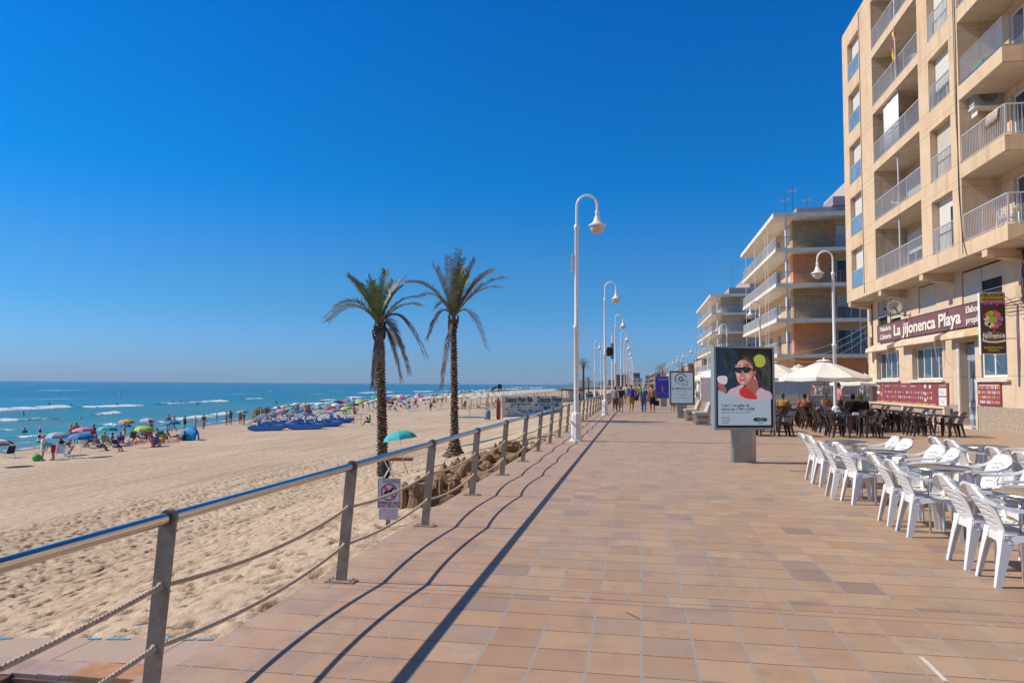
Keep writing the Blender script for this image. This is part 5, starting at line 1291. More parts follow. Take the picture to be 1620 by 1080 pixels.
def block(name, label, X0, Y0, Y1, cols, nf, zb, pitch, X1, wallm, accent, slabm, guard, stone=None):
    stone = stone or STONE
    root = thing(name, label, 'apartment block', ((X0+X1)/2, (Y0+Y1)/2, 0))
    XW, YW = X0+1.75, Y0+1.5         # wall planes set back behind the balconies
    ztop = zb+pitch*nf
    mb = MB(); rng_ = random.Random(int(Y0))
    # sea side wall
    ops = []; L = Y1-YW
    for k in range(nf):
        v = pitch*k+.1
        for j in range(int(L/4.6)): ops.append((1.2+4.6*j, 3.2+4.6*j, v+zb, v+zb+2.15, .18))
    facade(mb, (XW,Y1,0), (0,-1,0), (-1,0,0), L, ztop, [(L-b_, L-a, c, d, e) for a, b_, c, d, e in ops], 0, 0, 2)
    # camera side wall with alternating panels
    Wd = X1-XW; ops2 = []
    for k in range(nf):
        v = pitch*k+zb+.05
        for (a, b_) in ((3.55, 6.0),):
            if XW+a < X1: ops2.append((a, min(b_, Wd-.1), v, v+2.2, .15))
    facade(mb, (XW,YW,0), (1,0,0), (0,-1,0), Wd, ztop, ops2, 0, 0, 2)
    mb.quad((X1,YW,0),(X1,Y1,0),(X1,Y1,ztop),(X1,YW,ztop)); mb.quad((XW,Y1,0),(X1,Y1,0),(X1,Y1,ztop),(XW,Y1,ztop))
    part(mb, 'wall', [wallm, accent, M['dark']], root)
    # stone and terracotta panels on the camera side
    mb = MB()
    for k in range(nf):
        v = pitch*k+zb; odd = k % 2
        mb.box(XW+.02, XW+3.5, YW-.03, YW-.003, v+.01, v+pitch-.22, 0 if odd else 1)
        mb.box(XW+3.0, XW+3.5, YW-.035, YW-.031, v+.01, v+pitch-.22, 1 if odd else 0)
        mb.box(XW-.034, XW-.003, YW, YW+.9, v+.01, v+pitch-.22, 0 if odd else 1)
    part(mb, 'wall_panel', [stone, accent], root)
    for k in range(nf):
        v = pitch*k+zb+.05
        if XW+6 <= X1+.5:
            x0, x1 = XW+3.6, XW+5.95
            mb = MB(); f_ = .07
            mb.box(x0,x0+f_,YW+.06,YW+.12,v+.02,v+2.18); mb.box(x1-f_,x1,YW+.06,YW+.12,v+.02,v+2.18); mb.box(x0+f_,x1-f_,YW+.06,YW+.12,v+2.11,v+2.18); mb.box((x0+x1)/2-.04,(x0+x1)/2+.04,YW+.06,YW+.12,v+.02,v+2.11)
            o = part(mb, 'window', M['white'], root); mb = MB(); mb.box(x0+f_,x1-f_,YW+.08,YW+.1,v+.02,v+2.11); mb.build('pane', M['glass'], o)
            if k in (0+nf-1, 1): mb = MB(); mb.box(x0+.02,x1-.02,YW+.03,YW+.055,v+(.1 if k == nf-1 else 1.1),v+2.17); part(mb, 'shutter', SHW if k == nf-1 else SHC, root)
        for j in range(int(L/4.6)):
            y1_ = Y1-(L-(1.2+4.6*j)); 
            a, b_ = Y1-L+1.2+4.6*j, Y1-L+3.2+4.6*j
            if rng_.random() < .55: win_frame(root, XW+.1, a+.02, b_-.02, v+.06, v+2.18, 2)
            else: mb = MB(); mb.box(XW+.08, XW+.11, a+.02, b_-.02, v+.06, v+2.18); part(mb, 'shutter', SHW, root)
    # slabs, roof
    for k in range(nf+1):
        z = zb+pitch*k; th = .30 if k < nf else .38; ov = .0 if k < nf else .18
        mb = MB(); mb.add([(X0-ov,Y0-ov,z-th),(X1,Y0-ov,z-th),(X1,YW+.3,z-th),(XW+.3,YW+.3,z-th),(XW+.3,Y1,z-th),(X0-ov,Y1,z-th),(X0-ov,Y0-ov,z),(X1,Y0-ov,z),(X1,YW+.3,z),(XW+.3,YW+.3,z),(XW+.3,Y1,z),(X0-ov,Y1,z)],
            [(0,1,7,6),(1,2,8,7),(2,3,9,8),(3,4,10,9),(4,5,11,10),(5,0,6,11),(0,3,2,1),(0,5,4,3),(6,7,8,9),(6,9,10,11)])
        part(mb, 'balcony_slab' if k < nf else 'roof_slab', slabm, root)
    mb = MB(); mb.box(XW, X1, YW, Y1, ztop-.001, ztop+.0); 
    for k in range(nf):
        z = zb+pitch*k
        mb = MB(); bars(mb, (X0+.08,Y0+.08,0), (X1-.05,Y0+.08,0), z+.01, z+1.02, .125, .011); part(mb, 'balcony_railing', guard[0], root)
        mb = MB(); bars(mb, (X0+.07,Y0+.12,0), (X0+.07,Y1-.05,0), z+.01, z+1.0, .15, .010); part(mb, 'balcony_guard', guard[1], root)
        mb = MB(); 
        for j in range(3): yy = Y0+6+(Y1-Y0-8)*j/2; mb.tube([(X0+.12,yy,z+.02),(X0+.12,yy,z+pitch-.25)], .022, 6)
        mb.tube([(X0+1.0,Y0+.6,z+.01),(X0+1.0,Y0+.6,z+pitch-.25)], .10, 8); mb.tube([(X0+.03,Y0+4,z),(X0+.03,Y0+4,z+pitch-.25)], .02, 6)
        if X1-X0 > 7: mb.tube([(X0+6.9,Y0+.2,z+.01),(X0+6.9,Y0+.2,z+pitch-.25)], .05, 6)
        part(mb, 'post', M['white'], root)
    return root
PALEG = mat('pale_balcony_panel', (.66,.68,.70), .35, 0, .12, .6); PB = mat('purple_grey_bars', (.30,.25,.26), .4, .2, .08)
WS = mat('white_slab_paint', (.74,.69,.60), .7, 0, .12, 1.2, 60, .15)
B2 = block('apartment_block', 'terracotta and stone block with white wraparound balconies, beyond the cream parasols', 11.85, 66, 86.5, 4, 4, 4.42, 3.08, 24, mat('ochre_render', (.72,.47,.26), .9, 0, .12, 1.5), TERRA, WS, (PB, PALEG))
B3 = block('apartment_block', 'pale cream block with balconies, third from the camera and farthest of the three', 11.9, 123, 153, 4, 4, 4.3, 3.1, 27, mat('cream_render', (.66,.54,.41), .9, 0, .12, 1.5), mat('pale_terracotta_render', (.60,.47,.35), .9, 0, .12), WS, (PALEG, PALEG), mat('pale_stone_panel', (.52,.43,.33), .9, 0, .2, 3, 30, .4))
mb = MB(); a = on(1, 70, 1253, 340); lil = mat('lilac_grey_render', (.30,.27,.36), .85, 0, .1, 1)
def rbox(x0, x1, y0, y1, z0, z1, m_, root, name='penthouse'): mb = MB(); mb.box(x0, x1, y0, y1, z0, z1); return part(mb, name, m_, root)
rbox(14.3, 23.9, 69, 86, 16.75, 17.9, mat('grey_parapet', (.36,.35,.36), .8), B2, 'parapet'); rbox(17.3, 23.8, 68.5, 80, 17.91, 18.7, lil, B2); rbox(18.8, 23.7, 70, 78, 18.71, 20.4, mat('cream_penthouse', (.50,.44,.36), .85), B2)
rbox(15.2, 26.9, 127, 152, 16.71, 18.2, mat('grey_penthouse', (.38,.36,.35), .85), B3); rbox(19, 26, 130, 148, 18.21, 21.2, mat('pinkish_penthouse', (.42,.34,.32), .85), B3)
rbox(13.4,24,62.5,67.3,0,.9, mat('grey_terrace_base', (.30,.28,.27), .9), B2, 'terrace')
rbox(13.61,24,67.25,67.49,.91,4.17, TERRA, B2, 'wall_panel')
mb = MB(); bars(mb, (13.45,62.6,0),(23.9,62.6,0), .91, 1.95, .14, .013); part(mb, 'terrace_railing', M['white'], B2)
def antenna(label, px, y, ztop, z0):
    p = on(1, y, px, 330); t = thing('rooftop_antenna', label, 'antenna', (p.x, y, z0))
    h = ztop-z0; mb = MB(); mb.tube([(0,0,0),(0,0,h)], .020, 5); mb.build('mast', M['black'], t)
    mb = MB(); mb.tube([(-.35,.3,h*.86),(.35,-.3,h*.86)], .018, 4)
    for i in range(6): mb.tube([(-.3+.12*i,.26-.1*i,h*.86-.2),(-.3+.12*i,.26-.1*i,h*.86+.2)], .010, 4)
    mb.build('aerial', mat('antenna_red_grey', (.35,.22,.22), .6), t)
antenna('rooftop aerial left of the tall mast on the terracotta block', 1242, 69, 18.9, 16.76); antenna('tallest thin mast on the roof of the terracotta block', 1254, 70, 20.2, 16.76); antenna('right aerial on the roof of the terracotta block', 1276, 74, 20.1, 17.95)
antenna('rooftop aerial on the farthest cream block', 1157, 130, 22.5, 18.25)
# white chairs and table on the raised terrace
tt = make_table('terrace_table', M['whitepl'], M['whitepl'], .4); tt.location = (15.3, 63.6, .92); tag(tt, 'white table on the raised terrace behind the cream parasols', 'table')
dup(WC, (14.6, 63.6, .92), 0, 'white armchair left of the table on the raised terrace', 'chairs on the raised terrace'); dup(WC, (16.2, 63.6, .92), PI, 'white armchair right of the table on the raised terrace', 'chairs on the raised terrace'); dup(WC, (18.3, 64, .92), PI/2, 'lone white armchair at the right of the raised terrace', 'chairs on the raised terrace')
# a wooden fence and canvas screen beside it
t = thing('canvas_screen', 'pale blue canvas screen on a cream wall beside the cafe', 'screen', (11.6, 60, 0))
mb = MB(); mb.box(-1.5, 1.6, -.08, .08, 0, .95); mb.build('wall', M['stucco'], t); mb = MB(); mb.box(-1.5, 1.6, -.03, .03, .951, 2.3); mb.build('canvas', mat('pale_blue_canvas', (.30,.38,.42), .7, 0, .1), t)
# overhead cables between the blocks
t = thing('overhead_cable', 'bundle of grey overhead cables sagging from the beige block to the terracotta block', 'cable', (13.05, 44.9, 4.5))
for k in range(3):
    mb = MB(); p0 = Vector((0,0,.7-.35*k)); p1 = Vector((12.1-13.05, 66-44.9, 0.2-.15*k)); pts = [p0.lerp(p1, i/16)-Vector((0,0,1.3*4*(i/16)*(1-i/16)*(.5+.15*k))) for i in range(17)]
    mb.tube(pts, .018, 5); mb.build('wire', M['galv'], t)
# ---------------------------------------------------------------- palms
def trunk_mat():
    m, t, b = nodes('palm_trunk_bark'); co = obj_co(t)
    v = t.nodes.new('ShaderNodeTexVoronoi'); v.inputs['Scale'].default_value = 1; mp = obj_co(t, (9,9,7)); t.links.new(mp, v.inputs['Vector'])
    n = noi(t, co, 14, 5, .7); c = mixc(t, ramp(t, v.outputs['Distance'], [(.15,(0,0,0)),(.55,(1,1,1))]), (.34,.25,.17), (.05,.03,.022))
    c = mixc(t, ramp(t, n, [(.4,(0,0,0)),(.65,(.6,.6,.6))]), c, (.12,.075,.05)); t.links.new(c, b.inputs['Base Color']); b.inputs['Roughness'].default_value = .95
    bump(t, b, n, .7, .02); return m
BARK = trunk_mat()
LEAF = mat('palm_leaf_green', (.11,.17,.05), .45, 0, .3, 3, col2=(.05,.08,.03)); LEAFD = mat('palm_leaf_dry', (.22,.165,.115), .7, 0, .3, 3, col2=(.09,.065,.06)); LEAFM = mat('palm_leaf_greyish', (.24,.20,.14), .6, 0, .3, 3, col2=(.09,.095,.05))
def palm(label, base, H, lean, r0, r1, fronds, rz=0, seed=1, scale=1, flare=False, name='palm_tree', nl=84):
    rnd = random.Random(seed); t = thing(name, label, 'palm tree', tuple(base), 0, 'palm trees')
    mb = MB(); N = int(H/.13); n = 18; vs = []; fs = []
    for i in range(N*2+1):
        q = i/(N*2); z = H*q; r = r0+(r1-r0)*min(1, q*1.05)
        if flare: r += .42*math.exp(-z/.35)*scale
        if q > .93: r += .09*scale*math.sin((q-.93)/.07*PI*.7)
        cx = lean*q**1.4; saw = .035*scale*(1.15 if i % 2 else -.5)
        for j in range(n):
            a = 2*PI*j/n+.25*(i//2 % 2); jag = saw*(1+.9*math.sin(a*5+(i//2)*2.1)+rnd.uniform(-.5,.5)); vs.append((cx+(r+jag)*math.cos(a), (r+jag)*math.sin(a), z))
    for i in range(N*2):
        for j in range(n): fs.append((i*n+j, i*n+(j+1)%n, (i+1)*n+(j+1)%n, (i+1)*n+j))
    mb.add(vs, fs, 0, False); mb.build('trunk', BARK, t)
    top = Vector((lean, 0, H)); groups = {0: MB(), 1: MB(), 2: MB()}
    # cut leaf bases round the crown
    cb = MB()
    for k in range(26):
        a = rnd.uniform(0, 2*PI); z = rnd.uniform(-.55, .1)*scale; o = Vector((math.cos(a), math.sin(a), 0))
        p0 = top+Vector((0,0,z-.15))+o*r1; cb.tube([p0, p0+o*.10*scale+Vector((0,0,.16*scale)), p0+o*.14*scale+Vector((0,0,.36*scale))], [.05*scale,.04*scale,.025*scale], 5)
    cb.build('leaf_bases', BARK, t)
    for (dx, dz, dy, bulge, kind) in fronds:
        mbf = groups[kind]; tip = top+Vector((dx, dy, dz)); L = (tip-top).length
        mid = top+(tip-top)*.45+Vector((0,0,1))*bulge; K = nl; pts = []
        for i in range(K+1):
            q = i/K; pts.append(top*(1-q)**2+mid*2*q*(1-q)+tip*q*q)
        mbf.tube(pts[::4]+[pts[-1]], [max(.008, .034*scale*(1-q_/ (len(pts[::4])))) for q_ in range(len(pts[::4])+1)], 4)
        side0 = Vector((tip-top)).cross(Vector((0,0,1))); side0 = side0.normalized() if side0.length > .05 else Vector((1,0,0))
        hang = kind == 1 and dz < -.3*L
        for i in range(5, K+1):
            q = i/K; T = (pts[i]-pts[i-1]).normalized(); sd = (side0-T*side0.dot(T)).normalized(); up = sd.cross(T)
            if up.z < 0: up = -up
            ln = (.44*math.sin(min(1, (q+.12)*1.0)*PI*.80)+.13)*scale*rnd.uniform(.8,1.12)*(.8 if hang else 1)
            for s_ in (-1, 1):
                if rnd.random() < .12: continue
                d = (sd*s_*.62+T*.62+up*rnd.uniform(.12,.4)).normalized() if not hang else (sd*s_*.30+T*.85+up*rnd.uniform(-.15,.2)).normalized()
                drp = Vector((0,0,-1))*ln*(.16 if kind == 0 else .34)*rnd.uniform(.5,1.3)
                w_ = .0125*scale*(1.15 if kind == 0 else .95); wv_ = (T-d*T.dot(d)).normalized()*w_
                p0 = pts[i]; p1 = p0+d*ln*.5+drp*.25; p2 = p0+d*ln+drp
                mbf.add([p0-wv_*.6, p0+wv_*.6, p1+wv_, p1-wv_, p2], [(0,1,2,3),(3,2,4)], 0, False)
    for k, nm, m_ in ((0,'crown',LEAF),(1,'dry_fronds',LEAFD),(2,'grey_fronds',LEAFM)):
        if groups[k].v: groups[k].build(nm, m_, t, fix=False)
    t.rotation_euler = (0,0,rz); return t
def fr(px, depth, tips, seed):
    """tips as (dx px, dz px, bulge m, kind) in photograph pixels from the crown, spread in depth"""
    rnd = random.Random(seed); s_ = depth/1133; out = []
    for dx, dz, b_, k, *n_ in tips:
        for i in range(n_[0] if n_ else 1):
            out.append((dx*s_*rnd.uniform(.93,1.04), dz*s_*rnd.uniform(.94,1.03), rnd.uniform(-1.3,1.3), b_, k))
    return out
b1 = on_sand(605, 753); d1 = (b1-CAM).length; s1 = d1/1133
t1 = fr(0, d1, [(-44,70,.5,0,2),(-34,62,.6,2),(-18,72,.4,0),(8,88,.2,0),(20,74,.4,0),(38,77,.7,2),(34,60,.6,0,1),(58,52,.8,2),(62,36,.8,2),(-80,10,1.5,2,2),(-60,26,1.2,0,1),(72,-42,2.0,1,2),(44,-66,1.6,1,3),(32,-80,1.3,1,2),(-4,-94,.6,1,2),(10,-60,.5,1,1),(28,-30,1.3,2,1),(-10,60,.2,0,2)], 3)
palm('left one of the two big palms, with green crown and dry hanging fronds', b1, 227*s1, -.25, .215, .15, t1, R(15), 4, 1)
b2 = on_sand(719, 722); d2 = (b2-CAM).length; s2 = d2/1133
t2 = fr(0, d2, [(-36,92,.4,2),(-28,78,.5,2,1),(-10,92,.2,2),(6,108,.1,2),(12,86,.2,0,3),(34,88,.5,0),(60,80,.8,2,3),(84,66,1.0,2),(70,50,1.0,2,1),(-72,54,1.2,2,2),(-50,40,1.0,2,1),(-40,-26,1.6,1,1),(54,-42,1.9,2,1),(-18,-104,.9,1,1),(-24,20,.9,2,1),(24,70,.4,0,2),(46,70,.6,2,1)], 7)
palm('right one of the two big palms, with upright greyish fronds and flared foot', b2, 211*s2, -.12, .165, .11, t2, R(15), 9, 1, True)
def radial(n_, L, seed):
    rnd = random.Random(seed); out = []
    for i in range(n_):
        a = 2*PI*i/n_*2.4; el = rnd.uniform(-.5, 1.2); out.append((L*math.cos(el)*math.cos(a), L*math.sin(el)-.1*L, L*math.cos(el)*math.sin(a), .25*L, 0 if el > 0 else rnd.choice((1,2))))
    return out
def small_palm(label, px, pyc, y, L, seed, zb=None):
    p = on(1, y, px, pyc); zb = gz(p.x, y) if zb is None else zb
    palm(label, (p.x, y, zb), p.z-zb, 0, .3, .22, radial(22, L, seed), 0, seed, 1.25, nl=20)
small_palm('small far palm on the beach just right of the nearest lamp post', 923, 578, 190, 2.3, 21)
small_palm('tiny far palm on the beach, right of the other small one', 931, 603, 330, 2.6, 22)
small_palm('far palm above the blue advert panel', 1048, 583, 255, 2.9, 23, 0); small_palm('far palm above the pale advert panel', 1079, 585, 240, 2.8, 24, 0)
small_palm('hazy far palm further left of the blue advert panel', 1043, 587, 330, 2.8, 25, 0)

# ---------------------------------------------------------------- beach umbrellas
UC = {'maroon':(.25,.03,.05),'white':(.72,.72,.72),'navy':(.02,.03,.10),'paleblue':(.32,.48,.62),'blue':(.02,.20,.50),'pink':(.68,.25,.33),'turquoise':(.03,.42,.46),'orange':(.70,.26,.05),'yellow':(.68,.52,.08),
      'grey':(.34,.36,.34),'lime':(.42,.58,.06),'teal':(.10,.42,.42),'lilac':(.52,.38,.60),'salmon':(.62,.24,.17),'red':(.58,.03,.04),'crimson':(.52,.02,.10),'green':(.08,.38,.10),'brown':(.10,.05,.03),'purple':(.20,.08,.38),'cream':(.66,.58,.42)}
def ucol(n_): return colmat('umbrella_'+n_, UC[n_])
def umb_mesh(stripes, r=.98, H=2.0, rise=.42):
    mb = MB(); n = 8; K = 5; sub = 3
    for g in range(n):
        a0 = 2*PI*g/n; a1 = 2*PI*(g+1)/n; vs = []; fs = []
        for j in range(K+1):
            q = j/K
            for i in range(sub+1):
                u = i/sub; a = a0+(a1-a0)*u; ed = 1-.09*math.sin(PI*u)*q; rr = r*math.sin(q*PI*.44)/math.sin(PI*.44)*ed
                vs.append((rr*math.cos(a), rr*math.sin(a), H-rise*(1-math.cos(q*PI*.44))/(1-math.cos(PI*.44))+ .012*math.sin(PI*u)*q))
        for j in range(K):
            for i in range(sub): b0 = j*(sub+1)+i; fs.append((b0, b0+1, b0+sub+2, b0+sub+1))
        mb.add(vs, fs, (g % 2) if stripes else 0, True)
    if stripes: pass
    mb.lathe([(.0,H+.07),(.018,H+.05),(.018,H-.02)], 6)
    return mb
def make_umb(stripes, rings=False):
    t = thing('beach_umbrella', 'x', 'umbrella'); 
    o = umb_mesh(stripes).build('canopy', [ucol('white'), ucol('white')], t, fix=False)
    for i in range(2): o.material_slots[i].link = 'OBJECT'
    mb = MB(); mb.tube([(0,0,-.25),(0,0,1.98)], .016, 6)
    for i in range(8): a = 2*PI*i/8; mb.tube([(0,0,1.6),(.55*math.cos(a),.55*math.sin(a),1.86)], .006, 3)
    mb.build('pole', M['white'], t); return proto_tree(t)
UM = make_umb(True)
def umbrella(x, y, z, c1, c2, label, tilt=(0,0), group='beach umbrellas', sc=1, rz=0):
    u = dup(UM, (x,y,z), (tilt[0], tilt[1], rz), label, group, scale=sc)
    for c in kids_fast(u):
        if c.name.startswith('canopy'): c.material_slots[0].material = ucol(c1); c.material_slots[1].material = ucol(c2)
    return u
def kids_fast(o): return list(o.children)
NEARU = [ # px, py of the canopy middle, colours, words
 (-2,701,'maroon','white','maroon and white striped beach umbrella cut by the left edge'),
 (91,689,'paleblue','grey','pale blue and grey umbrella behind the woman in the white tunic'),(128,690,'blue','blue','plain blue umbrella left of the turquoise one, over the seated group'),
 (132,681,'pink','pink','plain pink umbrella in the leftmost group'),(168,679,'turquoise','turquoise','large plain turquoise umbrella in the left group'),(200,668,'yellow','orange','yellow and orange striped umbrella behind the turquoise one'),
 (193,674,'blue','paleblue','blue umbrella right behind the turquoise one'),(232,666,'grey','white','grey and white striped umbrella above the lime one'),(227,679,'lime','lime','lime green tilted umbrella in the left group'),
 (272,670,'blue','blue','blue umbrella left of the pop-up tent'),(383,653,'teal','paleblue','teal and pale blue umbrella alone, left of the pedal boats')]
for i, (px, py, c1, c2, lb) in enumerate(NEARU):
    z = -1.65; 
    for _ in range(4): p = on(2, z, px, py-3); z = gz(p.x, p.y)+1.5
    umbrella(p.x, p.y, gz(p.x,p.y), c1, c2, lb, (R(((i*37)%13)-6), R(((i*53)%15)-7)), rz=i, sc=.82)
MIDU = [(452,644,'lilac','white'),(439,646,'blue','white'),(448,650,'salmon','salmon'),(460,647,'turquoise','teal'),(481,643,'salmon','salmon'),(505,641,'lilac','white'),(517,643,'turquoise','turquoise'),(531,641,'white','white'),(537,637,'red','crimson'),(550,635,'pink','crimson'),(523,646,'red','red'),
 (549,641,'turquoise','salmon'),(550,646,'lime','lime'),(561,641,'brown','brown'),(572,635,'blue','yellow'),(591,635,'lilac','white'),(561,634,'teal','teal'),(613,632,'blue','blue'),(622,633,'red','red'),(628,629,'yellow','lime'),(635,632,'crimson','crimson'),(632,636,'blue','blue'),(644,628,'pink','white'),
 (660,628,'white','white'),(676,632,'blue','blue'),(676,628,'yellow','blue'),(690,630,'navy','red'),(707,626,'pink','white'),(699,628,'teal','white'),(747,624,'pink','pink'),(602,634,'orange','white'),(583,638,'green','white'),(668,634,'purple','white'),(653,631,'teal','white'),(580,634,'white','red'),(500,646,'blue','white'),(470,640,'yellow','white'),(540,644,'purple','purple'),(641,637,'white','blue'),(616,638,'navy','navy')]
names_seen = {}
def ulabel(c1, c2, where):
    c = c1+' beach umbrella' if c1 == c2 else c1+' and '+c2+' striped beach umbrella'
    return c.replace('paleblue','pale blue')+' '+where
for i, (px, py, c1, c2) in enumerate(MIDU):
    z = -1.65
    for _ in range(4): p = on(2, z, px, py-2); z = gz(p.x, p.y)+1.65
    wh = 'behind the pedal boats' if px < 545 else ('left of the left trunk' if px < 600 else ('between the two palm trunks' if px < 712 else 'beside the white sunshades'))
    lb = ulabel(c1, c2, 'in the crowd '+wh); names_seen[lb] = names_seen.get(lb, 0)+1
    umbrella(p.x, p.y, gz(p.x,p.y), c1, c2, lb, (R(((i*37)%17)-8), R(((i*53)%17)-8)), rz=i*.7, sc=.9)
rnd = random.Random(12); cl = list(UC)
for i in range(64):       # far part of the crowd
    y = 215+rnd.random()**1.4*430; x = shore(y)+rnd.uniform(5, 26)
    if i < 22: y = rnd.uniform(120, 230); x = shore(y)+rnd.uniform(3, 17)
    x = float(x); c1 = rnd.choice(cl); c2 = rnd.choice((c1, c1, 'white', rnd.choice(cl)))
    lb = ulabel(c1, c2, 'far along the waterline')
    umbrella(x, y, gz(x, y), c1, c2, lb, (rnd.uniform(-.15,.15), rnd.uniform(-.15,.15)), rz=i)
# closed dark umbrella, lone turquoise one
p = on_sand(62, 716)
t = thing('closed_umbrella', 'closed navy and white striped umbrella standing beside the woman in white', 'umbrella', tuple(p))
mb = MB(); mb.tube([(0,0,0),(0,0,2.1)], .016, 6); mb.build('pole', M['white'], t)
mb = MB(); mb.lathe([(.16,.75),(.19,.85),(.15,1.1),(.13,1.3),(.10,1.5),(.07,1.75),(.03,2.0),(0,2.05)], 10)
for f_i in range(len(mb.m)): mb.m[f_i] = (f_i//10) % 2
mb.build('canopy', [ucol('navy'), ucol('white')], t)
p = on_sand(641, 751)
umbrella(p.x, p.y, p.z, 'turquoise', 'turquoise', 'lone turquoise umbrella tilted by the left palm trunk, on a thin pole', (R(-4), R(-9)), sc=1.0, rz=.3).scale = (.66, .66, .83)
purge()

# ---------------------------------------------------------------- beach chairs, towels, tent
def make_bchair():
    t = thing('beach_chair', 'x', 'beach chair')
    mb = MB()
    for s_ in (-.27,.27):
        mb.tube([(s_,.30,.0),(s_,-.05,.28),(s_,-.30,.60)], .014, 6); mb.tube([(s_,-.30,.0),(s_,.05,.28),(s_,.28,.32)], .014, 6); mb.tube([(s_,.02,.30),(s_,.34,.85)], .014, 6); mb.tube([(s_*1.05,-.22,.50),(s_*1.05,.22,.52)], .02, 6)
    mb.tube([(-.27,.34,.85),(.27,.34,.85)], .014, 6); mb.tube([(-.27,-.30,.02),(.27,-.30,.02)], .014, 6)
    mb.build('frame', M['white'], t)
    mb = MB(); prof = [(-.26,.33),(-.1,.28),(.04,.28),(.14,.50),(.24,.68),(.33,.84)]; vs = []
    for y, z in prof: vs += [(-.25,y,z),(.25,y,z),(.25,y+.012,z+.012),(-.25,y+.012,z+.012)]
    mb.loft([vs[i:i+4] for i in range(0, len(vs), 4)])
    o = mb.build('fabric', colmat('chair_blue', (.03,.08,.30)), t); o.material_slots[0].link = 'OBJECT'; o.material_slots[0].material = colmat('chair_blue', (.03,.08,.30)); return proto_tree(t)
BCH = make_bchair()
def bchair(x, y, rz, col, label, g='folding beach chairs'):
    c = dup(BCH, (x, y, gz(x,y)), rz, label, g)
    for k in kids_fast(c):
        if k.name.startswith('fabric'): k.material_slots[0].material = colmat('chair_'+col, {'blue':(.03,.08,.30),'navy':(.015,.02,.10),'white':(.6,.65,.7),'grey':(.35,.37,.38),'red':(.5,.03,.03),'green':(.06,.3,.08),'pink':(.6,.15,.25),'turquoise':(.05,.4,.45)}[col])
    return c
CH = [(15,724,-1.9,'navy','navy beach chair alone at the left edge of the sand'),(95,724,.5,'white','white and blue beach chair beside the woman in white'),(107,725,-1.2,'grey','pale grey empty beach chair right of the woman in white'),(158,713,1.6,'blue','blue beach chair with a person facing the sea, left group'),(185,714,1.3,'navy','navy beach chair with a person in it under the turquoise umbrella'),
  (236,696,.6,'pink','pink beach chair under the lime umbrella'),(258,697,1.2,'green','green beach chair left of the pop-up tent'),(584,671,1.5,'red','red low chair with the attendant in green beside the left palm')]
for px, py, rz, c, lb in CH:
    p = on_sand(px, py); BCH2 = proto_tree(bchair(p.x, p.y, rz, c, lb))
for i in range(34):
    px = rnd.uniform(440, 700); q = (px-440)/260; py = 668-22*q+rnd.uniform(-6, 0)-8*(q < .4); p = on_sand(px, py); c = rnd.choice(('blue','white','green','red','turquoise'))
    bchair(p.x, p.y, rnd.uniform(0,6), c, c+' beach chair lost in the crowd under the umbrellas')
# pop-up tent
p = on_sand(304, 696)
t = thing('popup_tent', 'bright blue pop-up beach tent at the water side, left of the pedal boats', 'tent', tuple(p), R(-30)); t.scale = (.66,.66,.8)
mb = MB(); K = 14; vs = []; fs = []
for j in range(7):
    q = j/6
    for i in range(K+1):
        a = PI*i/K; w_ = 1.25*math.cos(q*PI*.46); vs.append((1.35*(q*2-1)*.9+.1, w_*math.cos(a), 1.45*math.sin(a)**.8*math.cos((q-.3)*1.5)**1.0))
for j in range(6):
    for i in range(K): fs.append((j*(K+1)+i, j*(K+1)+i+1, (j+1)*(K+1)+i+1, (j+1)*(K+1)+i))
mb.add(vs, fs, 0, True); o = bake(mb, 'canopy', colmat('tent_blue', (.01,.28,.62)), [('SOLIDIFY', dict(thickness=.01))]); o.parent = t
mb = MB()
for q in (0, .33, .66): 
    j = int(q*6); mb.tube([vs[j*(K+1)+i] for i in range(K+1)], .014, 4)
mb.build('hoop', colmat('tent_navy', (.01,.05,.2)), t)

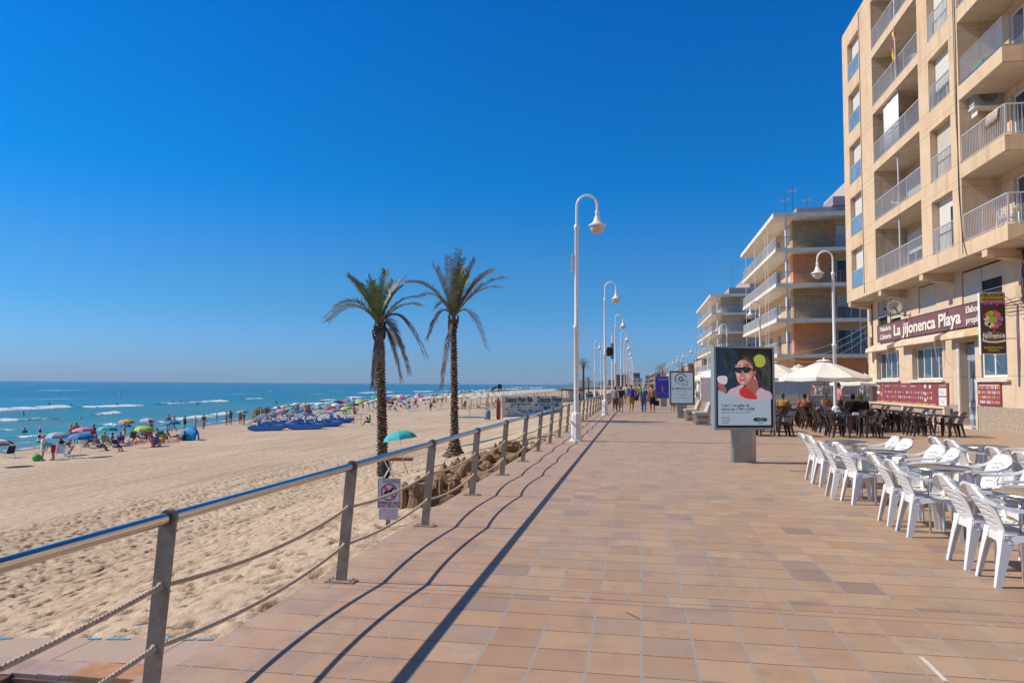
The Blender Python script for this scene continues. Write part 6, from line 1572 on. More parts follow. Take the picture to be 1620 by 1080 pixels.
# ---------------------------------------------------------------- pedal boats
PBL = mat('pedal_boat_blue', (.02,.20,.62), .3, 0, .15, 2); PBL2 = mat('pedal_boat_light_blue', (.35,.50,.62), .35, 0, .15, 2); PWH = mat('slide_white', (.78,.80,.82), .3, 0, .1, 3)
def make_pedalo():
    t = thing('pedal_boat', 'x', 'pedal boat')
    for s_ in (-1, 1):
        mb = MB(); secs = []
        for x, w_, h0, h1 in ((-1.85,.12,.16,.46),(-1.6,.22,.04,.50),(-.8,.26,.0,.52),(.6,.26,.0,.52),(1.4,.22,.08,.56),(1.9,.10,.30,.66)):
            y = s_*.52; secs.append([(x,y-w_,h1),(x,y-w_*.8,h0+.08),(x,y-w_*.3,h0),(x,y+w_*.3,h0),(x,y+w_*.8,h0+.08),(x,y+w_,h1)])
        mb.loft(secs, 0, False); mb.build('hull', PBL, t)
    mb = MB(); mb.box(-1.5,1.35,-.36,.36,.36,.50); mb.box(.9,1.5,-.5,.5,.505,.62); mb.box(-1.6,-1.25,-.5,.5,.505,.60)
    mb.build('deck', PBL2, t)
    for x in (-.55, .35):
        for s_ in (-1, 1):
            mb = MB(); mb.loft([[(x-.22,s_*.30-.22,.52),(x+.25,s_*.30-.22,.56),(x+.25,s_*.30+.22,.56),(x-.22,s_*.30+.22,.52)],[(x-.24,s_*.30-.2,.66),(x+.22,s_*.30-.2,.68),(x+.22,s_*.30+.2,.68),(x-.24,s_*.30+.2,.66)]])
            mb.loft([[(x-.26,s_*.30-.2,.66),(x-.14,s_*.30-.2,.66),(x-.14,s_*.30+.2,.66),(x-.26,s_*.30+.2,.66)],[(x-.38,s_*.30-.16,1.02),(x-.30,s_*.30-.16,1.02),(x-.30,s_*.30+.16,1.02),(x-.38,s_*.30+.16,1.02)]]); mb.build('seat', PBL, t)
    mb = MB(); mb.tube([(.9,-.45,.5),(1.0,-.45,1.0),(.75,-.43,1.45),(.2,-.4,1.6),(-.5,-.4,1.42),(-.85,-.4,1.0),(-.9,-.4,.5)], .055, 8); mb.tube([(.9,.45,.5),(1.0,.45,1.0),(.75,.43,1.45),(.2,.4,1.6),(-.5,.4,1.42),(-.85,.4,1.0),(-.9,.4,.5)], .055, 8); mb.tube([(.2,-.4,1.6),(.2,.4,1.6)], .04, 6); mb.tube([(-.5,-.4,1.42),(-.5,.4,1.42)], .04, 6)
    mb.build('arch_frame', PBL, t)
    mb = MB(); secs = []
    for x, z in ((-2.15,.55),(-1.95,.60),(-1.5,.95),(-1.0,1.38),(-.65,1.60),(-.35,1.66)):
        secs.append([(x,-.24,z+.14),(x,-.20,z),(x,.20,z),(x,.24,z+.14),(x+.01,.28,z+.13),(x+.02,.22,z-.04),(x+.02,-.22,z-.04),(x+.01,-.28,z+.13)])
    mb.loft(secs); mb.build('slide', PWH, t); return proto_tree(t)
PD = make_pedalo()
for i, (px, py, rz, lb) in enumerate(((423,681,.12,'leftmost blue pedal boat with a white slide, bow to the right'),(441,674,.35,'blue pedal boat with a slide, second from the left and behind'),(485,679,.05,'longest looking blue pedal boat, in front in the middle of the row'),(470,671,.4,'blue pedal boat behind the front middle one'),(513,675,.3,'blue pedal boat right of the middle one'),(534,669,.6,'rightmost blue pedal boat of the row'))):
    p = on_sand(px, py); dup(PD, (p.x, p.y, p.z), rz+.15, lb, 'blue pedal boats drawn up on the sand')
purge()
# ---------------------------------------------------------------- white sunshades with loungers
THA = mat('bleached_thatch', (.62,.58,.50), .95, 0, .3, 9, 40, .6, .02); LNG = [colmat('lounger_grey', (.20,.20,.22)), colmat('lounger_green', (.05,.28,.10)), colmat('lounger_white', (.55,.55,.55))]
t = thing('sunshade', 'x', 'sunshade'); mb = MB()
mb.lathe([(1.28,1.98),(1.30,2.04),(.9,2.24),(.45,2.42),(.12,2.55),(0,2.58)], 14, sm=False); mb.lathe([(1.28,1.98),(.6,2.1),(0,2.2)], 14, sm=False); mb.build('roof', THA, t)
mb = MB(); mb.tube([(0,0,-.3),(0,0,2.3)], .06, 6); mb.build('post', M['wood'], t); SSH = proto_tree(t)
t2_ = thing('sun_lounger', 'x', 'sun lounger'); mb = MB(); mb.box(-.32,.32,-.95,.45,.26,.33); mb.add([(-.32,.45,.26),(.32,.45,.26),(.32,1.0,.62),(-.32,1.0,.62),(-.32,.45,.33),(.32,.45,.33),(.32,.97,.69),(-.32,.97,.69)], [(0,3,2,1),(4,5,6,7),(0,1,5,4),(1,2,6,5),(2,3,7,6),(3,0,4,7)])
for x in (-.28,.28):
    for y in (-.85,.4): mb.box(x-.03,x+.03,y-.03,y+.03,0,.26)
o = mb.build('bed', LNG[0], t2_); o.material_slots[0].link = 'OBJECT'; o.material_slots[0].material = LNG[0]; LGT = proto_tree(t2_)
for r_ in range(3):
    for k in range(24):
        y = 128+7.4*k+rnd.uniform(-.6,.6)+1.5*r_; x = -28.5-4.6*r_-.012*(y-128)+rnd.uniform(-.3,.3)
        lb = 'white thatched sunshade on a post, %s row, %s end' % (('front','middle','seaward')[r_], ('near','middle','far')[k//8])
        dup(SSH, (x, y, gz(x, y)), 0, lb, 'rows of white thatched sunshades')
        if r_ < 2 and k < 18:
            l = dup(LGT, (x+.9, y, gz(x, y)), rnd.uniform(1.3,1.8), 'reclining sun lounger under a white sunshade of the %s row' % ('front','middle')[r_], 'sun loungers under the white sunshades')
            for c in l.children: c.material_slots[0].material = rnd.choice(LNG)
purge()
# ---------------------------------------------------------------- banner, board, kiosk, poles
a = on_sand(796, 663); bb = on(2, a.z, 890, 659)
t = thing('water_sports_banner', 'long pale banner with water sport pictures and dark lettering standing on the sand', 'banner', tuple(a), math.atan2(bb.y-a.y, bb.x-a.x))
BL = (bb-a).length; bh = 37/1133*(a-CAM).length
print('BANNER', a, bb, BL, bh)
BH = 2.75
mb = MB(); mb.box(.0, BL, -.02, .02, .25, BH); mb.build('panel', mat('banner_pale', (.66,.69,.72), .6, 0, .15, .8, col2=(.34,.55,.62)), t)
mb = MB(); rnb = random.Random(8)
cm = [ink('banner_teal', (.03,.30,.36)), ink('banner_sky', (.02,.22,.45)), ink('banner_lime', (.30,.34,.04)), ink('banner_white', (.7,.72,.74)), ink('banner_deep', (.01,.07,.16))]
for i in range(34):
    u = rnb.uniform(.2, BL-.6); v = rnb.uniform(.45, BH*.62); w_ = rnb.uniform(.25,.8); h_ = rnb.uniform(.12,.35); k = 2 if u < BL*.22 else rnb.choice((0,0,3,3,4)); disc(mb, u+w_*.4, v, w_*.5, h_*.5, -.022-.0006*i, -.026-.0006*i, k, 9, rnb.random())
disc(mb, BL*.74, BH*.42, .42, .42, -.045, -.05, 1); disc(mb, BL*.90, BH*.52, .42, .42, -.045, -.05, 1); disc(mb, BL*.74, BH*.42, .28, .28, -.051, -.054, 0); disc(mb, BL*.90, BH*.52, .28, .28, -.051, -.054, 0)
mb.box(0.02, BL-.02, -.05, -.03, .26, .40, 0); mb.build('pictures', cm, t)
dk = ink('banner_black', (.01,.01,.015)); R0 = (PI/2,0,0)
text('lettering', 'Delocos Water Bike', .95, dk, t, (BL*.25, -.06, BH-.42), R0, .004, .02).data.transform(Matrix.Scale(.62,4,(1,0,0)))
text('lettering', 'Delocos Water', 1.1, dk, t, (BL*.77, -.06, BH-.48), R0, .004, .02).data.transform(Matrix.Scale(.70,4,(1,0,0)))
text('lettering', 'Tel. 607 286 022 Kayak, Paddle', .28, dk, t, (BL*.27, -.06, BH-.95), R0, .004, .01); text('lettering', 'Surf SUP Vela Bici Kayak Alquiler', .28, dk, t, (BL*.76, -.06, BH-1.05), R0, .004, .01)
for i, x in enumerate((-.03, BL*.5, BL+.03)):
    mb = MB(); mb.tube([(x,.06,-.2),(x,.06,BH+.3)], .05, 6); mb.build('post', M['wood'], t)
t = thing('red_paddle_board', 'red board standing on end against the left side of the banner', 'board', (a.x-.55, a.y-.2, a.z)); mb = MB(); mb.prism(smooth_poly([(-.2,0.02),(.2,.02),(.25,1.2),(.17,2.1),(0,2.65),(-.17,2.1),(-.25,1.2)]), -.05, .05); mb.build('board', colmat('board_red', (.26,.04,.03)), t)
t = thing('blue_drum', 'blue grey barrel left of the banner on the sand', 'barrel', (a.x-1.9, a.y-.3, a.z)); mb = MB(); mb.lathe([(0,0),(.38,0),(.40,.3),(.38,.35),(.40,.65),(.38,.7),(.38,1.05),(0,1.05)], 14); mb.build('drum', colmat('drum_blue', (.16,.26,.36)), t)
mb = MB(); mb.tube([(.0,.3,1.0),(.0,.3,3.2)], .06, 6); mb.build('pole', mat('red_white_pole', (.45,.15,.12), .6, 0, .3, 3), t)
p = on_sand(747, 662)
t = thing('long_paddle_board', 'long turquoise paddle board lying flat on the sand right of the palm', 'board', tuple(p), .15)
mb = MB(); secs = []
for x, w_ in ((-2.0,.05),(-1.6,.28),(-.8,.38),(.4,.38),(1.3,.28),(2.0,.04)): secs.append([(x,-w_,.22),(x,-w_*.9,.12),(x,w_*.9,.12),(x,w_,.22),(x,w_*.7,.27),(x,-w_*.7,.27)])
mb.loft(secs, 0, False); mb.build('hull', colmat('board_turquoise', (.03,.34,.44)), t); mb = MB(); mb.box(-.9,.9,-.2,.2,.272,.285); mb.build('deck_pad', colmat('board_navy', (.02,.06,.2)), t)
for px, py, h_, lb in ((743,662,2.3,'thin dark pole beside the turquoise paddle board'),(560,671,2.6,'thin metal pole in the sand left of the attendant'),(571,671,1.2,'short thin pole left of the attendant')):
    p = on_sand(px, py); t = thing('sand_pole', lb, 'pole', tuple(p)); mb = MB(); mb.tube([(0,0,-.2),(0,0,h_)], .025, 6); mb.tube([(0,0,h_*.5),(.8 if h_ < 2 else .01,0,h_*.5)], .015, 4); mb.build('shaft', M['black'], t)
# kiosk
a = on(2, -2.6, 888, 636); b_ = on(2, -2.6, 923, 636); W_ = (b_-a).length
t = thing('beach_kiosk', 'small beach bar with a brown flat roof and white back room', 'kiosk', tuple(a), math.atan2(b_.y-a.y, b_.x-a.x))
hk = 18.5/1133*(a-CAM).length
mb = MB(); mb.box(-.3, W_+.2, -.4, 3.4, hk-.1, hk+.35); mb.build('roof', mat('brown_roof_boards', (.16,.09,.04), .8, 0, .2, 2), t)
mb = MB(); mb.box(W_*.5, W_, .2, 3, 0, hk-.1); mb.build('wall', mat('kiosk_white', (.48,.50,.52), .7), t); mb = MB(); mb.box(W_*.72, W_*.86, .17, .2, .1, hk-.8); mb.build('door', M['dark'], t)
mb = MB(); mb.box(0, W_*.49, .2, .8, 0, 1.1); mb.build('counter', M['stucco'], t)
for x in (.05, W_*.25): mb = MB(); mb.box(x, x+.12, .2, .32, 1.1, hk-.1); mb.build('post', M['wood'], t)
for i, (px, w2, c_) in enumerate(((934,14,(.10,.30,.28)),(944,9,(.48,.42,.30)))):
    p = on_sand(px, 632); t = thing('beach_hut', ['low turquoise green beach hut beyond the kiosk','small cream beach hut beyond the green one'][i], 'hut', tuple(p)); s_ = (p-CAM).length/1133
    mb = MB(); mb.box(-w2*s_/2, w2*s_/2, 0, 3, 0, 9*s_); mb.build('wall', mat('hut_paint_%d' % i, c_, .8), t); mb = MB(); mb.box(-w2*s_/2-.3, w2*s_/2+.3, -.3, 3.3, 9*s_, 9*s_+.3); mb.build('roof', M['concrete'], t); mb = MB(); mb.box(-w2*s_/3, w2*s_/5, -.03, -.002, .9, 2.3); mb.build('window', M['glass'], t)
# timber seat and folded chair by the left palm
p = on_sand(627, 754)
t = thing('folding_table', 'small low folding table with pale legs beside the left palm trunk', 'table', tuple(p), .3)
mb = MB(); mb.loft([[(-.55,-.2,.62),(.6,-.2,.62),(.6,.2,.62),(-.55,.2,.62)],[(-.5,-.22,.75),(.65,-.22,.72),(.65,.22,.72),(-.5,.22,.75)]]); mb.build('tabletop', mat('reddish_wood', (.30,.13,.08), .6), t)
for a0, a1 in (((-.45,-.18,.62),(-.1,-.2,0)),((-.1,-.18,.62),(-.45,-.2,0)),((.25,-.18,.62),(.5,-.2,0)),((-.3,.18,.62),(-.1,.2,0))): mb = MB(); mb.tube([a0, a1], .025, 5); mb.build('leg', M['white'], t)
p = on_sand(610, 757); t = thing('dark_cover_bag', 'dark bag leaning against the foot of the left palm', 'bag', (p.x, p.y, p.z)); mb = MB(); mb.ball((0,0,.45), .22,.2,.5, 12); mb.tube([(-.1,0,.9),(0,0,1.05),(.1,0,.9)], .02, 5); mb.build('bag', M['black'], t)
# buoys
for px, py, lb in ((190,623,'yellow marker buoy out on the sea'),(128,660,'yellow green float in the surf at the left'),(429,619,'tiny white buoy on the sea behind the pedal boats')):
    p = on(2, SEA, px, py+1); s_ = (p-CAM).length/1133; t = thing('buoy', lb, 'buoy', (p.x, p.y, SEA)); mb = MB(); mb.lathe([(0,-.2),(1.6*s_,-.1),(1.7*s_,.3*s_),(.9*s_,1.0*s_),(.3*s_,2.0*s_),(0,3.0*s_)], 10); mb.build('float', colmat('buoy_white' if px > 400 else 'buoy_yellow', (.7,.7,.7) if px > 400 else (.5,.5,.08)), t)

# ---------------------------------------------------------------- sand castle
SC = mat('shade_darkened_sand', (.30,.19,.10), .95, 0, .25, 7, 40, 1.0, .02, col2=(.15,.09,.045))  # sand colour lowered to carry the shade among towers and walls
def castle():
    p0 = on(2, -.7, 646, 800); rndc = random.Random(2)
    t = thing('sand_castle', 'long brown sand sculpture of towers, arches and turrets below the railing', 'sand sculpture', (-3.9, 18, -1.0))
    L = lambda x, y, z: (x+3.9, y-18, z+1.0)
    def tower(name, x, y, r, z1, cone=.0, cren=True):
        y = 12.7+(y-12.7)*.49
        z0 = gz(x, y)-.1; mb = MB(); c = L(x, y, 0); zz = 1.0
        pr = [(r*1.5, z0), (r*1.2, z0+.12), (r*1.0, z0+.3), (r*.92, z1-.12), (r*1.08, z1-.08), (r*1.08, z1)]
        pr += [(0, z1)] if not cone else [(r*1.1, z1), (r*.8, z1+cone*.25), (r*.35, z1+cone*.7), (.0, z1+cone)]
        mb.lathe([(a, b_+1.0) for a, b_ in pr], 14, c=(c[0], c[1], 0), sm=False)
        if cren and not cone:
            for k in range(7): a = 2*PI*k/7; mb.box(c[0]+r*.95*math.cos(a)-.035, c[0]+r*.95*math.cos(a)+.035, c[1]+r*.95*math.sin(a)-.035, c[1]+r*.95*math.sin(a)+.035, z1+1, z1+1.09)
        mb2 = MB()
        mb.build(name, SC, t)
    mb = MB()          # mound
    n = 60; m_ = 16; vs = []; fs = []
    for i in range(n+1):
        y = 12.5+i*.165
        for j in range(m_+1):
            u = j/m_; x = -2.72-u*1.6*(1-.25*(i/n)); prof = math.sin(min(1, u*1.5+.2)*PI*.5)*(1 if u < .8 else (1-u)/.2)
            env = min(1, i/3)*min(1, (n-i)/6); h = (.40+.28*noise.noise(Vector((x*1.6, y*1.1, 1)))+.25*noise.noise(Vector((x*4, y*3, 5))))*env*(1 if u < .85 else (1-u)/.15)
            vs.append(L(x, y, gz(x, y)-.05+max(0, h)))
    for i in range(n):
        for j in range(m_): fs.append((i*(m_+1)+j, i*(m_+1)+j+1, (i+1)*(m_+1)+j+1, (i+1)*(m_+1)+j))
    mb.add(vs, fs, 0, True); mb.build('mound', SC, t)
    mb = MB(); rq = random.Random(5)
    for i in range(260):
        y = rq.uniform(12.6, 21.0); x = rq.uniform(-4.2, -2.85); r = rq.uniform(.03,.09); h_ = rq.uniform(.08,.30); z0 = gz(x, y)+.05+rq.uniform(0,.25); c = L(x, y, z0)
        if rq.random() < .5: mb.lathe([(r*1.3,-.25),(r,0),(r*.8,h_*.6),(r*1.1,h_*.65),(r*.2,h_)], 7, c=c, sm=False)
        else: mb.box(c[0]-r, c[0]+r, c[1]-r*1.6, c[1]+r*1.6, c[2]-.25, c[2]+h_*.6)
    mb.build('ornament', SC, t)
    for (x, y, r, z1, cn) in ((-3.9,12.7,.16,.0,0),(-3.55,13.3,.13,-.05,0),(-3.9,14.2,.12,.05,0),(-3.35,14.6,.17,-.05,0),(-3.75,15.2,.10,.05,.35),(-3.5,16.0,.13,-.05,.3),(-3.2,16.4,.18,-.2,0),(-4.0,16.9,.15,.0,.25),(-3.4,17.8,.20,.0,.35),(-3.3,18.9,.16,-.05,0),
                              (-3.6,19.9,.2,.05,.3),(-3.4,21.0,.18,.1,0),(-3.5,23.1,.16,.16,.30),(-3.42,22.2,.15,.10,.38),(-3.9,23.3,.22,-.1,0),(-3.7,21.8,.2,-.15,0),(-4.0,20.6,.16,-.2,.2),(-3.15,20.2,.12,-.2,.15),(-4.1,18.4,.14,-.25,0),(-4.0,15.6,.12,-.15,.15),(-3.2,13.6,.12,-.25,0),(-3.15,17.2,.1,-.2,.2),(-3.25,24.3,.24,.35,0),(-3.1,25.8,.18,.1,.25),(-3.2,27.5,.2,-.05,0),(-3.0,29.5,.2,-.1,.2)):
        tower('tower', x, y, r, z1-.25, cn, True)
    for (y, z, r) in ((14.2, -.35, .40),(16.1,-.3,.3),(13.1,-.4,.2)):
        mb = MB(); pts = [L(-3.35+.05*math.cos(a), y+r*math.cos(a)*1.2, z+r*math.sin(a)) for a in [PI*i/12 for i in range(-2, 15)]]; mb.tube(pts, .10, 8); mb.build('arch', SC, t)
    for k in range(3):
        y0 = (12.0, 14.4, 17.9)[k]; mb = MB(); mb.box(*[c for c in (L(-3.25,0,0)[0]-.06, L(-3.25,0,0)[0]+.06, y0-18, y0-18+2.0, .2, .62-.05*k)])
        for i in range(9): mb.box(L(-3.25,0,0)[0]-.061, L(-3.25,0,0)[0]+.061, y0-18+.22*i, y0-18+.22*i+.11, .621-.05*k, .70-.05*k)
        mb.build('castle_wall', SC, t)
castle()
p = on(2, -.8, 828, 716); t = thing('white_bag', 'crumpled white bag at the far end of the sand sculpture', 'bag', (-3.0, 20.6, gz(-3.0,20.6))); mb = MB(); mb.loft([[(.17*k_*math.cos(2*PI*i/9)*(1+.2*math.sin(i*3+z*9)), .15*k_*math.sin(2*PI*i/9)*(1+.2*math.sin(i*2)), z) for i in range(9)] for z, k_ in ((0,.9),(.12,1.15),(.28,.9),(.38,.4))]); mb.build('bag', M['whitepl'], t)
# ---------------------------------------------------------------- people
SK = {'fair': mat('skin_fair', (.50,.27,.19), .55, 0, .1, 8), 'tan': mat('skin_tanned', (.34,.16,.09), .55, 0, .1, 8), 'dark': mat('skin_brown', (.20,.09,.05), .55, 0, .1, 8)}
HAIR = {'dark': colmat('hair_dark', (.025,.015,.012)), 'brown': colmat('hair_brown', (.10,.05,.025)), 'grey': colmat('hair_grey', (.35,.33,.31)), 'blond': colmat('hair_blond', (.42,.28,.12)), 'red': colmat('hair_auburn', (.22,.07,.03))}
CC = {'black':(.012,.012,.014),'navy':(.02,.03,.09),'royal':(.02,.05,.32),'white':(.72,.72,.73),'grey':(.25,.28,.30),'mustard':(.36,.21,.05),'beige':(.45,.38,.28),'jeans':(.05,.13,.25),'salmon':(.70,.20,.14),'hiviz':(.45,.70,.03),'red':(.50,.02,.03),'pink':(.65,.25,.30),'turquoise':(.12,.50,.50),'green':(.08,.42,.08),
      'blue':(.02,.12,.40),'orange':(.34,.12,.04),'yellow':(.60,.45,.05),'purple':(.15,.05,.28),'olive':(.14,.14,.06),'brown':(.14,.07,.04),'cream':(.62,.55,.40),'straw':(.55,.42,.20)}
def cc(n_): return colmat('cloth_'+n_, CC[n_], .85)
V = Vector
def pose(kind, fat=1.0):
    P_ = dict(pel=V((0,0,.92)), che=V((0,.01,1.27)), nek=V((0,.015,1.47)), hed=V((0,-.01,1.615)))
    P_['kn'] = [V((-.10,-.02,.50)), V((.10,-.02,.50))]; P_['an'] = [V((-.11,.02,.085)), V((.11,.02,.085))]; P_['toe'] = [V((-.13,-.15,.03)), V((.13,-.15,.03))]
    P_['sh'] = [V((-.185,.01,1.41)), V((.185,.01,1.41))]; P_['el'] = [V((-.25,.03,1.13)), V((.25,.03,1.13))]; P_['wr'] = [V((-.26,-.06,.88)), V((.26,-.06,.88))]
    if kind == 'walk' or kind == 'walk2':
        s_ = 1 if kind == 'walk' else -1; A, B = (0, 1) if s_ > 0 else (1, 0)
        x = [-.09, .09]
        P_['kn'][A] = V((x[A],-.20,.51)); P_['an'][A] = V((x[A],-.26,.09)); P_['toe'][A] = V((x[A]*1.2,-.42,.06))
        P_['kn'][B] = V((x[B],.06,.50)); P_['an'][B] = V((x[B],.30,.14)); P_['toe'][B] = V((x[B]*1.2,.20,.03))
        P_['el'][A] = V((x[A]*2.6,.12,1.15)); P_['wr'][A] = V((x[A]*2.7,.10,.90)); P_['el'][B] = V((x[B]*2.6,-.06,1.14)); P_['wr'][B] = V((x[B]*2.6,-.22,.95))
    if kind == 'akimbo':
        P_['el'] = [V((-.36,.10,1.16)), V((.36,.10,1.16))]; P_['wr'] = [V((-.20,.02,1.02)), V((.20,.02,1.02))]
    if kind == 'bend':
        P_['che'] = V((0,-.30,1.10)); P_['nek'] = V((0,-.46,1.20)); P_['hed'] = V((0,-.60,1.22)); P_['sh'] = [V((-.18,-.40,1.17)), V((.18,-.40,1.17))]; P_['el'] = [V((-.22,-.46,.88)), V((.22,-.46,.88))]; P_['wr'] = [V((-.18,-.52,.64)), V((.18,-.52,.64))]
    if kind in ('sit', 'sitlow'):
        h = .47 if kind == 'sit' else .30
        P_['pel'] = V((0,.06,h+.07)); P_['che'] = V((0,.16,h+.40)); P_['nek'] = V((0,.20,h+.60)); P_['hed'] = V((0,.17,h+.75))
        f = -.36 if kind == 'sit' else -.34
        P_['kn'] = [V((-.14,f,h+.06)), V((.14,f,h+.06))] if kind == 'sit' else [V((-.15,f,h+.14)), V((.15,f,h+.14))]; P_['an'] = [V((-.14,f-.05,.08)), V((.14,f-.05,.08))] if kind == 'sit' else [V((-.15,f-.22,.07)), V((.15,f-.22,.07))]
        P_['toe'] = [p+V((0,-.15,-.04)) for p in P_['an']]
        P_['sh'] = [V((-.185,.19,h+.54)), V((.185,.19,h+.54))]; P_['el'] = [V((-.26,.08,h+.28)), V((.26,.08,h+.28))]; P_['wr'] = [V((-.20,-.16,h+.20)), V((.20,-.16,h+.20))]
    if kind == 'ground':
        P_['pel'] = V((0,.05,.12)); P_['che'] = V((0,.18,.45)); P_['nek'] = V((0,.20,.65)); P_['hed'] = V((0,.16,.80)); P_['kn'] = [V((-.14,-.34,.38)), V((.14,-.34,.38))]; P_['an'] = [V((-.12,-.55,.07)), V((.12,-.55,.07))]
        P_['toe'] = [p+V((0,-.15,-.03)) for p in P_['an']]; P_['sh'] = [V((-.185,.20,.59)), V((.185,.20,.59))]; P_['el'] = [V((-.26,.20,.32)), V((.26,.0,.38))]; P_['wr'] = [V((-.30,.30,.08)), V((.15,-.22,.42))]
    if kind == 'lie':
        P_['pel'] = V((0,0,.12)); P_['che'] = V((0,.36,.13)); P_['nek'] = V((0,.56,.14)); P_['hed'] = V((0,.72,.15)); P_['kn'] = [V((-.12,-.42,.10)), V((.12,-.40,.22))]; P_['an'] = [V((-.13,-.84,.07)), V((.13,-.72,.06))]
        P_['toe'] = [V((-.16,-.90,.18)), V((.15,-.87,.05))]; P_['sh'] = [V((-.185,.50,.13)), V((.185,.50,.13))]; P_['el'] = [V((-.30,.26,.07)), V((.33,.70,.07))]; P_['wr'] = [V((-.28,.02,.06)), V((.12,.86,.07))]
    P_['hip'] = [P_['pel']+V((-.085,0,-.02)), P_['pel']+V((.085,0,-.02))]
    return P_
def fwd(P_):      # direction the chest faces
    up = (P_['nek']-P_['pel']).normalized(); s_ = (P_['sh'][1]-P_['sh'][0]).normalized(); return s_.cross(up)*-1 if False else up.cross(s_)*-1
def torso(mb, P_, g=0, fat=1, bottom=True, fem=False):
    a, b_, c = P_['pel'], P_['che'], P_['nek']; f = fwd(P_)
    ax = (b_-a).normalized(); pts = [a-ax*.10, a-ax*.02, a.lerp(b_, .35), a.lerp(b_, .7), b_, b_.lerp(c, .5), b_.lerp(c, .82)]
    w_ = [.125, .165, .142 if fem else .15, .15 if fem else .165, .165 if fem else .18, .15, .09]; d_ = [.10, .115*fat, .10*fat*fat, .10*fat, .112, .095, .07]
    n = 14; secs = []
    for i, p in enumerate(pts):
        s_ = (P_['sh'][1]-P_['sh'][0]).normalized(); secs.append([tuple(p+s_*math.cos(2*PI*j/n)*((w_[i]*(1+.6*(fat-1)))+g)+f*math.sin(2*PI*j/n)*(d_[i]+g)) for j in range(n)])
    if not bottom: secs = secs[1:]
    mb.loft(secs, 0, True)
    if fem and bottom:
        for s_ in (-.08,.08): mb.ball(tuple(b_+(P_['sh'][1]-P_['sh'][0]).normalized()*s_+f*(.09+g)+ax*-.02), .065+g, .065+g, .065+g, 8)
def capsule(mb, p, q, r0, r1, n=10):
    mb.tube([p, p.lerp(q, .33), p.lerp(q, .7), q], [r0, (r0*.72+r1*.28)*1.02, (r0*.32+r1*.68)*1.02, r1], n); mb.ball(tuple(p), r0, r0, r0, n); mb.ball(tuple(q), r1, r1, r1, n)
def head_axes(P_):
    f = fwd(P_); up = (P_['hed']-P_['nek']).normalized(); 
    if up.z > .2: up = (up*.4+V((0,0,1))*.6).normalized()
    f = (f-up*f.dot(up)).normalized(); s_ = f.cross(up); return s_, f, up
def remesh(mb, name, m_, vox, sm=2):
    o = bake(mb, name, m_, [('REMESH', dict(mode='VOXEL', voxel_size=vox, use_smooth_shade=True)), ('SMOOTH', dict(iterations=sm, factor=.5))]); me = o.data; bpy.data.objects.remove(o); return me
MESH = {}
def body_mesh(kind, fat, hi, fem):
    key = ('body', kind, fat, hi, fem)
    if key in MESH: return MESH[key]
    P_ = pose(kind); mb = MB(); torso(mb, P_, 0, fat, True, fem); capsule(mb, P_['che'].lerp(P_['nek'], .8), P_['hed'].lerp(P_['nek'], .4), .062, .052)
    for i in (0, 1):
        capsule(mb, P_['hip'][i], P_['kn'][i], .092*(1+.5*(fat-1)), .056); capsule(mb, P_['kn'][i], P_['kn'][i].lerp(P_['an'][i], .35), .055, .058*(1+.3*(fat-1))); capsule(mb, P_['kn'][i].lerp(P_['an'][i], .3), P_['an'][i], .057, .036)
        heel = P_['an'][i]+V((0,.03,-.04)); heel.z = max(.03, heel.z) if kind not in ('lie','walk','walk2') else heel.z; capsule(mb, heel, P_['toe'][i], .036, .030); capsule(mb, P_['an'][i], P_['an'][i].lerp(P_['toe'][i], .5), .036, .034)
        capsule(mb, P_['sh'][i], P_['el'][i], .056, .041); capsule(mb, P_['sh'][i], P_['che'].lerp(P_['nek'], .55), .056, .07); capsule(mb, P_['el'][i], P_['wr'][i], .042, .027)
        d = (P_['wr'][i]-P_['el'][i]).normalized(); pc = P_['wr'][i]+d*.05; s_ = d.cross(V((1,0,0)) if abs(d.x) < .8 else V((0,1,0))).normalized()
        mb.loft([[tuple(P_['wr'][i]+d*a+s_*b_*w_+d.cross(s_)*c*t_) for b_, c in ((-1,-1),(1,-1),(1,1),(-1,1))] for a, w_, t_ in ((0,.024,.015),(.03,.038,.016),(.085,.042,.014))])
        if hi:
            for q, ln in ((-.033,.066),(-.011,.078),(.011,.074),(.033,.058)): b0 = P_['wr'][i]+d*.08+s_*q; capsule(mb, b0, b0+d*ln*.95+d.cross(s_)*.018, .010, .008, 6)
            b0 = P_['wr'][i]+d*.025-s_*.035; capsule(mb, b0, b0+d*.045-s_*.035, .012, .009, 6)
        else:
            for q in (-.03,-.01,.012,.033): b0 = P_['wr'][i]+d*.08+s_*q; mb.tube([b0, b0+d*.07], .009, 4)
            b0 = P_['wr'][i]+d*.025-s_*.035; mb.tube([b0, b0+d*.045-s_*.03], .010, 4)
    s_, f, up = head_axes(P_); h = P_['hed']; R3 = Matrix((s_, f, up)).transposed().to_4x4(); T_ = Matrix.Translation(h) @ R3
    mb.ball((0,-.012,.018), .074,.092,.098, 16, M=T_); mb.ball((0,.022,-.052), .052,.058,.052, 12, M=T_); mb.ball((0,.078,-.01), .012,.022,.024, 8, M=T_); mb.ball((0,.068,-.052), .022,.012,.010, 8, M=T_)
    for q in (-1, 1): mb.ball((q*.076,-.008,-.005), .012,.02,.032, 8, M=T_); mb.ball((q*.028,.072,.012), .014,.008,.008, 6, M=T_)
    me = remesh(mb, 'person_body', SK['fair'], .011 if hi else .019, 2 if hi else 1); MESH[key] = me; return me
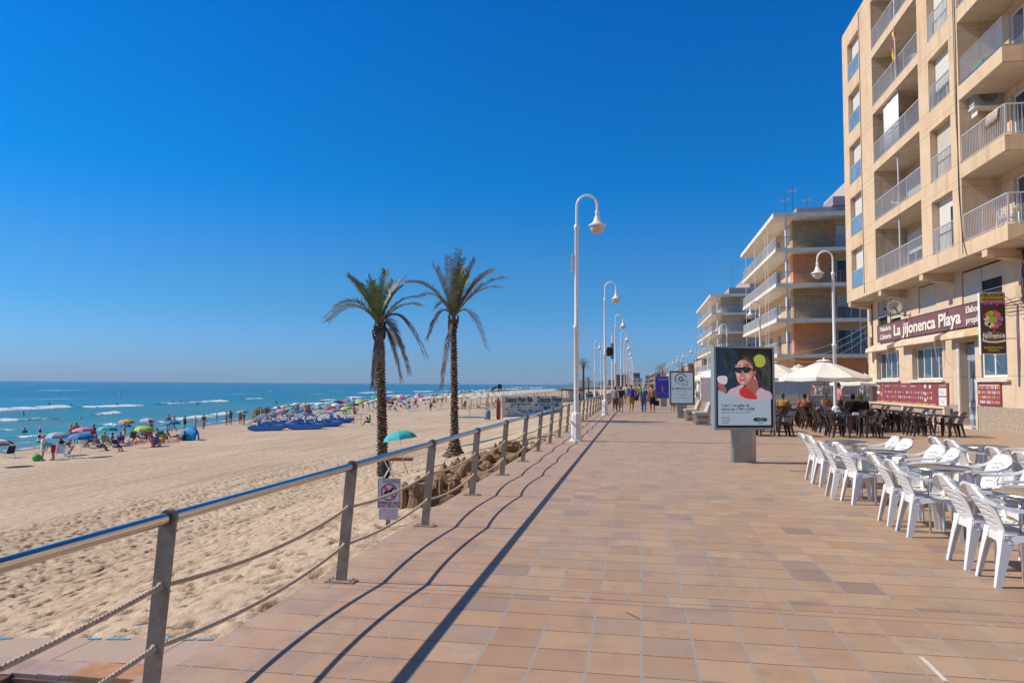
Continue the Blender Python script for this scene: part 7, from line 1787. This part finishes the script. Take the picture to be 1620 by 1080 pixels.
def garment(kind, fat, hi, fem, g_):
    key = (g_, kind, fat, hi, fem)
    if key in MESH: return MESH[key]
    P_ = pose(kind); mb = MB(); e = .014 if hi else .02; s_, f, up = head_axes(P_); h = P_['hed']; T_ = Matrix.Translation(h) @ Matrix((s_, f, up)).transposed().to_4x4()
    if g_ in ('shirt', 'tunic'):
        torso(mb, P_, e+.006, fat, True, fem)
        for i in (0, 1): capsule(mb, P_['sh'][i], P_['sh'][i].lerp(P_['el'][i], .62), .062+e, .052+e); capsule(mb, P_['sh'][i], P_['che'].lerp(P_['nek'], .5), .055+e, .07+e)
        if g_ == 'tunic':
            for i in (0, 1): capsule(mb, P_['hip'][i], P_['hip'][i].lerp(P_['kn'][i], .6), .13, .13)
            capsule(mb, P_['pel'], P_['pel'].lerp((P_['kn'][0]+P_['kn'][1])/2, .6), .13, .14)
    if g_ == 'top':
        torso(mb, P_, e, fat, False, fem)
    if g_ in ('shorts', 'trousers', 'trunks', 'capris'):
        k = {'shorts': .85, 'trousers': 1, 'trunks': .45, 'capris': 1}[g_]
        a = P_['pel']; ax = (P_['che']-a).normalized(); mb.tube([a-ax*.10, a-ax*.02, a+ax*.09], [.12+e, (.122*(fat if fat > 1 else 1))+e, .118*fat+e], 14, sx=1.32, up=tuple(f))
        for i in (0, 1):
            capsule(mb, P_['hip'][i], P_['hip'][i].lerp(P_['kn'][i], k), .10*(1+.4*(fat-1))+e, (.075 if g_ != 'trunks' else .09)+e)
            if g_ in ('trousers', 'capris'): capsule(mb, P_['kn'][i], P_['kn'][i].lerp(P_['an'][i], .93 if g_ == 'trousers' else .6), .066+e, .048+e)
    if g_ == 'swimsuit':
        torso(mb, P_, .010, fat, True, fem)
    if g_ == 'bikini':
        a = P_['pel']; ax = (P_['che']-a).normalized(); mb.tube([a-ax*.11, a-ax*.03, a+ax*.03], [.10, .128, .122], 14, sx=1.35, up=tuple(f)); b_ = P_['che']-ax*.02; mb.tube([b_-ax*.05, b_, b_+ax*.05], [.118,.132,.12], 14, sx=1.45, up=tuple(f))
    if g_ == 'hair': mb.ball((0,-.026,.036), .084,.094,.098, 14, M=T_); mb.ball((0,-.06,-.02), .07,.055,.07, 12, M=T_)
    if g_ == 'long_hair': mb.ball((0,-.026,.036), .086,.096,.10, 14, M=T_); mb.ball((0,-.07,-.05), .078,.05,.12, 12, M=T_); mb.ball((0,-.065,-.15), .06,.035,.08, 10, M=T_)
    if g_ in ('hat', 'cap'):
        if g_ == 'hat': mb.lathe([(.19,.035),(.19,.05),(.10,.062),(.098,.11),(.075,.14),(0,.145),(0,.05),(.09,.04),(.19,.035)], 18, M=T_)
        else: mb.ball((0,-.012,.05), .088,.10,.085, 12, M=T_); mb.prism([(-.06,.07),(.06,.07),(.05,.16),(0,.18),(-.05,.16)], .05, .06, 'xy', M=T_)
    nm = {'top':'top','bikini':'bikini'}.get(g_, g_)
    if g_ in ('hat',): o = mb.build(nm, SK['fair']); me = o.data; bpy.data.objects.remove(o)
    else: me = remesh(mb, nm, SK['fair'], .013 if hi else .022, 2 if hi else 1)
    MESH[key] = me; return me
def person(label, x, y, z, rz, kind='stand', skin='tan', wear=(), hair=('hair','dark'), h=1.7, fat=1.0, hi=False, fem=False, group=None):
    t = thing('person', label, 'person', (x, y, z), rz, group); s_ = h/1.73; t.scale = (s_,)*3
    def put(nm, me, m_):
        o = link(bpy.data.objects.new(nm, me)); o.parent = t
        if not len(me.materials): me.materials.append(m_)
        o.material_slots[0].link = 'OBJECT'; o.material_slots[0].material = m_; return o
    put('body', body_mesh(kind, fat, hi, fem), SK[skin])
    for g_, c in wear: put(g_, garment(kind, fat, hi, fem, g_), cc(c))
    if hair: put('hair', garment(kind, 1.0, hi, False, hair[0]), HAIR[hair[1]])
    return t
def walker(px, py, label, kind, skin, wear, hair, h, fat=1.0, fem=False, rz=PI, hi=True):
    p = on(2, 0, px, py); return person(label, p.x, p.y, 0, rz, kind, skin, wear, hair, h, fat, hi, fem)
# strollers on the promenade, seen from behind
walker(973, 652.5, 'woman in a grey top and tan trousers walking beside the railing', 'walk', 'fair', (('shirt','grey'),('capris','brown')), ('hair','brown'), 1.56, 1.15, True)
walker(982, 652.5, 'man in a dark top and pale trousers beside the woman in grey', 'walk2', 'tan', (('shirt','navy'),('trousers','beige')), ('hair','red'), 1.58, 1.1)
bigman = walker(999, 651.5, 'big man in a royal blue T-shirt and mustard shorts walking away', 'walk', 'tan', (('shirt','royal'),('shorts','mustard')), ('hair','red'), 1.66, 1.3)
walker(1018.5, 652.5, 'woman with a white cap, dark top and blue jeans walking away', 'walk2', 'fair', (('shirt','jeans'),('trousers','jeans'),('cap','white')), ('hair','grey'), 1.56, 1.1, True)
shl = walker(1032.5, 652, 'shirtless man in black shorts holding a dark bag', 'stand', 'tan', (('shorts','black'),), ('hair','dark'), 1.62, 1.05)
walker(1026, 647, 'woman in a salmon dress behind the shirtless man', 'walk', 'fair', (('tunic','salmon'),), ('hair','blond'), 1.6, 1.1, True)
walker(1011.5, 636, 'person in a bright yellow vest farther along the walk', 'walk2', 'tan', (('shirt','hiviz'),('shorts','navy')), ('hair','dark'), 1.75, 1.0)
walker(1005, 639, 'person in a pink top walking towards the camera beyond the big man', 'walk', 'fair', (('shirt','pink'),('shorts','grey')), ('long_hair','brown'), 1.7, 1.0, True, 0)
walker(991, 640, 'person in a cream shirt walking beyond the big man, nearer the railing', 'walk2', 'fair', (('shirt','cream'),('shorts','beige')), ('hair','brown'), 1.72, 1.1, False, PI)
walker(996, 632, 'person in white shown small far along the walk', 'walk', 'tan', (('shirt','white'),('shorts','blue')), ('hair','dark'), 1.7, 1.0, False, 0, False)
walker(1021, 634, 'person in turquoise shown small far along the walk', 'walk2', 'tan', (('shirt','turquoise'),('shorts','white')), ('hair','dark'), 1.7, 1.0, False, PI, False)
# bags held
def bag(label, obj, off, col, w_=.16, h_=.30):
    t = thing('hand_bag', label, 'bag', (obj.location.x+off[0], obj.location.y+off[1], obj.location.z+off[2]))
    mb = MB(); secs = []
    for z, a, b_ in ((-h_,.8,.7),(-h_*.7,1.0,1),(-h_*.3,.95,.9),(0,.7,.4)): secs.append([(w_*a*math.cos(2*PI*i/12), w_*.5*b_*math.sin(2*PI*i/12), z) for i in range(12)])
    mb.loft(secs, 0, True); mb.build('pouch', cc(col), t); mb = MB(); mb.tube([(w_*.5*math.cos(PI*i/8), 0, -.01+.11*math.sin(PI*i/8)) for i in range(9)], .010, 5); mb.build('handle', cc(col), t)
bag('dark bag in the right hand of the shirtless man', shl, (.26,.05,.72), 'black', .15, .32)
bag('dark shoulder bag on the hip of the man in royal blue', bigman, (.30,.0,.95), 'navy', .13, .24)
# brown dog
def dog(px, py):
    p = on(2, 0, px, py); t = thing('dog', 'brown dog standing on the walk left of the pale advert panel foot', 'dog', (p.x, p.y, 0), R(155))
    mb = MB(); V3 = V
    capsule(mb, V3((0,-.22,.50)), V3((0,.05,.47)), .115, .10); capsule(mb, V3((0,.05,.47)), V3((0,.30,.49)), .10, .085); capsule(mb, V3((0,-.27,.55)), V3((0,-.42,.66)), .085, .065); capsule(mb, V3((0,-.44,.68)), V3((0,-.50,.67)), .075, .06); capsule(mb, V3((0,-.52,.66)), V3((0,-.63,.63)), .04, .028)
    for s_ in (-1, 1):
        capsule(mb, V3((s_*.075,-.26,.46)), V3((s_*.08,-.24,.26)), .055, .032); capsule(mb, V3((s_*.08,-.24,.26)), V3((s_*.08,-.26,.04)), .03, .022); capsule(mb, V3((s_*.08,-.27,.03)), V3((s_*.08,-.31,.025)), .026, .022)
        capsule(mb, V3((s_*.07,.28,.46)), V3((s_*.085,.20,.30)), .075, .042); capsule(mb, V3((s_*.085,.20,.30)), V3((s_*.085,.34,.19)), .038, .026); capsule(mb, V3((s_*.085,.34,.19)), V3((s_*.085,.32,.04)), .024, .02); capsule(mb, V3((s_*.085,.31,.03)), V3((s_*.085,.26,.025)), .026, .022)
        mb.loft([[(s_*.035,-.44,.73),(s_*.075,-.44,.71),(s_*.075,-.47,.71),(s_*.04,-.47,.73)],[(s_*.065,-.43,.66),(s_*.085,-.43,.64),(s_*.085,-.46,.64),(s_*.07,-.46,.65)]])
    capsule(mb, V3((0,.36,.52)), V3((0,.50,.62)), .026, .018); capsule(mb, V3((0,.50,.62)), V3((0,.56,.74)), .018, .012)
    me = remesh(mb, 'body', mat('brown_fur', (.30,.14,.06), .85, 0, .3, 9, col2=(.40,.27,.17)), .012, 2); o = link(bpy.data.objects.new('body', me)); o.parent = t
    if not me.materials: me.materials.append(mat('brown_fur_b', (.30,.14,.06), .85))
dog(1067, 651)
# guests at the cafe
def at_px(px, py, y): return on(1, y, px, py)
for px, y, kind, sk, wear, hr, rz, lb, fem in ((1241,32.0,'sit','tan',(('shirt','mustard'),('shorts','brown')),('hair','brown'),2.6,'seated guest with brown hair and a mustard top, left end of the cafe terrace',True),
    (1273,31.2,'sit','tan',(('shirt','orange'),('shorts','navy')),('hair','dark'),2.9,'seated guest in rusty orange, left part of the cafe',True),
    (1283,32.6,'sit','tan',(('shirt','grey'),('shorts','navy')),('hair','brown'),.3,'seated guest in a patterned grey shirt beside the guest in orange',False),
    (1312,33.6,'sit','dark',(('shirt','orange'),('trousers','black')),('hair','dark'),.6,'seated guest in a rusty top left of the standing waiter',False),
    (1346,30.6,'sit','tan',(('shirt','brown'),('shorts','black')),('hair','dark'),3.3,'seated guest in a rust brown shirt under the biggest parasol',False),
    (1362,30.4,'sit','tan',(('shirt','black'),('shorts','red'),('hat','straw')),('hair','blond'),3.0,'seated guest in black with a straw hat, right of the biggest parasol pole',True)):
    p = at_px(px, 640, y); t_ = person(lb, p.x, y, .0, rz, kind, sk, wear, hr, 1.75, 1.15, True, fem); t_.location.z = .0
    dup(BC, (p.x, y, 0), rz+PI/2+PI, 'dark brown armchair holding the guest %s' % (lb.split('seated guest ')[1].split(',')[0][:60]), G2)
p = at_px(1327, 640, 34.5); person('standing waiter in a pale pink shirt and black trousers among the tables', p.x, 34.5, 0, 2.0, 'stand', 'tan', (('shirt','pink'),('trousers','black')), ('hair','dark'), 1.82, 1.05, True)

# people on the beach, hand placed
BE = [ # px, py foot, pose, facing, skin, wear, hair, height, female, label
 (67,728,'stand',2.4,'fair',(('tunic','white'),('hat','straw')),('hair','blond'),1.62,True,'woman in a white tunic and straw hat standing with her back to us'),
 (84,727,'bend',-1.2,'fair',(('shirt','turquoise'),('shorts','red')),('hair','blond'),1.6,True,'person in turquoise bending over beside the woman in white'),
 (111,702,'stand',2.8,'tan',(('shorts','grey'),('hat','cream')),('hair','grey'),1.7,False,'bather with a pale hat at the waterline behind the pink umbrella'),
 (120,700,'stand',3.4,'tan',(('shirt','red'),('shorts','black')),('hair','dark'),1.75,False,'person in a red shirt right of the pale hat bather'),
 (156,713,'sitlow',2.0,'tan',(('trunks','olive'),),('hair','brown'),1.7,False,'sunburnt man sitting in a blue chair left of the turquoise umbrella pole'),
 (181,714,'sitlow',1.6,'tan',(('bikini','orange'),),('long_hair','dark'),1.65,True,'woman with long dark hair sitting in a navy chair below the turquoise umbrella'),
 (205,703,'lie',1.3,'tan',(('trunks','blue'),),('hair','dark'),1.75,False,'man lying on the sand in blue trunks below the lime umbrella'),
 (216,700,'lie',1.7,'fair',(('bikini','red'),),('long_hair','brown'),1.65,True,'woman lying on a red towel below the lime umbrella'),
 (243,706,'ground',2.9,'tan',(('swimsuit','pink'),),('hair','dark'),1.6,True,'woman in a pink swimsuit sitting on the sand, nearest of the middle group'),
 (248,702,'ground',3.4,'tan',(('shirt','blue'),),('hair','dark'),1.6,False,'child in bright blue sitting behind the pink swimsuit woman'),
 (252,698,'sitlow',2.2,'tan',(('trunks','brown'),),('hair','brown'),1.7,False,'man sitting in a chair beside the yellow bag'),
 (272,699,'lie',1.4,'fair',(('bikini','pink'),),('hair','red'),1.6,True,'woman in pink lying left of the pop-up tent'),
 (289,697,'ground',-1.6,'tan',(('swimsuit','black'),),('long_hair','dark'),1.6,True,'woman in black sitting against the pop-up tent'),
 (266,681,'stand',.3,'tan',(('trunks','navy'),),('hair','dark'),1.75,False,'man in navy trunks standing under the blue umbrella at the waterline'),
 (292,678,'stand',3.0,'dark',(('trunks','black'),),('hair','dark'),1.5,False,'youth in black trunks standing in the shallows above the tent'),
 (309,677,'stand',2.6,'tan',(('trunks','yellow'),),('hair','dark'),1.4,False,'child with a yellow float in the shallows above the tent'),
 (343,665,'stand',2.0,'tan',(('trunks','red'),),('hair','dark'),1.2,False,'small child in red wading left of the talking pair'),
 (358,672,'stand',2.7,'tan',(('bikini','black'),),('hair','dark'),1.6,True,'shorter bather in a black bikini of the pair at the waterline'),
 (364.5,671,'akimbo',3.3,'dark',(('swimsuit','brown'),),('long_hair','dark'),1.75,True,'taller bather in a brown swimsuit of the pair at the waterline'),
 (380,671,'stand',.4,'tan',(('trunks','red'),),('hair','dark'),1.7,False,'man in red trunks under the lone teal umbrella'),
 (386,672,'stand',-.6,'tan',(('swimsuit','navy'),),('hair','brown'),1.65,True,'woman in navy under the lone teal umbrella'),
 (487,662,'akimbo',3.3,'dark',(('trunks','orange'),),('hair','dark'),1.8,False,'sunburnt man with hands on hips behind the pedal boats'),
 (410,662,'stand',2,'dark',(('trunks','red'),),('hair','dark'),1.75,False,'man in red standing behind the leftmost pedal boat slide'),
 (582.5,672,'sitlow',-1.5,'tan',(('shirt','green'),('shorts','black'),('cap','black')),('hair','dark'),1.7,False,'beach attendant in a green shirt sitting in the red low chair'),
 (681,650,'stand',2.9,'tan',(('trunks','navy'),),('hair','dark'),1.75,False,'lone man walking on open sand left of the right palm')]
for px, py, kd, rz, sk, wear, hr, h_, fem, lb in BE:
    p = on_sand(px, py); person(lb, p.x, p.y, p.z, rz, kd, sk, wear, hr, h_, 1.1 if kd != 'stand' else 1.05, False, fem)
p = on_sand(256, 700); t = thing('beach_bag', 'yellow bag on the sand in the middle beach group', 'bag', tuple(p)); mb = MB(); mb.loft([[(.28*math.cos(a)*k_, .2*math.sin(a)*k_, z) for a in [2*PI*i/10 for i in range(10)]] for z, k_ in ((0,.9),(.2,1),(.45,.8))], 0, True); mb.build('pouch', cc('yellow'), t); mb = MB(); mb.tube([(.2*math.cos(PI*i/6),0,.44+.2*math.sin(PI*i/6)) for i in range(7)], .02, 4); mb.build('handle', cc('yellow'), t)
p = on_sand(58, 729); t = thing('beach_bag', 'bright green bag on the sand at the feet of the woman in white', 'bag', tuple(p)); mb = MB(); mb.ball((0,0,.2), .3,.25,.25, 10); mb.build('pouch', cc('green'), t); mb = MB(); mb.tube([(-.15,0,.4),(0,0,.55),(.15,0,.4)], .02, 4); mb.build('handle', cc('green'), t)
for px, py, c, lb in ((216,702,'red','red towel under the woman lying by the lime umbrella'),(274,700,'pink','pink towel left of the pop-up tent'),(240,707,'pink','small pink towel in the middle beach group')):
    p = on_sand(px, py); mb = MB(); vs = [(-.9+1.8*i/8, -.45+.9*j, .02+.012*math.sin(i*1.7+j)) for i in range(9) for j in range(2)]; mb.add(vs, [(2*i,2*i+1,2*i+3,2*i+2) for i in range(8)], 0, True); o = mb.build('towel', cc(c), None, tuple(p), (0,0,1.2)); tag(o, lb, 'towel')
# swimmers
for i, (px, py, lb) in enumerate(((78,639,'swimmer at the outer breaker, leftmost of three'),(113,642,'swimmer at the outer breaker, middle of three'),(134,642,'swimmer at the outer breaker, right of three'),(185,640,'dark haired swimmer below the yellow marker buoy'),(37,655,'swimmer low in the surf at the left edge'),(39,684,'head of a swimmer close to the shore at the left'),(274,636,'swimmer in the middle breaker, left of the pair'),(286,636,'swimmer in the middle breaker, right of the pair'),(313,640,'swimmer in front of the middle breaker'),(389,630,'lone far swimmer above the teal umbrella'),(437,638,'bather standing waist deep behind the left pedal boats'),(482,635,'taller bather waist deep behind the pedal boats'),(511,637,'bather in the water above the lilac umbrella'),(624,623,'swimmer in the surf just right of the left trunk'),(664,623,'swimmer in the surf between the palms'))):
    p = on(2, SEA, px, py); person(lb, p.x, p.y, SEA-(1.0 if i > 9 else 1.2), (i*1.3)%6, 'stand' if i % 2 else 'akimbo', 'tan' if i % 3 else 'dark', (('trunks','navy' if i % 2 else 'red'),), ('hair','dark'), 1.72, 1.0, False)
p = on(2, SEA, 786, 618); t = thing('rescue_float', 'dark floating platform with a raised chair far out at sea', 'float', tuple(p)); mb = MB(); mb.box(-7,7,-4,4,.0,1.0); mb.box(1,4,-1,1,1.0,5.5); mb.loft([[(-5,-1,1.0),(-2,-1,1.0),(-2,1,1.0),(-5,1,1.0)],[(-1,-1,3.5),(1,-1,3.5),(1,1,3.5),(-1,1,3.5)]]); mb.build('platform', M['black'], t)
# crowd beneath the umbrellas
G3 = 'bathers in the crowd under the umbrellas'
cr = random.Random(44); KD = ['stand','stand','akimbo','sitlow','ground','lie','walk','stand']; WC_ = ['red','navy','black','blue','green','pink','orange','turquoise','purple','white','yellow']
for i in range(150):
    if i < 85:
        px = cr.uniform(400, 712); q = (px-400)/312; py = 667-30*q**.8+cr.uniform(-7*(1-q)-1, 3*(1-q)); 
        p = on_sand(px, py)
        if p.x < float(shore(p.y))+1: continue
        wh = 'behind the pedal boats' if px < 545 else ('around the left trunk' if px < 640 else 'left of the right trunk')
    else:
        y = 205+cr.random()**1.3*330; x = float(shore(y))+cr.uniform(3, 30); p = V((x, y, gz(x, y))); wh = 'far along the waterline'
    kd = cr.choice(KD); c = cr.choice(WC_); fem = cr.random() < .5; g_ = (cr.choice(('bikini','swimsuit')) if fem else 'trunks')
    if cr.random() < .15: g_ = 'tunic' if fem else 'shirt'
    pz = {'stand':'standing','akimbo':'standing','walk':'walking','sitlow':'sitting','ground':'sitting','lie':'lying'}[kd]
    person('%s bather in %s %s in the crowd %s' % (pz, c, g_, wh), p.x, p.y, p.z-(.0), cr.uniform(0, 6.28), kd, cr.choice(('tan','dark','fair')), ((g_, c),), (('long_hair' if fem else 'hair'), cr.choice(list(HAIR))), cr.uniform(1.45,1.8), 1.1, False, fem, G3)
for i in range(14):
    y = 130+i*9; x = -26-cr.uniform(0,14); kd = cr.choice(('stand','ground','lie','walk')); c = cr.choice(WC_)
    person('%s bather in %s among the white sunshades' % ({'stand':'standing','walk':'walking'}.get(kd,'resting'), c), x, y, gz(x,y), cr.uniform(0,6), kd, 'tan', (('trunks',c),), ('hair','dark'), 1.7, 1.1, False, False, 'bathers among the white sunshades')
# more of the left group between the umbrellas and the water
for i, (px, py, kd, g_, c, fem) in enumerate(((141,704,'sitlow','trunks','navy',False),(148,703,'stand','swimsuit','red',True),(167,704,'sitlow','bikini','turquoise',True),(174,701,'ground','trunks','green',False),(190,706,'sitlow','swimsuit','purple',True),(196,700,'stand','trunks','white',False),(210,697,'sitlow','bikini','black',True),(222,695,'ground','shirt','yellow',False),
        (229,699,'sitlow','trunks','blue',False),(238,693,'stand','bikini','orange',True),(262,695,'ground','trunks','black',False),(280,691,'lie','bikini','blue',True),(100,708,'ground','swimsuit','navy',True),(133,707,'ground','shirt','white',False),(275,682,'walk','swimsuit','green',True),(322,679,'walk','trunks','pink',False))):
    p = on_sand(px, py); pz = {'stand':'standing','walk':'walking','sitlow':'sitting','ground':'sitting','lie':'lying'}[kd]
    nb = 'behind the woman in white' if px < 137 else ('by the turquoise umbrella' if px < 200 else ('around the lime umbrella' if px < 260 else 'near the pop-up tent'))
    person('%s bather in %s %s %s' % (pz, c, g_, nb), p.x, p.y, p.z, (i*1.7)%6.2, kd, 'tan' if i % 3 else 'dark', ((g_, c),), (('long_hair' if fem else 'hair'), ('dark','brown','blond')[i % 3]), 1.7, 1.1, False, fem)
    if kd == 'sitlow':
        bc_ = ('blue','red','green','grey')[i % 4]; ch_ = dup(BCH2, (p.x, p.y, p.z), (i*1.7)%6.2, '%s low chair holding the bather in %s' % (bc_, c), 'folding beach chairs')
        for k_ in ch_.children:
            if k_.name.startswith('fabric'): k_.material_slots[0].material = COL['chair_'+bc_]
# ---------------------------------------------------------------- far promenade
GLF = mat('far_window_dark', (.06,.07,.09), .2, 0, .1)
def far_house(name, label, x0, x1, y0, y1, h, c, nfl, roofc, cat='house', group=None, face='both', z0=0):
    t = thing(name, label, cat, ((x0+x1)/2, (y0+y1)/2, z0), 0, group); cx, cy = (x0+x1)/2, (y0+y1)/2
    w_, d_ = (x1-x0)/2, (y1-y0)/2
    mb = MB(); mb.box(-w_, w_, -d_, d_, 0, h); mb.build('wall', mat('far_render_'+name, c, .9, 0, .12, .5), t)
    mb = MB(); 
    if roofc: mb.add([(-w_-.4,-d_-.4,h+.002),(w_+.4,-d_-.4,h+.002),(w_+.4,d_+.4,h+.002),(-w_-.4,d_+.4,h+.002),(-w_*.3,0,h+1.6),(w_*.3,0,h+1.6)], [(0,1,5,4),(1,2,5),(2,3,4,5),(3,0,4),(0,3,2,1)])
    else: mb.box(-w_-.25, w_+.25, -d_-.25, d_+.25, h+.002, h+.35)
    mb.build('roof', mat('far_roof', roofc or (.5,.48,.44), .85, 0, .15, 1), t)
    fh = h/nfl
    for k in range(nfl):
        n1 = max(1, int(2*w_/3.2)); n2 = max(1, int(2*d_/3.4))
        mb = MB()
        for i in range(n1): a = -w_+2*w_*(i+.25)/n1; mb.box(a, a+1.3, -d_-.04, -d_-.003, fh*k+.7, fh*k+2.1)
        for i in range(n2): a = -d_+2*d_*(i+.25)/n2; mb.box(-w_-.04, -w_-.003, a, a+1.4, fh*k+.7, fh*k+2.1)
        mb.build('window_row', GLF, t)
        if nfl > 2: mb = MB(); mb.box(-w_-.9, -w_-.05, -d_+.3, d_-.3, fh*(k+1)-.5, fh*(k+1)-.3); mb.box(-w_-.92, -w_-.85, -d_+.3, d_-.3, fh*(k+1)-.3, fh*(k+1)+.5); mb.box(-w_+.3, w_-.3, -d_-.9, -d_-.05, fh*(k+1)-.5, fh*(k+1)-.3); mb.build('balcony', M['stucco'], t)
    return t
rf = random.Random(6); y = 158
cols = [(.48,.36,.26),(.55,.50,.42),(.42,.24,.15),(.60,.58,.54),(.46,.33,.22),(.36,.30,.27),(.50,.42,.30)]
for i in range(22):
    L_ = rf.uniform(13, 24); h = rf.uniform(4.5, 8.2)*(1 if i < 14 else 1.2); c = cols[i % len(cols)]; xx = 12.5+rf.uniform(0,1.5)+(3 if i % 4 == 1 else 0)-max(0, i-12)*.9
    far_house('seafront_house', '%s low seafront house, %s along the far row after the cream block' % (['tan','cream','brick brown','white','ochre','grey','sand coloured'][i % 7], (['first']+ORD+['sixteenth','seventeenth','eighteenth','nineteenth','twentieth','twenty-first','twenty-second'])[i]), xx, xx+rf.uniform(9,16), y, y+L_, h, c, 2 if h < 8 else 3, (.40,.17,.08) if i % 3 == 0 else None, 'house', 'low houses along the far seafront')
    y += L_+rf.uniform(1, 7)
for i, (x0, x1, y0, hpx, c, lb) in enumerate(((973,990,780,592.5,(.26,.14,.10),'far brown apartment block at the end of the walk, leftmost'),(991.5,1001,700,588,(.22,.19,.20),'far grey block with a dark red top at the end of the walk, middle'),(1001.5,1012.5,740,590,(.20,.20,.22),'far grey apartment block at the end of the walk, right'),(1000,1016,640,598.5,(.52,.50,.47),'far low white building in front of the grey blocks'),(962,972,1300,601,(.40,.32,.28),'very far tan building left of the lamp row'),(948,958,1500,603,(.42,.38,.34),'very far pale building between the lamps and the sea'))):
    a = on(1, y0, x0, hpx); b_ = on(1, y0, x1, hpx); far_house('far_block', lb, a.x, b_.x, y0, y0+22, a.z, c, max(2, int(a.z/3)), None, 'apartment block', 'far blocks at the end of the promenade')
# timber pergolas above the far cafes
for i, (x, y, L_) in enumerate(((8.9,96,16),(9.2,122,14),(8.8,176,18),(9.0,215,20))):
    t = thing('timber_pergola', 'brown timber pergola roof over a far cafe, %s one' % ['nearest','second','third','farthest'][i], 'pergola', (x+1.8, y, 0), 0, 'timber pergolas')
    mb = MB(); mb.box(-2.0,2.0,0,L_,2.55,2.75)
    for k in range(int(L_/1.2)): mb.box(-2.3,2.3,.2+1.2*k,.3+1.2*k,2.752,2.9)
    mb.build('roof', mat('pergola_timber', (.34,.19,.08), .8, 0, .2, 2), t)
    for k in range(4):
        for sx in (-1.8, 1.8): mb = MB(); mb.box(sx-.07,sx+.07,.3+k*(L_-.8)/3,.44+k*(L_-.8)/3,0,2.549); mb.build('post', mat('pergola_post', (.28,.17,.09), .8), t)
# closed white parasols and screens along the far cafes
for i in range(26):
    y = 74+7.5*i+rf.uniform(-1,1); x = 6.6+rf.uniform(-.3,.5)+(1.4 if i % 3 == 0 else 0)
    t = thing('closed_parasol', 'closed white parasol on its pole, %s along the far cafes' % (['first']+ORD+['sixteenth','seventeenth','eighteenth','nineteenth','twentieth','twenty-first','twenty-second','twenty-third','twenty-fourth','twenty-fifth','twenty-sixth'])[i], 'parasol', (x, y, 0), 0, 'closed white parasols of the far cafes')
    mb = MB(); mb.lathe([(.0,.9),(.22,.95),(.26,1.2),(.17,1.9),(.10,2.5),(.04,2.85),(0,2.9)], 8, sm=False); mb.build('canopy', colmat('white_parasol', (.70,.69,.66)), t); mb = MB(); mb.tube([(0,0,0),(0,0,1)], .035, 6); mb.lathe([(0,0),(.3,0),(.3,.08),(0,.08)], 4); mb.build('pole', M['alu'], t)
for i in range(18):
    y = 62+i*8.5; x = 7.6+rf.uniform(-.5,1.2); dup(BC, (x, y, 0), rf.choice((0,PI)), 'dark armchair of the distant cafes', 'dark armchairs of the distant cafes')
# ---------------------------------------------------------------- the air
mb = MB(); mb.box(-27000, 5000, -3000, 27000, -9, 260)
hz_ = mb.build('haze', None if False else bpy.data.materials.new('thin_sea_haze')); hz_['kind'] = 'stuff'
hm = hz_.data.materials[0]; hm.use_nodes = True; ht = hm.node_tree; ht.nodes.clear()
hv = ht.nodes.new('ShaderNodeVolumePrincipled'); hv.inputs['Color'].default_value = (.62,.80,1,1); hv.inputs['Density'].default_value = .00003
ho = ht.nodes.new('ShaderNodeOutputMaterial'); ht.links.new(hv.outputs[0], ho.inputs['Volume'])
